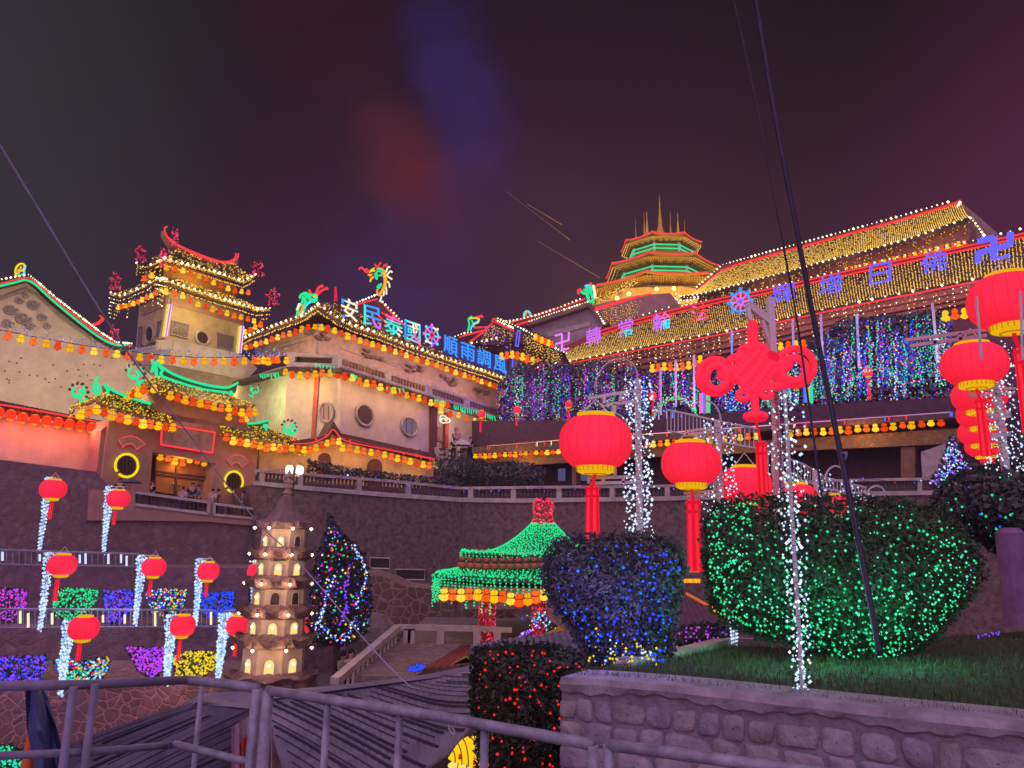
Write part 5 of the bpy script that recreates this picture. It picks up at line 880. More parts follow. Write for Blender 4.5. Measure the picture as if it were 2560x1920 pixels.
spg = mat('spire_gold', (.50, .31, .03), .45, scale=2)
for x, y, vt, r in [(0, 0, 490, .8)] + [(3.4 * math.cos(a), 3.4 * math.sin(a), 530, .5) for a in (math.pi * 1.2, math.pi * 1.8, math.pi * .25, math.pi * .75)] + [(4.4 * math.cos(a), 4.4 * math.sin(a), 548, .22) for a in (math.pi, 0)]:
    zb = tz + (1.0 if r == .8 else .2); h = (at(1653, vt, 125 + y).z - zb) / 12; m = MB(); m.lathe((cxp + x, cyp + y, zb), [(1.5 * r, 0), (1.6 * r, .4 * h), (1.2 * r, 1.6 * h), (.75 * r, 2.4 * h), (.8 * r, 2.7 * h), (.5 * r, 3.6 * h), (.38 * r, 6 * h), (.18 * r, 8.5 * h), (.1 * r, 8.9 * h), (.16 * r, 9.2 * h), (.03, 12 * h)], 10); m.build('spire', spg, pg)
for x, y in U((595, 895), (755, 890), (340, 940), (232, 980)):
    p = at(x, y, 110); m = MB(); m.lathe(p, [(.0, -.3), (.28, -.2), (.34, .1), (.2, .3), (0, .35)], 8); single('flood_lamp', m, em('flood_yellow', (255, 226, 120), 3), f'glaring yellow flood lamp below the pagoda, {ORD[[595, 755, 340, 232].index(round((x - 1480) / .271248))]} by brightness', 'lamp', 'flood lamps below the pagoda')
for p, w_ in ((V((cxp - 4, cyp - 22, bz - 8)), 5200), (V((cxp + 8, cyp - 22, bz - 8)), 5200), (V((cxp - 16, cyp - 12, bz - 6)), 3000), (V((cxp, cyp - 9.5, tz + 3)), 500)): lamp('flood_light', p, (1, .60, .04), w_ * .75, 1)
pb = MB(); slab(pb, Pl(1440, 112, 1800, 112), [(1470, 770), (1560, 720), (1700, 715), (1850, 740), (1850, 900), (1440, 900)], 12); single('hill_terrace', pb, mat('hill_terrace_wall', (.30, .20, .10), .9, scale=.5), 'floodlit terrace wall at the foot of the pagoda', 'wall')
for (u0, v0, u1, v1) in ((1262, 478, 1425, 620), (1318, 505, 1420, 596), (1345, 603, 1500, 695), (1352, 634, 1460, 700)):
    a, b = at(u0 - 300, v0 - 190, 60), at(u1, v1, 82)
bulbs('fairy_lights', 'thin string of golden lights climbing the left slope of the pagoda terrace', 'light string', [at(*C((910 + 330 * t + random.uniform(-20, 20), 930 - 170 * t + random.uniform(-25, 30)))[0], 108) for t in [i / 160 for i in range(160)]], .1, bG)

for x, y, c, w_ in ((1320, 1000, (.55, .25, 1), 170), (1500, 990, (.6, .3, 1), 170), (1720, 980, (.7, .25, 1), 170), (1900, 960, (.6, .25, 1), 150), (2080, 930, (.5, .3, 1), 160), (2280, 890, (.4, .45, 1), 150), (2440, 880, (.9, .25, .8), 120)): lamp('curtain_glow', PT.back(-2.2).one(x, y), c, w_, .8)
# ================================================================ terraces, lantern posts and lit shrubs on the left
tag(S(Pl(-50, 34, 560, 36.4), [(-200, 1412), (620, 1420), (620, 1800), (-200, 1800)], 8).build('terrace', mat('terrace_upper', (.26, .16, .19), .9, 'stone', 3.2, .35)), None, None, kind='structure')
def big_lantern(label, u, v, w, h, Y, group, tassel=None, tw=.3, ring=True, dark_=False, hang=.25):
    c = at(u, v, Y); k = Y / F; R = w / 2 * k * 1.02; H = h / 2 * k * 1.02
    t = thing('red_lantern', label, 'lantern', c + V((0, 0, -H * 1.25)), group); pr = [(.46 * R, H), (.60 * R, .93 * H)]
    pr += [(R * (1 - abs(math.sin(a)) ** 2.6 * .40), H * math.sin(a)) for a in [1.25 - .25 * i for i in range(11)]] + [(.60 * R, -.93 * H), (.46 * R, -H)]
    MB().lathe(c, pr, 28).build('globe', RED, t, True)
    MB().lathe(c, [(.50 * R, H * .93), (.52 * R, H * 1.14), (.42 * R, H * 1.16)], 24).build('top_ring', GOLD, t, True)
    rbm = MB()
    if w > 60:
        for a in range(20): an = a * math.pi / 10; rbm.tube([c + V((r_ * 1.004 * math.cos(an), r_ * 1.004 * math.sin(an), z_)) for r_, z_ in pr[2:-2]], .007 * R, 3)
        rbm.build('ribs', em('lantern_rib', (238, 32, 58), .95), t)
    m = MB().lathe(c, [(.52 * R, -H * .93), (.50 * R, -H * 1.20), (.40 * R, -H * 1.26), (.18 * R, -H * 1.28)], 24, [0, 0, 0]); 
    for a in range(24): m.tube([c + V((.525 * R * math.cos(a * .2618), .525 * R * math.sin(a * .2618), -H * z)) for z in (.95, 1.18)], .012 * R, 4, 1)
    m.tube([c + V((.3 * R * math.cos(a * .3), .3 * R * math.sin(a * .3), -H * 1.27)) for a in range(21)], .03 * R, 4, 1, True); m.build('bottom_ring', [GOLD, em('gold_ring_shade', (206, 128, 8), .8)], t)
    if hang: MB().tube([c + V((-.4 * R, 0, 1.14 * H)), c + V((0, 0, 1.14 * H + hang * R * 2)), c + V((.4 * R, 0, 1.14 * H))], .02 * R + .004, 4).build('hanger', metal_w, t)
    if tassel:
        (a, b), (d, e) = tassel; p, q = at(a, b, Y), at(d, e, Y); q = V((p.x, p.y, q.z)); r = tw * R; mb = MB()
        for i in range(10):
            an = i * .628; o = V((r * .72 * math.cos(an), r * .72 * math.sin(an), 0)); mb.tube([p + o * .8, q + o], r * .30, 5, i % 2)
        for z in (.03, .16): mb.lathe(p.lerp(q, z), [(r * 1.02, .0), (r * 1.06, -.02 * (p - q).length), (r * 1.02, -.04 * (p - q).length)], 12, 1)
        mb.tube([c + V((0, 0, -H * 1.2)), p + V((0, 0, .0))], .012 + .03 * R, 5, 1); mb.build('tassel', [REDT, em('red_tassel_shade', (222, 22, 44), 1)], t)
    return t
def light_post(label, top, base, Y, R, wrap, lb2, n, br, arm, group='lantern posts on the terraces', cols=None, Yt=None):
    b = at(*base, Y); tp = at(*top, Y); tp = V((b.x + (tp.x - b.x) * .35, b.y, tp.z)); t = thing('lantern_post', label, 'lamp post', b, group)
    MB().tube([b, tp], R, 8).build('pole', metal_w, t); m = MB(); 
    for z in (0, -.16): m.bar(tp + V((-arm * .25, 0, z)), tp + V((arm, 0, z)), .05, .04)
    m.bar(tp + V((arm * .9, 0, 0)), tp + V((arm * .9, 0, -.16)), .04, .04); m.bar(tp + V((arm * .45, 0, 0)), tp + V((arm * .45, 0, -.16)), .04, .04); m.build('bracket', metal_w, t)
    P = []
    for i in range(n):
        s = i / n; a = s * n * .55; rr = wrap * (.35 + .85 * s) * random.uniform(.6, 1.1); P.append(b.lerp(tp, s) + V((rr * math.cos(a), rr * math.sin(a), random.uniform(-.03, .03))))
    bulbs('spiral_lights', lb2, 'light string', P, br, cols or [bC, bC, em('bulb_ice', (150, 200, 255), 1.2)], 'white lights wound round the lantern posts'); return t
rows = [((118, 1193), (98, 1378), 34.5, (133, 1223, 60, 44), ((129, 1257), (122, 1298)), 'upper terrace, nearer the left edge'), ((263, 1216), (258, 1385), 35.3, (296, 1247, 52, 40), ((288, 1278), (282, 1312)), 'upper terrace, below the gate parapet'),
        ((120, 1381), (99, 1578), 31.0, (156, 1412, 64, 46), ((144, 1450), (134, 1503)), 'middle terrace above the green shrub'), ((351, 1388), (338, 1562), 31.6, (385, 1418, 54, 41), ((377, 1452), (372, 1490)), 'middle terrace above the multicoloured shrub'), ((494, 1396), (488, 1561), 32.2, (521, 1428, 50, 40), ((517, 1457), (514, 1492)), 'middle terrace above the blue shrub'),
        ((173, 1551), (150, 1738), 25.3, (210, 1570, 67, 50), ((200, 1606), (195, 1652)), 'lower terrace beside the bowl shaped shrub'), ((421, 1537), (416, 1712), 25.6, (457, 1564, 56, 45), ((450, 1602), (446, 1653)), 'lower terrace between violet and yellow shrubs'), ((571, 1533), (543, 1706), 26.0, (595, 1564, 53, 43), ((590, 1598), (587, 1640)), 'lower terrace beside the small stone pagoda')]
for tp, bs_, Y, (u, v, w, h), ts, wh in rows:
    light_post('white lantern post wound with lights on the ' + wh, tp, bs_, Y, .05, .17, 'white lights spiralling up the post on the ' + wh, 240, .052, (u - tp[0]) / F * Y * 1.15); big_lantern('round red lantern on the ' + wh, u, v, w, h, Y - .02, 'red lanterns on the terraces', ts, .16)
big_lantern('red lantern peeping out left of the stone pagoda', 643, 1430, 46, 38, 31.5, 'red lanterns on the terraces'); big_lantern('red lantern peeping out right of the stone pagoda', 757, 1560, 44, 36, 27, 'red lanterns on the terraces')
light_post('white lantern post half hidden behind the left of the stone pagoda', (634, 1400), (632, 1520), 31.6, .05, .2, 'white lights on the post behind the stone pagoda', 150, .045, .4)
def lit_shrub(q, Y, th, nl, ls, nb, br, cols, lab, lab2, base=leafm, front=.02, grp='light covered shrubs on the terraces', stem=None, fr=3, bias=None, edge=.5):
    m = MB(); leaves(m, shrub(q, Y, th, nl, ls, fr), ls)
    if stem: m.tube([at(*stem[0], Y), at(*stem[1], Y)], stem[2], 7, 1)
    s = single('shrub', m, [base, bark], lab, 'shrub', grp) if not stem else None
    if stem:
        b = at(*stem[1], Y); s = thing('shrub', lab, 'shrub', b, grp); k = MB(); k.v, k.f, k.m = m.v, m.f, [0] * len(m.f)
        k2 = MB().tube([at(*stem[0], Y), at(*stem[1], Y)], [stem[2] * .8, stem[2] * 1.3], 7); k2.build('trunk', bark, s); k.m = [0] * len(k.f); k.build('foliage', base, s)
    xs = [p[0] for p in q]; ys = [p[1] for p in q]; mx = min(max(xs) - min(xs), max(ys) - min(ys)) * .42; P = []
    while len(P) < nb:
        x, y = random.uniform(min(xs), max(xs)), random.uniform(min(ys), max(ys))
        if not inpoly(x, y, q): continue
        e = edged(x, y, q)
        if bias and random.random() > bias(x, y): continue
        if random.random() > edge + (1 - edge) * max(0, 1 - e / mx): continue
        P.append(at(x, y, Y - th * math.sqrt(min(1, e / mx)) - front))
    P.sort(key=lambda p: round(p.z / .25) * 100 + p.x)
    bulbs('net_light', lab2, 'light net', P, br, cols, 'light nets on shrubs'); return s
SH = [(J((-90, 405), (190, 425), (185, 520), (100, 645), (-90, 640)), 32.3, [bM, bM, bV], 'magenta', 'clipped shrub at the left edge of the middle terrace'), (J((400, 412), (682, 424), (662, 500), (600, 590), (480, 655), (375, 610), (362, 500)), 32, [bGr], 'green', 'clipped shrub behind the second lantern post'), (J((715, 425), (915, 428), (925, 520), (880, 600), (830, 655), (740, 650), (720, 540)), 32.4, [bV, bB], 'indigo', 'clipped shrub between the green and multicoloured ones'), (J((1010, 440), (1100, 420), (1295, 425), (1260, 560), (1180, 615), (1060, 600), (1010, 500)), 32.5, [bB, bC, bR, bGr, bY, bB], 'multicoloured', 'clipped shrub on the middle terrace'), (J((1385, 450), (1620, 440), (1612, 560), (1540, 620), (1420, 610), (1380, 540)), 32.8, [bB], 'blue', 'clipped shrub at the right end of the middle terrace'),
      (J((-90, 885), (120, 885), (315, 880), (318, 960), (270, 1060), (-90, 1080)), 26.6, [bB, bV], 'indigo', 'shrub at the left edge of the lower terrace'), (J((378, 910), (560, 930), (745, 890), (752, 960), (690, 1050), (570, 1090), (440, 1050), (385, 980)), 26.2, [bB, bC, bR, bGr, bY, bT], 'multicoloured', 'bowl shaped shrub on the lower terrace'), (J((868, 825), (1145, 825), (1150, 960), (1060, 1045), (960, 980)), 26.6, [bV, bM], 'violet', 'wedge shaped shrub on the lower terrace'), (J((1195, 890), (1310, 850), (1540, 860), (1500, 960), (1340, 1055), (1210, 1030)), 26.6, [bY], 'yellow', 'bowl shaped shrub on the lower terrace')]
for q, Y, c, cn, wh in SH: lit_shrub(q, Y, .55, 700, .10, 300, .045, c, f'{wh}, covered in {cn} lights', f'{cn} lights netted over the {wh}', leafd)
lit_shrub(J((-90, 1520), (60, 1505), (170, 1560), (175, 1700), (-90, 1720)), 7.5, .3, 700, .04, 260, .012, [bGr, bT], 'round shrub in the bottom left corner covered in green lights', 'green lights on the shrub in the bottom left corner')
# ================================================================ small stone pagoda
pu, PY = 690, 20.0
zz = lambda v: at(pu, v, PY - .6).z
def px(v): return at(676 + (1690 - v) * .105, v, PY)
ax = px(1600); ax = V((ax.x, PY + .1, 0)); psw = mat('pagoda_stone', (.52, .39, .29), .85, scale=2.5, bump=.3); pmoss = mat('pagoda_eave_stone', (.22, .13, .12), .95, scale=5, bump=.9, var=.6)
sp = thing('stone_pagoda', 'small tiered stone pagoda with glowing arched niches and rough mossy eaves', 'pagoda', V((ax.x, ax.y, zz(1760))), None)
lit = [(1, 1, 0), (1, 1, 1), (1, 0, 0), (1, 1, 1), (1, 1, 1)]; arcs = [(1322, 1368, 52), (1388, 1441, 57), (1462, 1516, 61), (1538, 1590, 65), (1626, 1688, 70)]
glow = em('niche_glow', (255, 214, 130), 1.15, True)
for (v0, v1, hw), L_ in zip(arcs, lit):
    r = hw / F * PY; z0, z1 = zz(v0), zz(v1); MB().lathe((ax.x, ax.y, z1), [(r * 1.02, -.1), (r, 0), (r, z0 - z1), (r * .9, z0 - z1 + .05)], 8).build('tier', psw, sp) if False else None
    w = MB(); a0 = math.pi / 8 + .16
    ring = lambda rr, z: [V((ax.x + rr * math.cos(a0 + i * math.pi / 4), ax.y + rr * math.sin(a0 + i * math.pi / 4), z)) for i in range(8)]
    w.surf([ring(r * 1.06, z1 - .15) + ring(r * 1.06, z1 - .15)[:1], ring(r * 1.04, z0) + ring(r * 1.04, z0)[:1]]); w.prism(ring(r, z1 - .2), (0, 0, .02)); w.prism(ring(r, z0), (0, 0, .02)); to = w.build('tier', psw, sp)
    for s, on in zip((-1, 0, 1), L_):
        an = -math.pi / 2 + .16 + s * math.pi / 4; n_ = V((math.cos(an), math.sin(an), 0)); d_ = V((-n_.y, n_.x, 0)); c = V((ax.x, ax.y, 0)) + n_ * (r * .972); wd, hh = r * .17, (z0 - z1) * .62; zb = z1 + (z0 - z1) * .02
        pol = [c + d_ * wd * math.cos(a) + V((0, 0, zb + hh - wd + wd * math.sin(a))) for a in [math.pi * i / 8 for i in range(9)]] + [c - d_ * wd + V((0, 0, zb)), c + d_ * wd + V((0, 0, zb))]
        MB().prism(pol, n_ * .015).build('niche', glow if on else dark, to); m = MB().tube([p + n_ * .02 for p in pol], .018, 5, closed=True); m.build('niche_frame', trim, to)
        if on: m = MB(); m.octa(c + n_ * .06 + V((0, 0, zb + hh * .6)), .045); m.build('niche_bulb', em('bulb_hot', (255, 240, 200), 4), to)
    random.seed(int(v0))
    m = MB(); R2 = r * 1.48; zt = z1 - .02; g = []
    for j, (rr, dz) in enumerate(((1.0, .05), (1.15, -.06), (1.38, -.16), (1.5, -.10), (1.42, -.26), (1.1, -.30))): g.append([V((ax.x + r * rr * (1 + .06 * math.cos(4 * (k / 40 * 2 * math.pi - a0) * 2)) * math.cos(k / 40 * 2 * math.pi) * random.uniform(.96, 1.04), ax.y + r * rr * math.sin(k / 40 * 2 * math.pi) * random.uniform(.96, 1.04), zt + dz + .10 * (rr > 1.3) * abs(math.cos(4 * (k / 40 * 2 * math.pi - a0))) ** 3 + random.uniform(-.02, .02))) for k in range(40)])
    for q in g: q.append(q[0])
    m.surf(g); m.build('eave', pmoss, sp)
    P = [V((ax.x + r * 1.38 * math.cos(a0 + i * math.pi / 4), ax.y + r * 1.38 * math.sin(a0 + i * math.pi / 4), z0 + .02)) for i in (4, 5, 6, 7)]
    for p in P: m = MB(); m.octa(p, .05); m.tube([p, p + V((0, 0, .12))], .015, 4, 1); m.build('eave_bulb', [MT['bulb_hot'], black], sp)
    for p in P[1:3]: lamp('eave_bulb_light', p + V((0, -.05, -.06)), (1, .62, .36), 5.5, .05)
random.seed(5)
z6 = zz(1318); m = MB(); g = []
for rr, v in ((.98, 1322), (1.28, 1316), (1.25, 1306), (.9, 1296), (.62, 1278), (.42, 1258), (.30, 1240), (.26, 1236)):
    z = zz(v); g.append([V((ax.x + .56 * rr * (1.0 + .05 * (k % 4 == 0)) * math.cos(k / 32 * 2 * math.pi), ax.y + .56 * rr * (1.0 + .05 * (k % 4 == 0)) * math.sin(k / 32 * 2 * math.pi), z + (.05 if rr > 1.2 and k % 4 == 0 else 0))) for k in range(32)])
for q in g: q.append(q[0])
m.surf(g); m.build('bell_roof', mat('pagoda_roof_stone', (.25, .16, .14), .95, scale=4, bump=.6), sp)
m = MB(); prf = [(.16, zz(1238))]
for i in range(8): v = 1236 - i * 7; prf += [(.13 if i % 2 else .08, zz(v)), (.13 if i % 2 else .08, zz(v - 5))]
prf += [(.05, zz(1176)), (.02, zz(1168))]; m.lathe((ax.x, ax.y, 0), prf, 10); m.build('finial', psw, sp)
m = MB(); m.lathe((ax.x, ax.y, 0), [(1.15, zz(1725) - .1), (1.1, zz(1712)), (.95, zz(1700)), (.8, zz(1690))], 14); m.lathe((ax.x, ax.y, 0), [(1.6, .6), (1.3, zz(1760)), (1.1, zz(1722))], 14); m.build('base', pmoss, sp)
# twin lamp on the balustrade behind the pagoda finial
tl = at(733, 1215, 40.5); t = thing('twin_lamp', 'bright twin headed wall lamp above the balustrade behind the stone pagoda', 'lamp', tl); MB().tube([tl + V((0, 0, -.9)), tl + V((0, 0, 1.0))], .05, 6).build('pole', black, t)
m = MB()
for s in (-1, 1): m.lathe(tl + V((s * .28, 0, .62)), [(.1, 0), (.2, .08), (.2, .38), (.1, .46)], 8)
m.build('lamp_heads', em('lamp_hot', (255, 240, 190), 3.5), t); m = MB()
for s in (-1, 1): m.lathe(tl + V((s * .28, 0, 1.08)), [(.26, 0), (.2, .08), (.04, .2)], 8)
m.bar(tl + V((-.3, 0, .55)), tl + V((.3, 0, .55)), .05, .05); m.build('lamp_caps', gold_p, t); lamp('twin_lamp_light', tl + V((0, -.6, .8)), (1, .8, .4), 16, .2)
# conifer wrapped in lights
lit_shrub([(826, 1288), (840, 1318), (862, 1345), (905, 1385), (922, 1450), (926, 1520), (915, 1575), (880, 1602), (800, 1612), (772, 1560), (780, 1460), (800, 1380), (815, 1330)], 23.5, .9, 4200, .10, 240, .034, MIX, 'tall dark conifer strung with multicoloured lights behind the stone pagoda', 'multicoloured lights strung over the dark conifer', leafd, stem=((840, 1500), (842, 1690), .1), fr=8, grp=None, edge=.8)
for k, (q, c) in enumerate(((((835, 1440), (822, 1470), (812, 1510), (800, 1545), (790, 1570)), bC), (((868, 1440), (862, 1480), (866, 1520), (850, 1560)), bV), (((800, 1560), (830, 1590), (850, 1605), (870, 1590), (880, 1560), (895, 1570)), bC), (((880, 1360), (905, 1395), (915, 1440), (905, 1480), (890, 1520)), bC))):
    bulbs('fairy_lights', f'{("white string slanting down the left", "violet string hanging down the middle", "white string looping round the foot", "white string curving down the right")[k]} of the dark conifer', 'light string', resample([at(*p, 22.4) for p in q], 42), .034, [c, c, bB], 'light strings on the conifer', jit=.05)
# ================================================================ gazebo, landing, stairs and crazy paved wall
single('crazy_paved_wall', S(Pl(905, 32, 1250, 32), KK((860, 300), (1000, 340), (1130, 400), (1300, 420), (1480, 470), (1480, 560), (1900, 560), (1900, 900), (860, 900)), 3), mat('crazy_wall', (.20, .12, .10), .9, 'crazy', 2.8, .4), 'low wall of crazy paving with pale joints behind the stairs', 'wall')
for lb, q in (('left dark parapet panel with thin pale frame below the ivy wall', KK((900, 205), (1035, 208), (1035, 282), (900, 278))), ('right dark parapet panel with thin pale frame below the ivy wall', KK((1078, 285), (1278, 288), (1275, 358), (1076, 356)))):
    pl = Pl(905, 36, 1250, 36); t = put('low_parapet', lb, 'parapet', [('panel', S(pl, q, .3), dark)], 'framed parapet panels'); MB().tube(pl.back(-.05)(q), .04, 4, closed=True).build('panel_frame', trim, t)
LD = Pl(1000, 24, 1500, 24); ld = S(LD, KK((1090, 790), (1560, 800), (2300, 800), (2300, 1500), (1090, 1500)), 9); tag(ld.build('landing', mat('landing_stone', (.22, .15, .14), .9, scale=3, bump=.4)), None, None, kind='structure')
st = MB(); Ls, Rs = KK((790, 1030), (1092, 792)), KK((1200, 1020), (1540, 800)); n = 14
for i in range(n):
    a, b = i / n, (i + 1) / n; Y0, Y1 = 19.5 + 4.5 * a, 19.5 + 4.5 * b; ip = lambda q, t: (q[0][0] + (q[1][0] - q[0][0]) * t, q[0][1] + (q[1][1] - q[0][1]) * t); l0, r0, l1, r1 = at(*ip(Ls, a), Y0), at(*ip(Rs, a), Y0), at(*ip(Ls, b), Y1), at(*ip(Rs, b), Y1)
    zt = (l1.z + r1.z) / 2; st.prism([V((p.x, p.y, zt)) for p in (l0, r0, r1, l1)], (0, 0, -.6)); 
sr_ = MB(); hl = [at(*KK((655, 1058))[0], 18.5), at(*KK((1092, 685))[0], 24)]; hr = [at(*KK((1092, 685))[0], 24), at(*KK((1645, 695))[0], 24)]
for a, b in (hl, hr): sr_.bar(a, b, .22, .16); sr_.bar(a + V((0, 0, -.85)), b + V((0, 0, -.95 if a is hl[0] else -.98)), .26, .16)
sr_.bar(hr[1], at(*KK((1880, 705))[0], 24), .2, .14)
PS = []
for x in (1160, 1190, 1390, 1640, 1780): p = at(*KK((x, 690))[0], 24); PS.append(MB().box(p + V((0, 0, -.5)), .22, .22, .95))
ps = MB()
for i in range(14): p = hl[0].lerp(hl[1], (i + .5) / 14); ps.box(p + V((0, 0, -.42)), .06, .06, .75)
put('staircase', 'stone staircase with pale balustrade rising beside the gazebo', 'stairs', [('steps', st, mat('step_stone', (.34, .24, .22), .85, 'stone', 7, .5)), ('handrail', sr_, trim), ('balusters', ps, trim)] + [('post', q, trim) for q in PS])
m = MB()
for i in range(60): c = at(*KK((870, 690))[0], 25); a, b = random.uniform(0, 6.28), random.uniform(-1, 1)
m.lathe(at(*KK((880, 760))[0], 26) + V((0, 0, -.4)), [(.9, 0), (1.0, .4), (.85, .8), (.5, 1.15), (.1, 1.25)], 9, sx=1.1); single('boulder', m, wallstone, 'weathered boulder between the conifer and the stairs', 'boulder')
gc = at(1355, 1480, 27); gx, gy_ = gc.x, gc.y; gz = lambda v: at(1355, v, 27).z
gzb = thing('gazebo', 'two tier gazebo outlined in dense green lights with crimson pillars and finial', 'gazebo', V((gx, gy_, gz(1606))))
go_ = lambda r, z: [V((gx + r * math.cos(i * math.pi / 4 + .39), gy_ + r * math.sin(i * math.pi / 4 + .39), z)) for i in range(8)]
def gtier(r0, z0, r1, z1, sag, nb, skirt, nstr):
    m = MB(); E_, Tp = go_(r0, z0), go_(r1, z1); ss = []
    for i in range(8): s = Surf([E_[i], E_[(i + 1) % 8]], [Tp[i], Tp[(i + 1) % 8]], sag); s.mesh(m, 6, .04, 5, .1); ss.append(s)
    m.build('roof', mat('gazebo_roof', (.06, .14, .10), .6, 'tile', 6, .4), gzb); mb = MB()
    for s in ss:
        for c in range(nstr):
            a = (c + .5) / nstr
            for j in range(nb): mb.octa(s.p(min(1, max(0, a + random.uniform(-.35, .35) / nstr)), (j + random.random()) / nb) + V((0, 0, .08)), random.uniform(.02, .036), 0)
            e = s.p(a, 0); L_ = skirt * random.uniform(.55, 1.1) * (1 if c % 2 else .6)
            for j in range(int(L_ / .09)): mb.octa(e + V((random.uniform(-.02, .02), random.uniform(-.02, .02), -j * .09)), random.uniform(.026, .042), 0)
    for k in range(140):
        s = ss[random.randrange(8)]; mb.octa(s.p(random.random(), 0) + V((0, 0, random.uniform(-.08, .1))), .04)
    return single('net_light', mb, [bGr], 'dense green lights over the ' + ('upper' if r0 < 3.4 else 'lower') + ' roof of the gazebo', 'light net', 'green lights on the gazebo')
gtier(3.05, gz(1385), .42, gz(1312), .62, 30, .5, 13); gtier(4.0, gz(1440), 2.7, gz(1416), .2, 13, 1.1, 17)
m = MB(); m.lathe((gx, gy_, 0), [(2.6, gz(1436)), (2.6, gz(1380))], 8); m.lathe((gx, gy_, 0), [(3.4, gz(1470)), (3.6, gz(1470)), (3.6, gz(1457)), (3.4, gz(1457))], 8); m.build('frieze', mat('gazebo_frieze', (.40, .34, .30), .8), gzb)
fm = MB(); fm.lathe((gx, gy_, 0), [(.44, gz(1314)), (.38, gz(1300)), (.36, gz(1292)), (.30, gz(1284)), (.36, gz(1274)), (.34, gz(1262)), (.22, gz(1250)), (.05, gz(1246))], 12); fm.build('finial', redpaint, gzb)
P = [];
for i in range(560): t = random.random(); v = 1314 - t * 68; r = (.44 - .34 * t if t < .35 else .30 + .06 * math.sin((t - .35) * 4.8)) * (1 if t < .88 else .75); a = random.uniform(0, 6.28); P.append(V((gx + r * math.cos(a), gy_ + r * math.sin(a), gz(v))))
P.sort(key=lambda p: p.z); bulbs('net_light', 'crimson lights wrapped round the gazebo finial', 'light net', P, .036, [bRd, MT['bulb_rose']], 'crimson lights on the gazebo')
for i, (x, x2, v0, v1, lb) in enumerate(((1199, 1235, 1509, 1606, 'left front'), (1332, 1362, 1505, 1606, 'right front'))):
    c = at((x + x2) / 2, 1560, 24.8); r = (x2 - x) / 2 / F * 24.8; b, tp_ = gz(1606) if False else at(1215, v1, 24.8).z, at(1215, 1462, 24.8).z; m = MB().lathe((c.x, c.y, 0), [(r, b), (r, tp_)], 14); m.build('pillar', redpaint, gzb); P = [V((c.x + (r + .03) * math.cos(a), c.y + (r + .03) * math.sin(a), random.uniform(b, tp_))) for a in [random.uniform(math.pi, 2 * math.pi) for _ in range(300)]]; P.sort(key=lambda p: p.z)
    bulbs('net_light', f'crimson lights wrapped round the {lb} pillar of the gazebo', 'light net', P, .026, [bRd, MT['bulb_rose']], 'crimson lights on the gazebo')
for a in (.8, 2.3): c = V((gx + 2.9 * math.cos(a), gy_ + 2.9 * math.sin(a), 0)); MB().lathe(c, [(.2, gz(1606)), (.2, gz(1462))], 10).build('pillar', redpaint, gzb)
gourds([at(*p, 23.2) for p in KK((1410, 465), (1520, 462), (1640, 462), (1740, 465), (1800, 478), (1870, 495), (1950, 498), (2020, 485), (2100, 470))], 13, .42, "under the gazebo's lower roof", 'gourd lanterns on the gazebo')
gdm = gourd_mesh('unlit_gourd_lantern', [mat('unlit_gourd', (.50, .20, .09), .5), wood])
for i, p in enumerate(resample([at(*p, 24.1) for p in KK((1540, 235), (1700, 245), (1900, 245), (2090, 240))], 11)):
    o = bpy.data.objects.new('unlit_gourd_lantern', gdm); COL.objects.link(o); o.location = p + V((0, 0, .2)); o.scale = (.42,) * 3; tag(o, f'{ORD[i]} dull unlit gourd lantern from the left under the gazebo upper roof', 'lantern', 'unlit gourd lanterns on the gazebo')
lamp('gazebo_light', V((gx - .5, gy_ - 3.5, gz(1500))), (1, .5, .15), 6, .3); lamp('gazebo_glow', V((gx, gy_ - 2.5, gz(1420) + .5)), (.1, 1, .55), 9, .3)
bulbs('fairy_lights', 'blue and white fairy lights on the planting right of the gazebo pillar', 'light string', [at(*LL((random.gauss(700, 50), random.gauss(630, 35)))[0], 22) for _ in range(60)], .03, [bC, bB, bT]); bulbs('fairy_lights', 'violet fairy lights trailing left of the blue shrub', 'light string', [at(*LL((550 + 130 * t + random.uniform(-8, 8), 745 - 65 * t + random.uniform(-14, 14)))[0], 21) for t in [i / 40 for i in range(40)]], .025, [bV, bC, bM])
lit_shrub(KK((1165, 985), (1185, 955), (1240, 940), (1285, 950), (1280, 975), (1220, 992)), 18.5, .2, 120, .05, 90, .022, [bB], 'small shrub with blue lights beside the stair foot', 'blue lights on the small shrub by the stair foot')
# ================================================================ market tents below
tent = mat('tent_canvas', (.17, .155, .22), .7, scale=1.2, bump=.15, var=.5); tentd = mat('tent_band', (.17, .15, .22), .7, scale=1.5, bump=.1)
def canopy(t, eave, Ye, top, Yt, n, h=.05, m_=tent):
    m = MB(); s = Surf([at(*p, Ye) for p in eave], [at(*p, Yt) for p in top], -.05); s.mesh(m, n, h, 4, .04); m.build('canopy', m_, t); return s
def streaks(t, s, n, sk=0, name='seams'):
    m = MB()
    for i in range(n):
        a = -sk + (1 + sk) * (i + random.uniform(.2, .8)) / n; b0 = random.uniform(0, .25); b1 = random.uniform(.8, 1); P = []
        for k in range(9):
            b = b0 + (b1 - b0) * k / 8; x = a + sk * (1 - b)
            if .005 < x < .995: P.append(s.p(x, b) + V((0, 0, .012)))
        if len(P) > 1: m.tube(P, random.choice((.008, .012, .03)), 4)
    m.build(name, mat('seam_slate', (.045, .04, .06), .8), t)
tm = thing('market_tent', 'large slate coloured tent roof with dark seams in the middle foreground', 'tent', at(900, 1900, 14) - V((0, 0, 2))); s = canopy(tm, KK((420, 2050), (1100, 1780), (1430, 1565), (1690, 1255)), 12.5, KK((120, 1165), (830, 1085), (1300, 1028), (1650, 965)), 16.5, 40, .012); streaks(tm, s, 34, .55)
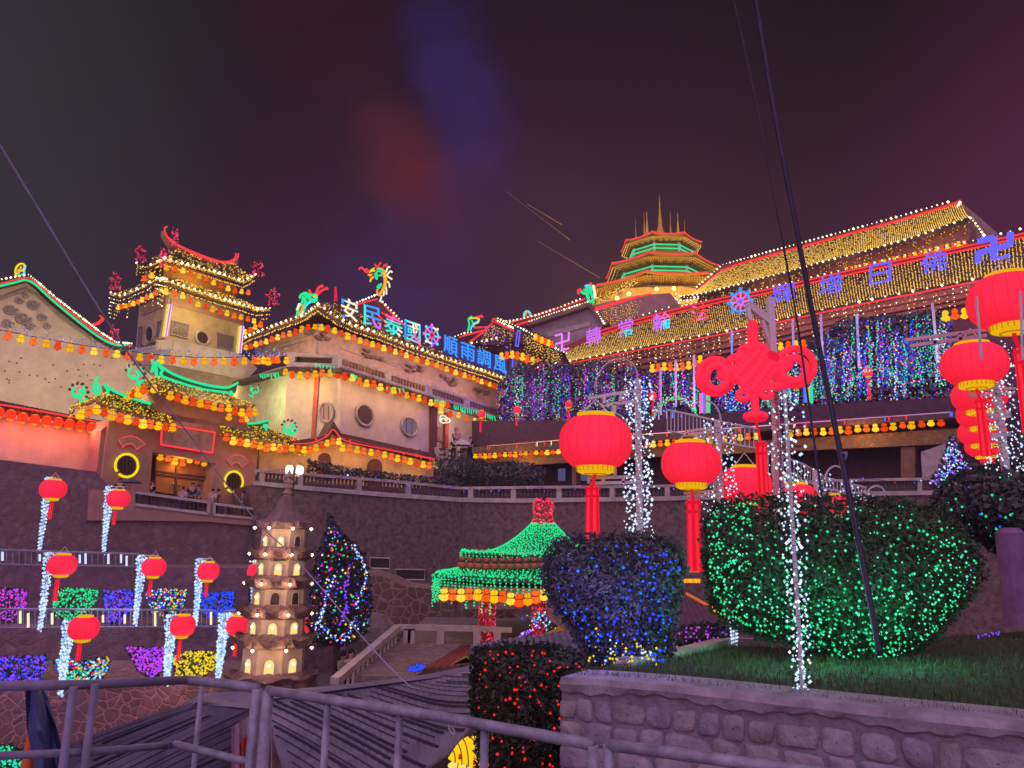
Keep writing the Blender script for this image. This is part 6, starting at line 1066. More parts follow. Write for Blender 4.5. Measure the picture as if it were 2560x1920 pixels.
bd = MB(); q = KK((80, 1140), (830, 1070), (1300, 1010), (1650, 938)); q2 = KK((120, 1195), (830, 1100), (1300, 1042), (1655, 985)); bd.surf([[at(*p, 16.6) for p in q], [at(*p, 16.2) for p in q2]]); bd.surf([[at(*p, 16.9) for p in q], [at(*p, 16.6) for p in q]]); bd.build('ridge_band', tentd, tm)
mp = MB()
for p, Y in ((KK((1640, 1300))[0], 12.7), (KK((150, 1250))[0], 16.4), (KK((1640, 980))[0], 16.5)): a = at(*p, Y); mp.tube([a, V((a.x, a.y, .6))], .05, 6)
mp.build('tent_poles', metal_g, tm)
tb = thing('market_tent', 'slate tent roof sloping to the left beside a pink curtain', 'tent', at(350, 1900, 14) - V((0, 0, 2))); s = canopy(tb, J((440, 1510), (380, 1720), (500, 1950), (900, 2150)), 13, J((1370, 1200), (1720, 1260), (1725, 1500), (1700, 1800)), 15.5, 44, .03); streaks(tb, s, 20)
bd = MB(); bd.surf([[at(*p, 16) for p in J((1390, 1140), (1790, 1128))], [at(*p, 15.4) for p in J((1340, 1215), (1760, 1250))]]); bd.surf([[at(*p, 15.6) for p in J((1390, 1140), (1180, 1280), (800, 1470), (440, 1500))], [at(*p, 15.2) for p in J((1370, 1195), (1190, 1330), (830, 1500), (440, 1530))]]); bd.build('ridge_band', tentd, tb)
cu = MB(); pl = Pl(560, 13.4, 700, 13.4)
for x0, x1, y0, y1, mi in ((1600, 1745, 1285, 1900, 0), (1655, 1730, 1400, 1900, 1), (1745, 1830, 1260, 1900, 0), (1835, 1885, 1370, 1900, 0)):
    rows_ = [[pl.back(.05 * math.sin(i * 1.7) - (.14 if mi else 0)).one(*J((x0 + (x1 - x0) * i / 8, (y0 if y != 0 else y0 + 90 * (1 - i / 8) * (x0 < 1700)) if j == 0 else y))[0]) for i in range(9)] for j, y in enumerate((0, 1500, 1900))]; cu.surf(rows_, mi)
cu.build('curtain', [mat('curtain_pink', (.36, .22, .28), .8), mat('curtain_red', (.45, .05, .03), .8)], tb)
tc_ = thing('market_tent', 'far tent with red gable and yellow trim below the gazebo', 'tent', at(1250, 1700, 20) - V((0, 0, 2))); s = canopy(tc_, KK((1550, 1030), (1900, 1010), (2400, 1000)), 17.5, KK((1575, 820), (1900, 765), (2300, 715)), 19.5, 16); s = canopy(tc_, KK((1260, 975), (1560, 945)), 18, KK((1565, 822), (1600, 818)), 19.5, 6, .05, mat('gable_red', (.30, .08, .06), .8))
for q in (KK((1465, 945), (1560, 890), (1612, 930)), LL((735, 730), (850, 668), (885, 705)), LL((80, 945), (190, 890), (232, 928))): MB().prism(Pl(1100, 17.3, 1400, 17.3)(q), (0, .06, 0)).build('yellow_trim', mat('trim_yellow', (.75, .45, .05), .6), tc_)
MB().bar(at(*LL((770, 590))[0], 16), at(*LL((1110, 810))[0], 12), .16, .2).build('ridge_pole', mat('pole_pink', (.36, .18, .16), .8), tc_)
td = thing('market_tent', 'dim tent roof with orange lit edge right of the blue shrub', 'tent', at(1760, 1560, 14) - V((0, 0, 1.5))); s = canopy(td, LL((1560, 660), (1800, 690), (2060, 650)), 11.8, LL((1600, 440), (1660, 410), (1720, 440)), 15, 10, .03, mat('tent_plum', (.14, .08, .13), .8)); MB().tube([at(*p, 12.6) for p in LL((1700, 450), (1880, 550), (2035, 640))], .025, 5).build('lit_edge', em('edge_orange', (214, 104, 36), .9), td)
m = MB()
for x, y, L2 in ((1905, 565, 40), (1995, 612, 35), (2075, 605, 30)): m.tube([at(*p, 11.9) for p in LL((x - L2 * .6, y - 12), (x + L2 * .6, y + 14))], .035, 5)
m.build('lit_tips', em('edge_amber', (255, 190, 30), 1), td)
neon('flame_lights', 'row of little orange flame shaped lamps on the tent peak below the second lantern tassel', Pl(1690, 15, 1760, 15), [(LL((1605 + i * 20, 378), (1612 + i * 20, 352)), nO if i % 2 else MT['edge_amber']) for i in range(10)] + [(LL((1600, 300), (1790, 295)), MT['edge_orange'])], .035, 'lamp')
# carp lantern under the tent edge
fx = Pl(1100, 11, 1320, 11.6); c0, c1 = fx(KK((1440, 1592), (1760, 1570))); cl = thing('carp_lantern', 'glowing yellow carp shaped lantern with red markings under the tent', 'lantern', (c0 + c1) / 2 - V((0, 0, .4))); L_ = c1 - c0
def carp(a, b, rs, nm):
    d = (b - a).normalized(); u = d.cross(V((0, 1, 0))).normalized(); w = d.cross(u); n = len(rs); m = MB(); rows_ = []
    for i, r in enumerate(rs): p = a.lerp(b, i / (n - 1)); rows_.append([p + (u * math.cos(k * .5236) * r * 1.0 + w * math.sin(k * .5236) * r * .7) for k in range(13)])
    m.surf(rows_); 
    for r in rows_[1:-1]: m.tube([q + (q - sum(r[:12], V((0, 0, 0))) / 12) * .02 for q in r[:12]], .008, 4, 1, True)
    return m
carp(c0, c0.lerp(c1, .45) + V((0, 0, .05)), [.01, .08, .15, .2, .22], 'head').build('head', [Y_, wood], cl); carp(*fx(KK((1560, 1600), (1850, 1530))), [.12, .26, .32, .33, .30, .22, .12], 'body').build('body', [Y_, wood], cl); carp(*fx(KK((1440, 1640), (1640, 1670))), [.02, .1, .16, .14, .1], 'fin').build('fin', [em('carp_cream', (255, 226, 120), 1.0), wood], cl)
m = MB()
for i in range(7): x, y = 1820 + i * 3, 1500 + i * 22; m.tube(fx.back(-.05)(KK((1790, 1540), (x - 10, y + 10), (x + 18 + 8 * (i % 2), y - 26))), [.05, .04, .008], 5)
m.build('tail', [O_], cl) if False else m.build('tail', [em('carp_tail', (250, 180, 30), 1)], cl); m = MB()
for x, y in ((1520, 1580), (1620, 1620), (1665, 1610), (1770, 1555), (1755, 1560)):
    for a, b in (((-9, -10), (9, -8)), ((0, -16), (-2, 16)), ((-10, 6), (10, 2)), ((-8, 16), (9, 12))): m.tube(fx.back(-.36)(KK((x + a[0], y + a[1]), (x + b[0], y + b[1]))), .012, 4)
m.build('red_marks', em('mark_red', (200, 40, 10), .8), cl); lamp('carp_glow', c1 + V((0, -.6, .5)), (1, .6, .1), 3, .2)
# ================================================================ foreground right: lawn, stone wall
WP = Pl(1395, 6.5, 2560, 4.6); wt = [(1405, 1697), (1500, 1702), (1620, 1712), (1760, 1726), (1950, 1748), (2200, 1776), (2400, 1796), (2640, 1822), (3100, 1872)]
fe = resample(WP.back(.15)(wt), 41); be = resample([at(1560, 1672, 7.6), at(1693, 1649, 8.6), at(1823, 1612, 10.5), at(1990, 1622, 11.5), at(2250, 1600, 12.5), at(2760, 1565, 14), at(3100, 1560, 14.5)], 41)
ls = [[a.lerp(b, t / 16) + V((0, 0, random.uniform(-.02, .02) * (0 < t < 16))) for a, b in zip(fe, be)] for t in range(17)]
lm = MB().surf(ls)
for e in (ls[0], ls[-1], [r[0] for r in ls], [r[-1] for r in ls]): lm.surf([e, [V((p.x, p.y, .4)) for p in e]])
tag(lm.build('lawn', mat('lawn_soil', (.045, .06, .03), .95, scale=6, bump=.6, var=.5)), None, None, kind='structure')
m = MB()
for _ in range(15000):
    i, j = random.random() * 40, (random.random() ** 1.4) * 15.99; a, b = int(i), int(j); p = ls[b][a].lerp(ls[b][min(40, a + 1)], i - a).lerp(ls[b + 1][a].lerp(ls[b + 1][min(40, a + 1)], i - a), j - b); h = random.uniform(.03, .085); an = random.uniform(0, 6.28); d = V((math.cos(an), math.sin(an), 0)) * .006; l = V((random.uniform(-.03, .03), random.uniform(-.03, .03), h)); m.add([p - d, p + d, p + l], [[0, 1, 2]], random.randrange(2))
tag(m.build('grass', [mat('grass_blade', (.06, .11, .035), .7, scale=4, bump=0), mat('grass_dry', (.10, .11, .05), .8, scale=4, bump=0)]), 'short grass on the lawn above the stone wall', 'grass', kind='stuff')
kb = MB()
for a, b in zip(be[:16], be[1:17]): kb.bar(a + V((0, 0, .02)), b + V((0, 0, .02)), .18, .16)
single('kerb', kb, trim, 'low concrete kerb along the left edge of the lawn', 'kerb')
low = [(x, y + 900) for x, y in wt]; body = MB(); P3 = WP(wt); 
for a, b in zip(P3, P3[1:]): body.prism([a, b, V((b.x, b.y, .4)), V((a.x, a.y, .4))], WP.n * .42)
cop = MB(); rr = random.Random(4)
for i in range(60):
    a, b = resample_at(P3, i / 60), resample_at(P3, (i + 1) / 60); h0, h1 = (.10 + .02 * math.sin(q * .37) + .012 * math.sin(q * 1.9) for q in (i, i + 1))
    f = lambda p, o, z: p - WP.n * o + V((0, 0, z))
    cop.surf([[f(a, .0, -h0), f(b, .0, -h1)], [f(a, .03, -h0 + .02), f(b, .03, -h1 + .02)], [f(a, .045 + .01 * math.sin(i * .8), -.03), f(b, .045 + .01 * math.sin(i * .8 + .8), -.03)], [f(a, .02, .015), f(b, .02, .015)], [f(a, -.44, .02), f(b, -.44, .02)]])
stn = MB(); L_ = plen(P3); z = -.14; ri = 0
while z > -1.5:
    hh = rr.uniform(.15, .24); s = rr.uniform(-.1, 0)
    while s < L_:
        wd = rr.uniform(.13, .36); cs = s + wd / 2
        if 0 < cs < L_:
            top = resample_at(P3, cs / L_).z; n = 16; a0 = rr.uniform(0, 6); ring = []; ch = hh * rr.uniform(.9, 1.04); k = rr.uniform(2.8, 6)
            sh = [1 + .10 * math.sin(2 * q * .3927 + a0) + rr.uniform(-.04, .04) for q in range(n)]
            def pt(q, sc, dep):
                an = q * 2 * math.pi / n; ca, sa = math.cos(an), math.sin(an); x = abs(ca) ** (2 / k) * (1 if ca > 0 else -1); y = abs(sa) ** (2 / k) * (1 if sa > 0 else -1); base = resample_at(P3, min(1, max(0, (cs + x * (wd / 2 - .006) * sc * sh[q]) / L_))); return V((base.x, base.y, top + z - hh / 2 + y * (ch / 2 - .006) * sc * sh[q])) - WP.n * dep
            pr = rr.uniform(.012, .03); rws = [[pt(q % n, sc, d) for q in range(n + 1)] for sc, d in ((1, 0), (.97, pr * .6), (.85, pr), (.5, pr * 1.25), (.05, pr * 1.3))]; stn.surf(rws, rr.randrange(3))
        s += wd + .012
    z -= hh; ri += 1
put('stone_wall', 'low rubble stone garden wall with rounded stones and cement coping in front of the lawn', 'wall', [('mortar', body, mat('mortar', (.27, .225, .26), .95, scale=10, bump=.6)), ('coping', cop, mat('coping_cement', (.33, .275, .31), .9, scale=4, bump=.5, var=.45))])
wl_ = [o for o in bpy.data.objects if o.name == 'stone_wall'][0]; stn.build('stones', [mat('rubble_grey', (.36, .30, .335), .9, scale=5, bump=.6, var=.45), mat('rubble_tan', (.34, .285, .30), .9, scale=5, bump=.7, var=.5), mat('rubble_slate', (.31, .265, .325), .9, scale=6, bump=.6, var=.45)], wl_, True)
# ---------------------------------------------------------------- big shrubs with lights
GB = [(1770, 1292), (1800, 1270), (1860, 1257), (1980, 1252), (2100, 1258), (2250, 1264), (2340, 1285), (2400, 1335), (2440, 1400), (2452, 1432), (2420, 1482), (2370, 1545), (2320, 1602), (2250, 1642), (2200, 1655), (2130, 1662), (2060, 1634), (1980, 1602), (1880, 1574), (1800, 1535), (1776, 1450), (1767, 1370)]
lit_shrub(GB, 9.3, 1.15, 26000, .038, 1000, .0155, [bGr, bGr, em('bulb_green_pale', (90, 240, 190), 1.3)], 'huge clipped heart shaped shrub studded with green lights on the lawn', 'green lights studding the huge heart shaped shrub', leafm, grp='light covered shrubs on the lawn', stem=((2195, 1560), (2215, 1690), .09), fr=26, edge=.40, bias=lambda x, y: min(1, .12 + .9 * max(0, (y - 1290 - .12 * abs(x - 2050)) / 300) + (.5 if x < 1900 else 0) + (.4 if x > 2330 else 0)))
BB = LL((770, 190), (850, 112), (1000, 92), (1200, 92), (1400, 85), (1560, 112), (1640, 185), (1662, 290), (1625, 400), (1605, 600), (1560, 800), (1600, 1000), (1560, 1075), (1180, 1075), (1150, 980), (1060, 880), (950, 700), (830, 560), (762, 430), (750, 280))
lit_shrub(BB, 8.2, .6, 15000, .036, 230, .016, [bB, bB, em('bulb_azure', (50, 110, 255), 1.4)], 'dark mop headed shrub with blue lights above the end of the stone wall', 'blue lights scattered over the mop headed shrub', leafd, grp='light covered shrubs on the lawn', stem=((1620, 1560), (1630, 1705), .07), fr=26, edge=.35, bias=lambda x, y: min(1, .15 + max(0, (y - 1400) / 200) + max(0, (x - 1560) / 100)))
bulbs('fairy_lights', 'yellow and white fairy lights round the foot of the mop headed shrub', 'light string', [at(*LL((random.gauss(1220, 110), random.gauss(870, 60)))[0], 7.45) for _ in range(46)] + [at(*LL((1380 + 90 * t + random.uniform(-20, 20), 810 + 110 * t + random.uniform(-20, 20)))[0], 7.4) for t in [i / 16 for i in range(16)]], .013, [bY, bY, bC])
RB = LL((262, 870), (400, 842), (600, 832), (800, 852), (1000, 900), (1085, 1000), (880, 1050), (850, 1110), (835, 1300), (800, 1600), (790, 1800), (300, 1800), (290, 1400), (240, 1200), (258, 1000))
lit_shrub(RB, 8.0, .6, 15000, .036, 105, .014, [bR], 'square trimmed shrub dotted with red lights left of the stone wall', 'red lights dotted over the square trimmed shrub', mat('leaf_olive', (.055, .06, .03), .6, scale=5, bump=0, var=.5), grp='light covered shrubs on the lawn', stem=((1280, 1800), (1285, 2100), .06), fr=22, edge=.6)
RT_ = [(2330, 1285), (2365, 1215), (2440, 1182), (2520, 1168), (2640, 1165), (2660, 1430), (2560, 1408), (2470, 1345), (2380, 1322)]
lit_shrub(RT_, 13, 1.2, 6500, .085, 60, .022, [bGr, bGr, bB, bT], 'dark leafy tree at the right edge with sparse green and blue lights', 'sparse green and blue lights on the dark tree at the right edge', leafd, grp=None, stem=((2560, 1380), (2565, 1530), .12), fr=26, edge=.8)
lit_shrub([(2380, 1085), (2398, 1120), (2412, 1150), (2438, 1180), (2425, 1205), (2380, 1220), (2345, 1232), (2322, 1205), (2345, 1175), (2362, 1140), (2370, 1110)], 20, .5, 900, .09, 380, .03, [bB, bC, bC, bT, bV, bM], 'small conical tree smothered in blue and white lights', 'blue and white lights smothering the small conical tree', leafd, grp=None, stem=((2380, 1220), (2385, 1290), .08), edge=.9)
lit_shrub(LL((1590, 740), (1700, 690), (1850, 670), (1990, 700), (1985, 770), (1850, 810), (1720, 850), (1600, 850)), 10.5, .35, 1500, .05, 46, .016, [bM, bM, bV], 'low flowering shrub with magenta lights beside the kerb', 'magenta lights on the low shrub beside the kerb', leafd, grp='light covered shrubs on the lawn', fr=8)
bulbs('spiral_lights', 'white lights wound round the short stake by the kerb', 'light string', [at(2035 * .36166 + 1100 - .5 + 14 * math.cos(i * .9) * (.4 + .6 * i / 70), 1320 + (805 - 250 * i / 70) * .36166, 10.2 + .08 * math.sin(i * .9)) for i in range(70)], .018, [bC], 'white lights wound round the lantern posts'); single('stake', MB().tube([at(1836, 1612, 10.2), at(1838, 1515, 10.2)], .03, 6), metal_w, 'short white stake by the kerb wound with lights', 'stake')
bulbs('fairy_lights', 'small heap of blue lights at the right tip of the heart shaped shrub', 'light string', [at(*MM((1750 + 120 * t + random.uniform(-10, 10), 435 - 140 * t + random.uniform(-14, 14)))[0], 9.6) for t in [i / 46 for i in range(46)]], .016, [bB, bB, bC])
single('bollard', MB().lathe(at(2548, 1530, 12), [(.24, -.2), (.22, 0), (.21, 1.2), (.14, 1.28)], 16), mat('bollard_violet', (.22, .12, .26), .6), 'thick violet lit post at the right edge behind the lawn', 'post')
# ---------------------------------------------------------------- large red lanterns on white posts
GRP = 'large red lanterns on the white posts'
big_lantern('largest round red lantern with gold rings hanging left of the red knot', 1489, 1105, 179, 124, 11.0, GRP, ((1481, 1216), (1481, 1356)), .20, hang=.2); big_lantern('second round red lantern hanging between the spiral lit post and the knot', 1727, 1159, 143, 99, 13.6, GRP, ((1733, 1248), (1740, 1428)), .26, hang=.2)
big_lantern('third red lantern half hidden behind the knot tassel', 1864, 1213, 124, 84, 17, GRP); big_lantern('fourth red lantern sunk behind the top of the green shrub', 1992, 1250, 100, 74, 22, GRP); big_lantern('fifth and smallest red lantern peeping over the green shrub', 2088, 1262, 64, 46, 27, GRP)
big_lantern('huge red lantern cut by the right edge of the view', 2524, 755, 194, 130, 10, GRP, ((2548, 872), (2553, 1082)), .15); big_lantern('red lantern right below the huge one at the right edge', 2435, 911, 152, 98, 12.6, GRP, ((2450, 998), (2466, 1140)), .17)
for k, (u, v, w, h, Y, wh) in enumerate(((2448, 990, 124, 76, 15, 'third'), (2453, 1036, 110, 66, 17.5, 'fourth'), (2455, 1082, 106, 60, 20, 'fifth'), (2462, 1116, 88, 50, 23.5, 'lowest'))): big_lantern(f'{wh} red lantern down in the column of lanterns at the right', u, v, w, h, Y, GRP, ((2468, 1140), (2478, 1190)) if k == 3 else None, .4, hang=0)
wmix_ = [bC, bC, em('bulb_snow', (236, 242, 255), 1.6)]
def post(label, x, v0, v1, Y, w, arms, lab2=None, n=0, wrap=.2, br=.016, lean=0):
    b = at(x, v1, Y); tp = at(x, v0, Y); tp = V((b.x, b.y, tp.z)); t = thing('lantern_post', label, 'lamp post', b, 'white lantern posts'); MB().box((b + tp) / 2, w, w, (tp - b).length).build('pole', metal_w, t)
    for q in arms:
        m = MB()
        for (a, c), (d, e) in q: m.bar(at(a, c, Y - .03), at(d, e, Y - .03), .05, .045)
        m.build('bracket', metal_w, t)
    if n:
        P = []
        for i in range(n): s = i / n; a = i * .62; rr_ = wrap * random.uniform(.55, 1.15); P.append(b.lerp(tp, s) + V((rr_ * math.cos(a), rr_ * math.sin(a) * .8, random.uniform(-.04, .04))))
        bulbs('spiral_lights', lab2, 'light string', P, br, wmix_, 'white lights wound round the lantern posts')
R2 = lambda *p: R_(*p)
post('white post with double brackets beside the largest red lantern', 1600, 948, 1400, 11.15, .085, [[R2((310, 425), (840, 335)), R2((470, 500), (850, 455)), R2((490, 405), (490, 500)), R2((670, 375), (670, 470)), R2((600, 490), (600, 600))], [R2((310, 1305), (840, 1290)), R2((325, 1365), (840, 1352)), R2((318, 1300), (320, 1365)), R2((480, 1300), (480, 1360)), R2((700, 1295), (700, 1355)), R2((608, 1190), (608, 1300))]], 'white lights spiralling up the post beside the largest red lantern', 420, .20, .021)
post('white post with brackets beside the second red lantern', 1803, 1050, 1300, 13.8, .09, [[R2((1390, 790), (1790, 735)), R2((1390, 830), (1790, 780)), R2((1400, 790), (1400, 830)), R2((1700, 745), (1700, 790))], [R2((1370, 1475), (1790, 1440)), R2((1400, 1505), (1790, 1480)), R2((1530, 1462), (1530, 1490)), R2((1710, 1310), (1710, 1450)), R2((1710, 1310), (1760, 1310))]], 'white lights spiralling up the post beside the second red lantern', 210, .3, .022)
post('white post glimpsed right of the knot tassel', 1944, 1118, 1300, 17.2, .1, [], 'white lights on the post right of the knot tassel', 110, .38, .026); post('white post right of the fourth red lantern', 2044, 1175, 1290, 22, .1, [], 'white lights on the post right of the fourth lantern', 90, .42, .03); post('small white post between the black cable and the fifth lantern', 2129, 1203, 1285, 27, .1, [], 'white lights on the small post by the black cable', 50, .3, .034); post('farthest tiny white post over the green shrub', 2166, 1226, 1285, 32, .1, [], 'white lights on the farthest tiny post', 24, .3, .036)
post('white post wrapped in lights beside the column of lanterns at the right', 2524, 862, 1260, 12.8, .10, [[T_((530, 495), (1010, 470)), T_((535, 550), (1000, 520)), T_((540, 495), (540, 550)), T_((800, 482), (800, 535))], [T_((690, 760), (960, 738)), T_((700, 790), (960, 770))], [T_((740, 965), (960, 945)), T_((740, 990), (960, 970))]], 'white lights crowding the post beside the column of lanterns', 420, .30, .021)
for k, (x0, y0, x1, y1, w) in enumerate(((2441, 742, 2454, 900, .016), (2552, 730, 2556, 900, .016))): single('rod', MB().tube([at(x0, y0, 9), at(x1, y1, 9)], w, 6), metal_w, ('left', 'right')[k] + ' thin steel rod before the huge red lantern', 'rod')
br_ = MB()
for q in (T_((-160, -40), (760, -160)), T_((-100, 20), (700, -90)), T_((150, -40), (150, 10)), T_((420, -110), (420, -40))): br_.bar(at(*q[0], 11), at(*q[1], 11), .05, .05)
single('bracket_rail', br_, metal_w, 'double white bracket rail between the two upper lanterns at the right', 'bracket')
# distant small lanterns with tassels
for k, (u, v, w, ts, Y, wh) in enumerate(((1293, 1025, 19, ((1292, 1040), (1291, 1064)), 56, 'in front of the left edge of the hanging lights'), (1422, 1011, 18, ((1421, 1026), (1420, 1050)), 56, 'above the largest red lantern'), (1632, 990, 20, ((1632, 1006), (1632, 1040)), 54, 'left of the first light arch'), (1204, 1036, 20, ((1202, 1052), (1200, 1080)), 55, 'at the far end of the hall terrace'), (1289, 1027, 8, None, 70, ''), (2169, 931, 24, ((2170, 948), (2172, 1000)), 50, 'under the right light arch'))):
    if ts: big_lantern('small distant red lantern with tassel ' + wh, u, v, w, w * .85, Y, 'small distant red lanterns', ts, .3)
# ---------------------------------------------------------------- red knot ornament
KP = Pl(1700, 11.5, 2100, 11.5); kr = lambda r: r * .18083 / F * 11.5
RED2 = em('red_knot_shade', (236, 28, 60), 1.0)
kn = thing('knot_ornament', 'giant glowing red endless knot ornament with two big side loops', 'ornament', KP.one(*Q((1040, 1640))[0]), None)
def kt(name, pts, r, m=RED, closed=False, off=0, n=10):
    p = KP.back(off)(Q(*pts)); p = smooth(p, 2) if not closed and len(p) > 2 else p; o = MB().tube(p, kr(r), n, closed=closed)
    if not closed:
        for e in (p[0], p[-1]): o.lathe(e + V((0, 0, 0)), [(0.001, -kr(r)), (kr(r) * .7, -kr(r) * .7), (kr(r), 0), (kr(r) * .7, kr(r) * .7), (.001, kr(r))], 10)
    return o.build(name, m, kn, True)
el2 = lambda cx, cy, rx, ry, t=0, n=36: [(cx + rx * math.cos(a) * math.cos(t) - ry * math.sin(a) * math.sin(t), cy + rx * math.cos(a) * math.sin(t) + ry * math.sin(a) * math.cos(t)) for a in [2 * math.pi * i / n for i in range(n)]]
kt('stem', [(1005, 345), (1005, 500), (1005, 640)], 78); kt('top_loop', [(1000, 680), (900, 650), (840, 700), (830, 790), (900, 820)], 58, RED); kt('top_loop', [(1000, 640), (1100, 620), (1170, 660), (1180, 740), (1110, 790)], 58, RED)
kt('side_loop', el2(490, 1055, 235, 235, .2), 52, RED, True, .05); kt('side_loop', el2(500, 1070, 140, 170, .1), 56, RED2 if False else RED, True, -.03); kt('side_loop', [(560, 960), (650, 980), (640, 1060), (560, 1050)], 60)
kt('side_loop', el2(1590, 925, 262, 250, -.35), 52, RED, True, .05); kt('side_loop', el2(1575, 960, 165, 160, -.3), 58, RED, True, -.03); kt('side_loop', [(1330, 900), (1450, 830), (1510, 900), (1440, 960), (1330, 980)], 66)
KF = MB(); KF.prism(KP.back(-.01)(Q((1010, 690), (1310, 940), (1040, 1290), (720, 1010))), KP.n * .05); KF.build('core', RED, kn)
A0, B0, C0, D0 = (1010, 640), (1350, 940), (1040, 1330), (680, 1010)
lp_ = lambda a, b, t: (a[0] + (b[0] - a[0]) * t, a[1] + (b[1] - a[1]) * t)
for i in range(7):
    t = (i + .5) / 7; kt('lattice_cord', [lp_(A0, B0, t), lp_(lp_(A0, B0, t), lp_(D0, C0, t), .5), lp_(D0, C0, t)], 50, RED, False, -.02 if i % 2 else .03, 8); kt('lattice_cord', [lp_(A0, D0, t), lp_(lp_(A0, D0, t), lp_(B0, C0, t), .5), lp_(B0, C0, t)], 46, RED, False, .0, 8)
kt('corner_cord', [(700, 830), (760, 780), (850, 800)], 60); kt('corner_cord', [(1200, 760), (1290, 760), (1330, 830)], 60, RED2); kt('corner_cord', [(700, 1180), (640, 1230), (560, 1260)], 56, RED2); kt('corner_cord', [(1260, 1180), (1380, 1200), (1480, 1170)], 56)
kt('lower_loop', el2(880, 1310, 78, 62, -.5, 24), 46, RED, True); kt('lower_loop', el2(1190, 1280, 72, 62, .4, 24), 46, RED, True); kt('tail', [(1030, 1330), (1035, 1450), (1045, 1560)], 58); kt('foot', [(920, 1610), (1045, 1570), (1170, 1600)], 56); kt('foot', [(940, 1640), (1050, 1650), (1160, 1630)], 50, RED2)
p, q = KP.one(1902, 1104), KP.one(1902, 1309); q = V((p.x, p.y, q.z)); mb = MB(); r = .085
for i in range(12): an = i * .5236; o = V((r * .8 * math.cos(an), r * .8 * math.sin(an), 0)); mb.tube([p + o * .92, q + o], r * .27, 5, i % 2)
for z in (.02, .13): mb.lathe(p.lerp(q, z), [(r, 0), (r * 1.1, -.02), (r * 1.1, -.05), (r, -.06)], 12, 1)
mb.tube([KP.one(*Q((1045, 1640))[0]), p], .02, 5, 1); mb.build('tassel', [REDT, MT['red_tassel_shade']], kn)
t = thing('sign_post', 'tall grey steel post and slanted arm carrying the red knot', 'post', at(1955, 1330, 11.9)); a, b = at(1955, 1330, 11.9), at(1941, 745, 11.9); b = V((a.x, a.y, b.z))
MB().bar(a, b, .10, .13).build('pole', metal_w, t); m = MB(); m.bar(at(1868, 760, 11.8), V((b.x, b.y, at(1940, 802, 11.8).z)), .10, .12); m.bar(at(1868, 762, 11.8), at(1876, 802, 11.7), .06, .06); m.bar(at(1905, 800, 11.85), V((b.x, b.y, at(1940, 880, 11.8).z)), .06, .06); m.build('arm', metal_w, t); MB().bar(a + V((-.02, -.1, 0)), V((a.x, a.y - .1, at(1955, 985, 11.8).z)), .13, .03).build('cover_plate', mat('plate_mauve', (.40, .24, .34), .5), t)
# slim pole spiralled with white lights in front of the green shrub
b = at(2008, 1752, 5.75); tp = at(1952, 975, 5.75); tp = V((b.x - .012, b.y, tp.z)); single('light_pole', MB().tube([b, tp], .016, 8), metal_w, 'slim steel pole on the lawn in front of the heart shaped shrub', 'pole')
P = []
for i in range(340): s = (i / 340) ** 1.25; a_ = i * .9; rr_ = random.uniform(.02, .085) * (.8 + .9 * s); P.append(b.lerp(tp, s * 1.0) + V((rr_ * math.cos(a_), rr_ * math.sin(a_), random.uniform(-.02, .02))))
P += [b + V((random.uniform(-.24, .24), random.uniform(-.1, .05), random.uniform(.0, .06))) for _ in range(50)]
bulbs('spiral_lights', 'white lights spiralling round the slim pole before the heart shaped shrub', 'light string', P, .0125, wmix_, 'white lights wound round the lantern posts')
# ---------------------------------------------------------------- cables
def cable(label, pts, r, m): single('cable', MB().tube(smooth([at(*p) for p in pts], 2), r, 8), m, label, 'cable', smooth=True)
cable('thick black overhead cable slanting down into the heart shaped shrub', ((1720, -900, 5.2), (1876, -80, 6.6), (1944, 336, 6.8), (2014, 694, 7), (2070, 984, 7.1), (2152, 1377, 7.0), (2200, 1640, 6.9)), .028, mat('cable_black', (.05, .035, .07), .35, scale=6)); cable('thin cable hanging beside the thick black overhead cable', ((1640, -900, 5.6), (1815, -80, 7), (1892, 260, 7.2), (1955, 600, 7.4), (1990, 780, 7.6), (2022, 1010, 7.8), (2060, 1280, 8)), .012, MT['cable_black']); cable('black twist of cable tied round the thick cable', ((2090, 1120, 7.1), (2105, 1135, 7.05), (2118, 1130, 7), (2112, 1150, 7.05), (2100, 1160, 7.1)), .014, metal_g)
cable('pale violet guy wire slanting from the upper left past the gate to the tent', ((-700, -700, 3.4), (-60, 270, 6), (0, 362, 6.5), (290, 845, 9), (430, 1030, 11), (640, 1308, 14), (745, 1398, 15), (960, 1660, 15.5), (1080, 1762, 16)), .0105, mat('wire_violet', (.62, .56, .85), .4, scale=5))
for k, q in enumerate(((1265, 478, 1425, 600), (1318, 510, 1405, 562), (1345, 603, 1500, 695))): single('wire', MB().tube([at(q[0], q[1], 70), at(q[2], q[3], 90)], .04, 4), mat('wire_streak_amber', (.28, .20, .12), .4, scale=4), f'{("upper", "short middle", "lower")[k]} faint wire against the sky left of the pagoda', 'wire', 'faint wires left of the pagoda')  # wires tinted amber to stand for streaks of light along them
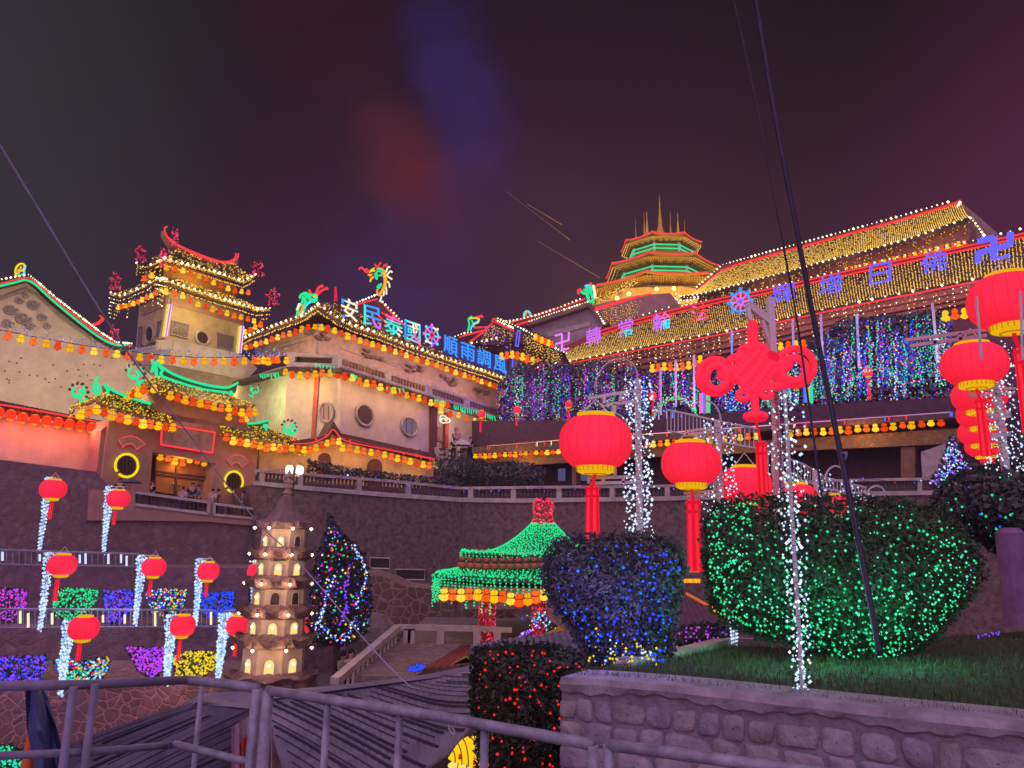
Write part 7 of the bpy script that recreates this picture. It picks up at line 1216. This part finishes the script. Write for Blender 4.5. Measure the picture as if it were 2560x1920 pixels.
# ---------------------------------------------------------------- steel crowd barriers
def barrier(label, top, Yt, posts, drop, r, lowr=None, dk=metal_g):
    P = [at(*p, y) for p, y in zip(top, Yt)]; t = thing('crowd_barrier', label, 'barrier', V((P[0].x, P[0].y, P[0].z - drop)), 'steel crowd barriers'); MB().tube(P, r, 12).build('top_rail', dk, t, True)
    for p, y, rr_ in posts: a = at(*p, y); MB().tube([a, a - V((0, 0, drop))], rr_, 10).build('post', dk, t, True)
    if lowr: MB().tube([at(*p, y) for p, y in lowr], r * .8, 10).build('lower_rail', dk, t, True)
dkm = mat('steel_shade', (.22, .20, .29), .5, scale=8)
barrier('dark steel barrier rail across the bottom left', [(-60, 1716), (200, 1712), (470, 1700)], [2.6, 2.9, 3.2], [((184, 1718), 2.75, .014), ((238, 1711), 2.85, .014)], 1.0, .017, [((-60, 1892), 2.6), ((230, 1880), 2.9), ((430, 1862), 3.2)], dkm)
barrier('short steel barrier panel in front of the left tent', [(468, 1700), (560, 1709), (645, 1720)], [3.2, 3.15, 3.1], [((642, 1722), 3.1, .020), ((505, 1712), 3.3, .011)], 1.0, .018, [((435, 1860), 3.2), ((620, 1905), 3.1)])
barrier('long steel barrier crossing the middle foreground', [(668, 1726), (860, 1755), (1100, 1792), (1484, 1862)], [3.05, 2.9, 2.7, 2.4], [((671, 1726), 3.05, .022), ((820, 1752), 2.94, .013), ((1000, 1780), 2.8, .013), ((1212, 1815), 2.62, .014), ((1482, 1864), 2.4, .018)], .9, .0175)
barrier('steel barrier running off the bottom right below the stone wall', [(1518, 1862), (1720, 1888), (2120, 1945)], [2.4, 2.3, 2.1], [((1521, 1862), 2.4, .017)], .9, .017)
single('rope_loop', MB().tube(smooth([at(*p, 2.68) for p in KK((1470, 1300), (1440, 1330), (1445, 1390), (1470, 1425), (1488, 1415), (1470, 1380), (1450, 1350), (1465, 1310))], 2), .004, 5), mat('rope', (.5, .45, .5), .9), 'loop of pale string tied round the long barrier rail', 'string')
# tarpaulin and cone, bottom left
m = MB(); pl = Pl(40, 6, 200, 6.3); L0, L1 = [(63, 1700), (64, 1760), (68, 1830), (82, 1890), (85, 1960)], [(104, 1702), (122, 1750), (142, 1820), (160, 1885), (165, 1960)]
m.surf([[pl.back(.12 * math.sin(k * 1.3 + j * .7)).one(a[0] + (b[0] - a[0]) * k / 6, a[1] + (b[1] - a[1]) * k / 6) for k in range(7)] for j, (a, b) in enumerate(zip(L0, L1))]); m.surf([[pl.back(.3 + .12 * math.sin(k * 1.3 + j * .7)).one(a[0] + (b[0] - a[0]) * k / 6, a[1] + (b[1] - a[1]) * k / 6) for k in range(7)] for j, (a, b) in enumerate(zip(L0, L1))])
single('tarpaulin', m, mat('tarp_blue', (.08, .10, .26), .6, scale=3), 'folded dark blue tarpaulin hanging behind the left barrier', 'tarpaulin')
c = at(66, 1925, 6.4); single('traffic_cone', MB().lathe(c, [(.10, -.1), (.045, .02), (.03, .3), (.012, .34)], 14), mat('cone_orange', (.75, .16, .04), .5), 'orange cone standing in the bottom left corner', 'cone')
# ---------------------------------------------------------------- people
SK = mat('skin', (.42, .27, .20), .6); HR = mat('hair_black', (.015, .012, .012), .6)
def skin(name, vs, es, rs, m, par, root=0):
    me = bpy.data.meshes.new(name); me.from_pydata(vs, es, []); me.materials.append(m); o = bpy.data.objects.new(name, me); COL.objects.link(o); o.parent = par; ORG[o.name] = V((0, 0, 0))
    md = o.modifiers.new('skin', 'SKIN'); md.use_smooth_shade = True
    for v, r in zip(me.skin_vertices[0].data, rs): v.radius = (r if isinstance(r, tuple) else (r, r))
    me.skin_vertices[0].data[root].use_root = True; o.modifiers.new('sub', 'SUBSURF').levels = 1; o.modifiers['sub'].render_levels = 1; return o
def person(label, u, v, Y, turn, top, legs, h=1.65, arm=.0, bag=None):
    hd = at(u, v, Y); t = thing('person', label, 'person', hd - V((0, 0, h))); t.rotation_euler = (0, 0, turn); k = h / 1.7
    W_ = lambda *p: [tuple(c * k for c in q) for q in p]
    vs = W_((0, 0, .92), (0, 0, 1.12), (0, .0, 1.36), (0, -.01, 1.45), (0, -.02, 1.53), (0, -.03, 1.64), (.10, 0, .86), (.12, -.03, .48), (.12, .0, .07), (.12, -.12, .03), (-.10, 0, .86), (-.12, .02, .48), (-.12, .05, .07), (-.12, -.07, .03), (.19, 0, 1.38), (.23, .02, 1.12), (.22, -.08 - arm, .88 + arm), (-.19, 0, 1.38), (-.24, .02, 1.12), (-.22, -.08, .88), (.21, -.10 - arm, .80 + arm), (-.21, -.10, .80))
    es = [(0, 1), (1, 2), (2, 3), (3, 4), (4, 5), (0, 6), (6, 7), (7, 8), (8, 9), (0, 10), (10, 11), (11, 12), (12, 13), (2, 14), (14, 15), (15, 16), (16, 20), (2, 17), (17, 18), (18, 19), (19, 21)]
    rs = [(.14, .10), (.135, .10), (.15, .105), .055, .075, .088, .085, .058, .042, .04, .085, .058, .042, .04, .06, .045, .035, .06, .045, .035, .04, .04]
    skin('body', vs, es, [tuple(x * k for x in r) if isinstance(r, tuple) else r * k for r in rs], SK, t)
    skin('shirt', [vs[i] for i in (0, 1, 2, 14, 15, 17, 18)], [(0, 1), (1, 2), (2, 3), (3, 4), (2, 5), (5, 6)], [(.16 * k, .12 * k), (.155 * k, .12 * k), (.165 * k, .12 * k), .075 * k, .06 * k, .075 * k, .06 * k], top, t); skin('trousers', [vs[i] for i in (0, 6, 7, 8, 10, 11, 12)], [(0, 1), (1, 2), (2, 3), (0, 4), (4, 5), (5, 6)], [(.155 * k, .115 * k), .10 * k, .075 * k, .06 * k, .10 * k, .075 * k, .06 * k], legs, t)
    hm = MB(); hm.lathe(V((0, .012, 1.615 * k)), [(.093 * k, -.03 * k), (.104 * k, .02 * k), (.09 * k, .075 * k), (.05 * k, .11 * k), (.005, .12 * k)], 12, sx=.92); o = hm.build('hair', HR, None); o.parent = t
    fc = MB(); 
    for s in (-1, 1): fc.octa((s * .032 * k, -.112 * k, 1.645 * k), .010 * k)
    o = fc.build('eyes', HR, None); o.parent = t; nm = MB(); nm.lathe((0, -.118 * k, 1.60 * k), [(.014 * k, 0), (.006 * k, .04 * k)], 5); o = nm.build('nose', SK, None); o.parent = t
    return t
cl = lambda n, c: mat('cloth_' + n, c, .85, scale=8, bump=.1)
ct, cn, cb, cr_, cg = cl('white', (.55, .5, .5)), cl('navy', (.04, .05, .10)), cl('black', (.02, .02, .02)), cl('red', (.30, .05, .05)), cl('grey', (.2, .18, .2))
for lb, u, v, Y, tu, tp_, lg, h in (('person in white shirt standing left in the group at the gate door', 459, 1217, 41.2, 2.9, ct, cn, 1.6), ('person in dark shirt standing in the middle of the gate doorway', 482, 1207, 42, .4, cn, cb, 1.72), ('person in grey shirt standing right in the gate doorway group', 497, 1212, 42.3, -.5, cg, cn, 1.66), ('long haired person in pale top beside the right gate pier', 533, 1222, 42.2, 3.0, ct, cb, 1.6), ('person in dark red top next to the pale topped one at the gate', 548, 1223, 42.6, 2.2, cr_, cb, 1.6), ('person in grey top below the right neon ring', 609, 1228, 43.4, -1.2, cg, cn, 1.62), ('person in white at the right end of the gate parapet', 652, 1249, 42.6, 1.0, ct, cn, 1.58), ('dark clothed person sheltering under the umbrella left of the gate door', 302, 1196, 39.8, .6, cb, cn, 1.66), ('dark clothed person leaning left of the gate door', 384, 1202, 41, -.6, cb, cb, 1.66), ('dark figure in a hat standing on the hall terrace', 1135, 1096, 63, .3, cb, cb, 1.8), ('dark figure standing right of the pale umbrella on the hall terrace', 1176, 1093, 64, -.4, cb, cb, 1.9), ('person in patterned top walking down beside the stair rail', *KK((770, 840))[0], 21, .5, cg, cb, 1.6), ('person in black at the foot of the stairs behind the rail', *KK((715, 850))[0], 21.4, 2.4, cb, cb, 1.68)):
    person(lb, u, v, Y, tu, tp_, lg, h)
def umbrella(label, u, v, Y, r, m_, dome=.35):
    c = at(u, v, Y); t = thing('umbrella', label, 'umbrella', c - V((0, 0, .9))); m = MB(); n = 8; rows_ = []
    for rr_, z in ((.02, .0), (.35, -.06), (.7, -.2), (1, -dome)): rows_.append([c + V((r * rr_ * math.cos(i * math.pi / 8), r * rr_ * math.sin(i * math.pi / 8), r * z * (1 if i % 2 else 1.08))) for i in range(17)])
    m.surf(rows_); m.build('canopy', m_, t); MB().tube([c + V((0, 0, .06)), c - V((0, 0, .9))], .012, 5).build('shaft', black, t)
umbrella('open dark navy umbrella below the left neon ring of the gate', 327, 1196, 39.2, .62, cl('umbrella_navy', (.05, .05, .12))); umbrella('pale dome umbrella between the two dark figures on the hall terrace', 1157, 1100, 62.5, .75, cl('umbrella_pale', (.5, .45, .5)), .6)

# ================================================================ haze volume added for a veil over the darks and lamp glow
def haze(d):
    me = bpy.data.meshes.new('haze'); x0, x1, y0, y1, z0, z1 = -170, 170, -66, 250, -.8, 76
    me.from_pydata([(x, y, z) for z in (z0, z1) for x, y in ((x0, y0), (x1, y0), (x1, y1), (x0, y1))], [], [[3, 2, 1, 0], [4, 5, 6, 7], [0, 1, 5, 4], [1, 2, 6, 5], [2, 3, 7, 6], [3, 0, 4, 7]])
    o = bpy.data.objects.new('haze', me); COL.objects.link(o); m = bpy.data.materials.new('veil_haze'); m.use_nodes = True; n = m.node_tree.nodes; n.remove(n['Principled BSDF']); v = n.new('ShaderNodeVolumePrincipled'); v.inputs['Color'].default_value = (.88, .72, .95, 1); v.inputs['Density'].default_value = d
    m.node_tree.links.new(v.outputs[0], n['Material Output'].inputs['Volume']); me.materials.append(m); o['kind'] = 'stuff'
haze(.00055)

for x, y, Y, c, w_ in ((1800, 1480, 7.7, (.1, 1, .6), 2.6), (1950, 1570, 7.4, (.1, 1, .6), 3.4), (2075, 1590, 7.9, (.1, 1, .6), 4), (2260, 1590, 7.9, (.1, 1, .6), 3), (2330, 1530, 7.6, (.1, 1, .6), 3), (2100, 1400, 7.4, (.1, 1, .6), 1.6), (1500, 1560, 7.2, (.3, .25, 1), 4), (1620, 1500, 7.2, (.3, .25, 1), 4), (1420, 1450, 7.2, (.4, .25, 1), 3), (1350, 1800, 7.0, (1, .1, .08), .3)): lamp('shrub_light_glow', at(x, y, Y), c, w_, .15)
for x, y, Y, w_ in ((1489, 1105, 10.2, 3), (1727, 1159, 12.8, 3), (1890, 930, 10.8, 5), (2435, 911, 11.8, 3), (2524, 755, 9.2, 3)): lamp('red_lantern_light', at(x, y, Y), (1, .08, .18), w_, .3)

for x, y, Y, c in ((60, 1500, 31.2, (.7, .2, 1)), (210, 1500, 31, (.3, .8, .6)), (310, 1510, 31.2, (.4, .25, 1)), (540, 1510, 31.6, (.25, .3, 1)), (60, 1670, 25.4, (.4, .25, 1)), (380, 1660, 25.4, (.7, .2, 1)), (480, 1660, 25.4, (.9, .7, .2))): lamp('shrub_light_glow', at(x, y, Y), c, 14, .3)
# white railings of the stair behind the second lantern, and thin hoops between the posts
def railing(label, top, bot, Y0, Y1, n):
    m = MB(); m.tube([at(*p, Y0 + (Y1 - Y0) * i / (len(top) - 1)) for i, p in enumerate(top)], .05, 6); m.tube([at(*p, Y0 + (Y1 - Y0) * i / (len(top) - 1)) for i, p in enumerate(bot)], .04, 6); A_ = resample([at(*p, Y0 + (Y1 - Y0) * i / (len(top) - 1)) for i, p in enumerate(top)], n); B_ = resample([at(*p, Y0 + (Y1 - Y0) * i / (len(top) - 1)) for i, p in enumerate(bot)], n)
    for a, b in zip(A_, B_): m.tube([a, b], .025, 4)
    single('stair_railing', m, metal_w, label, 'railing', 'white stair railings')
railing('white steel railing sloping down behind the second red lantern', H((1480, 395), (1700, 440), (1900, 490), (2200, 545)), H((1480, 560), (1700, 600), (1900, 650), (2200, 700)), 33, 30, 24)
railing('white steel railing low behind the heart shaped shrub', I((190, 720), (480, 830), (640, 930), (960, 1010)), I((190, 900), (480, 960), (640, 1020), (960, 1060)), 30, 33, 30)
for k, q in enumerate((H((905, 225), (930, 120), (990, 30), (1080, -10), (1180, 0), (1240, 70), (1245, 200)), H((1080, 430), (1120, 440), (1180, 520), (1190, 640), (1150, 740)), H((1790, 320), (1840, 340), (1890, 400), (1905, 490)), I((640, 940), (660, 870), (720, 830), (780, 860), (800, 930)), I((975, 1070), (985, 1020), (1040, 990), (1100, 1010), (1120, 1080)))):
    single('hoop', MB().tube(smooth([at(*p, 24) for p in q], 2), .03, 6), metal_w, 'thin bent steel hoop ' + ('over the brackets left of the spiral lit post', 'behind the right side of the largest lantern', 'right of the striped neon sign', 'beside the lower end of the black cable', 'low over the heart shaped shrub')[k], 'hoop', 'bent steel hoops')

bulbs('fairy_lights', 'faint violet fairy lights lying on the grass bank at the right', 'light string', [at(2445 + 55 * i / 14 + random.uniform(-3, 3), 1590 - 6 * i / 14 + random.uniform(-5, 5), 11.6) for i in range(15)], .016, [bV, nI])
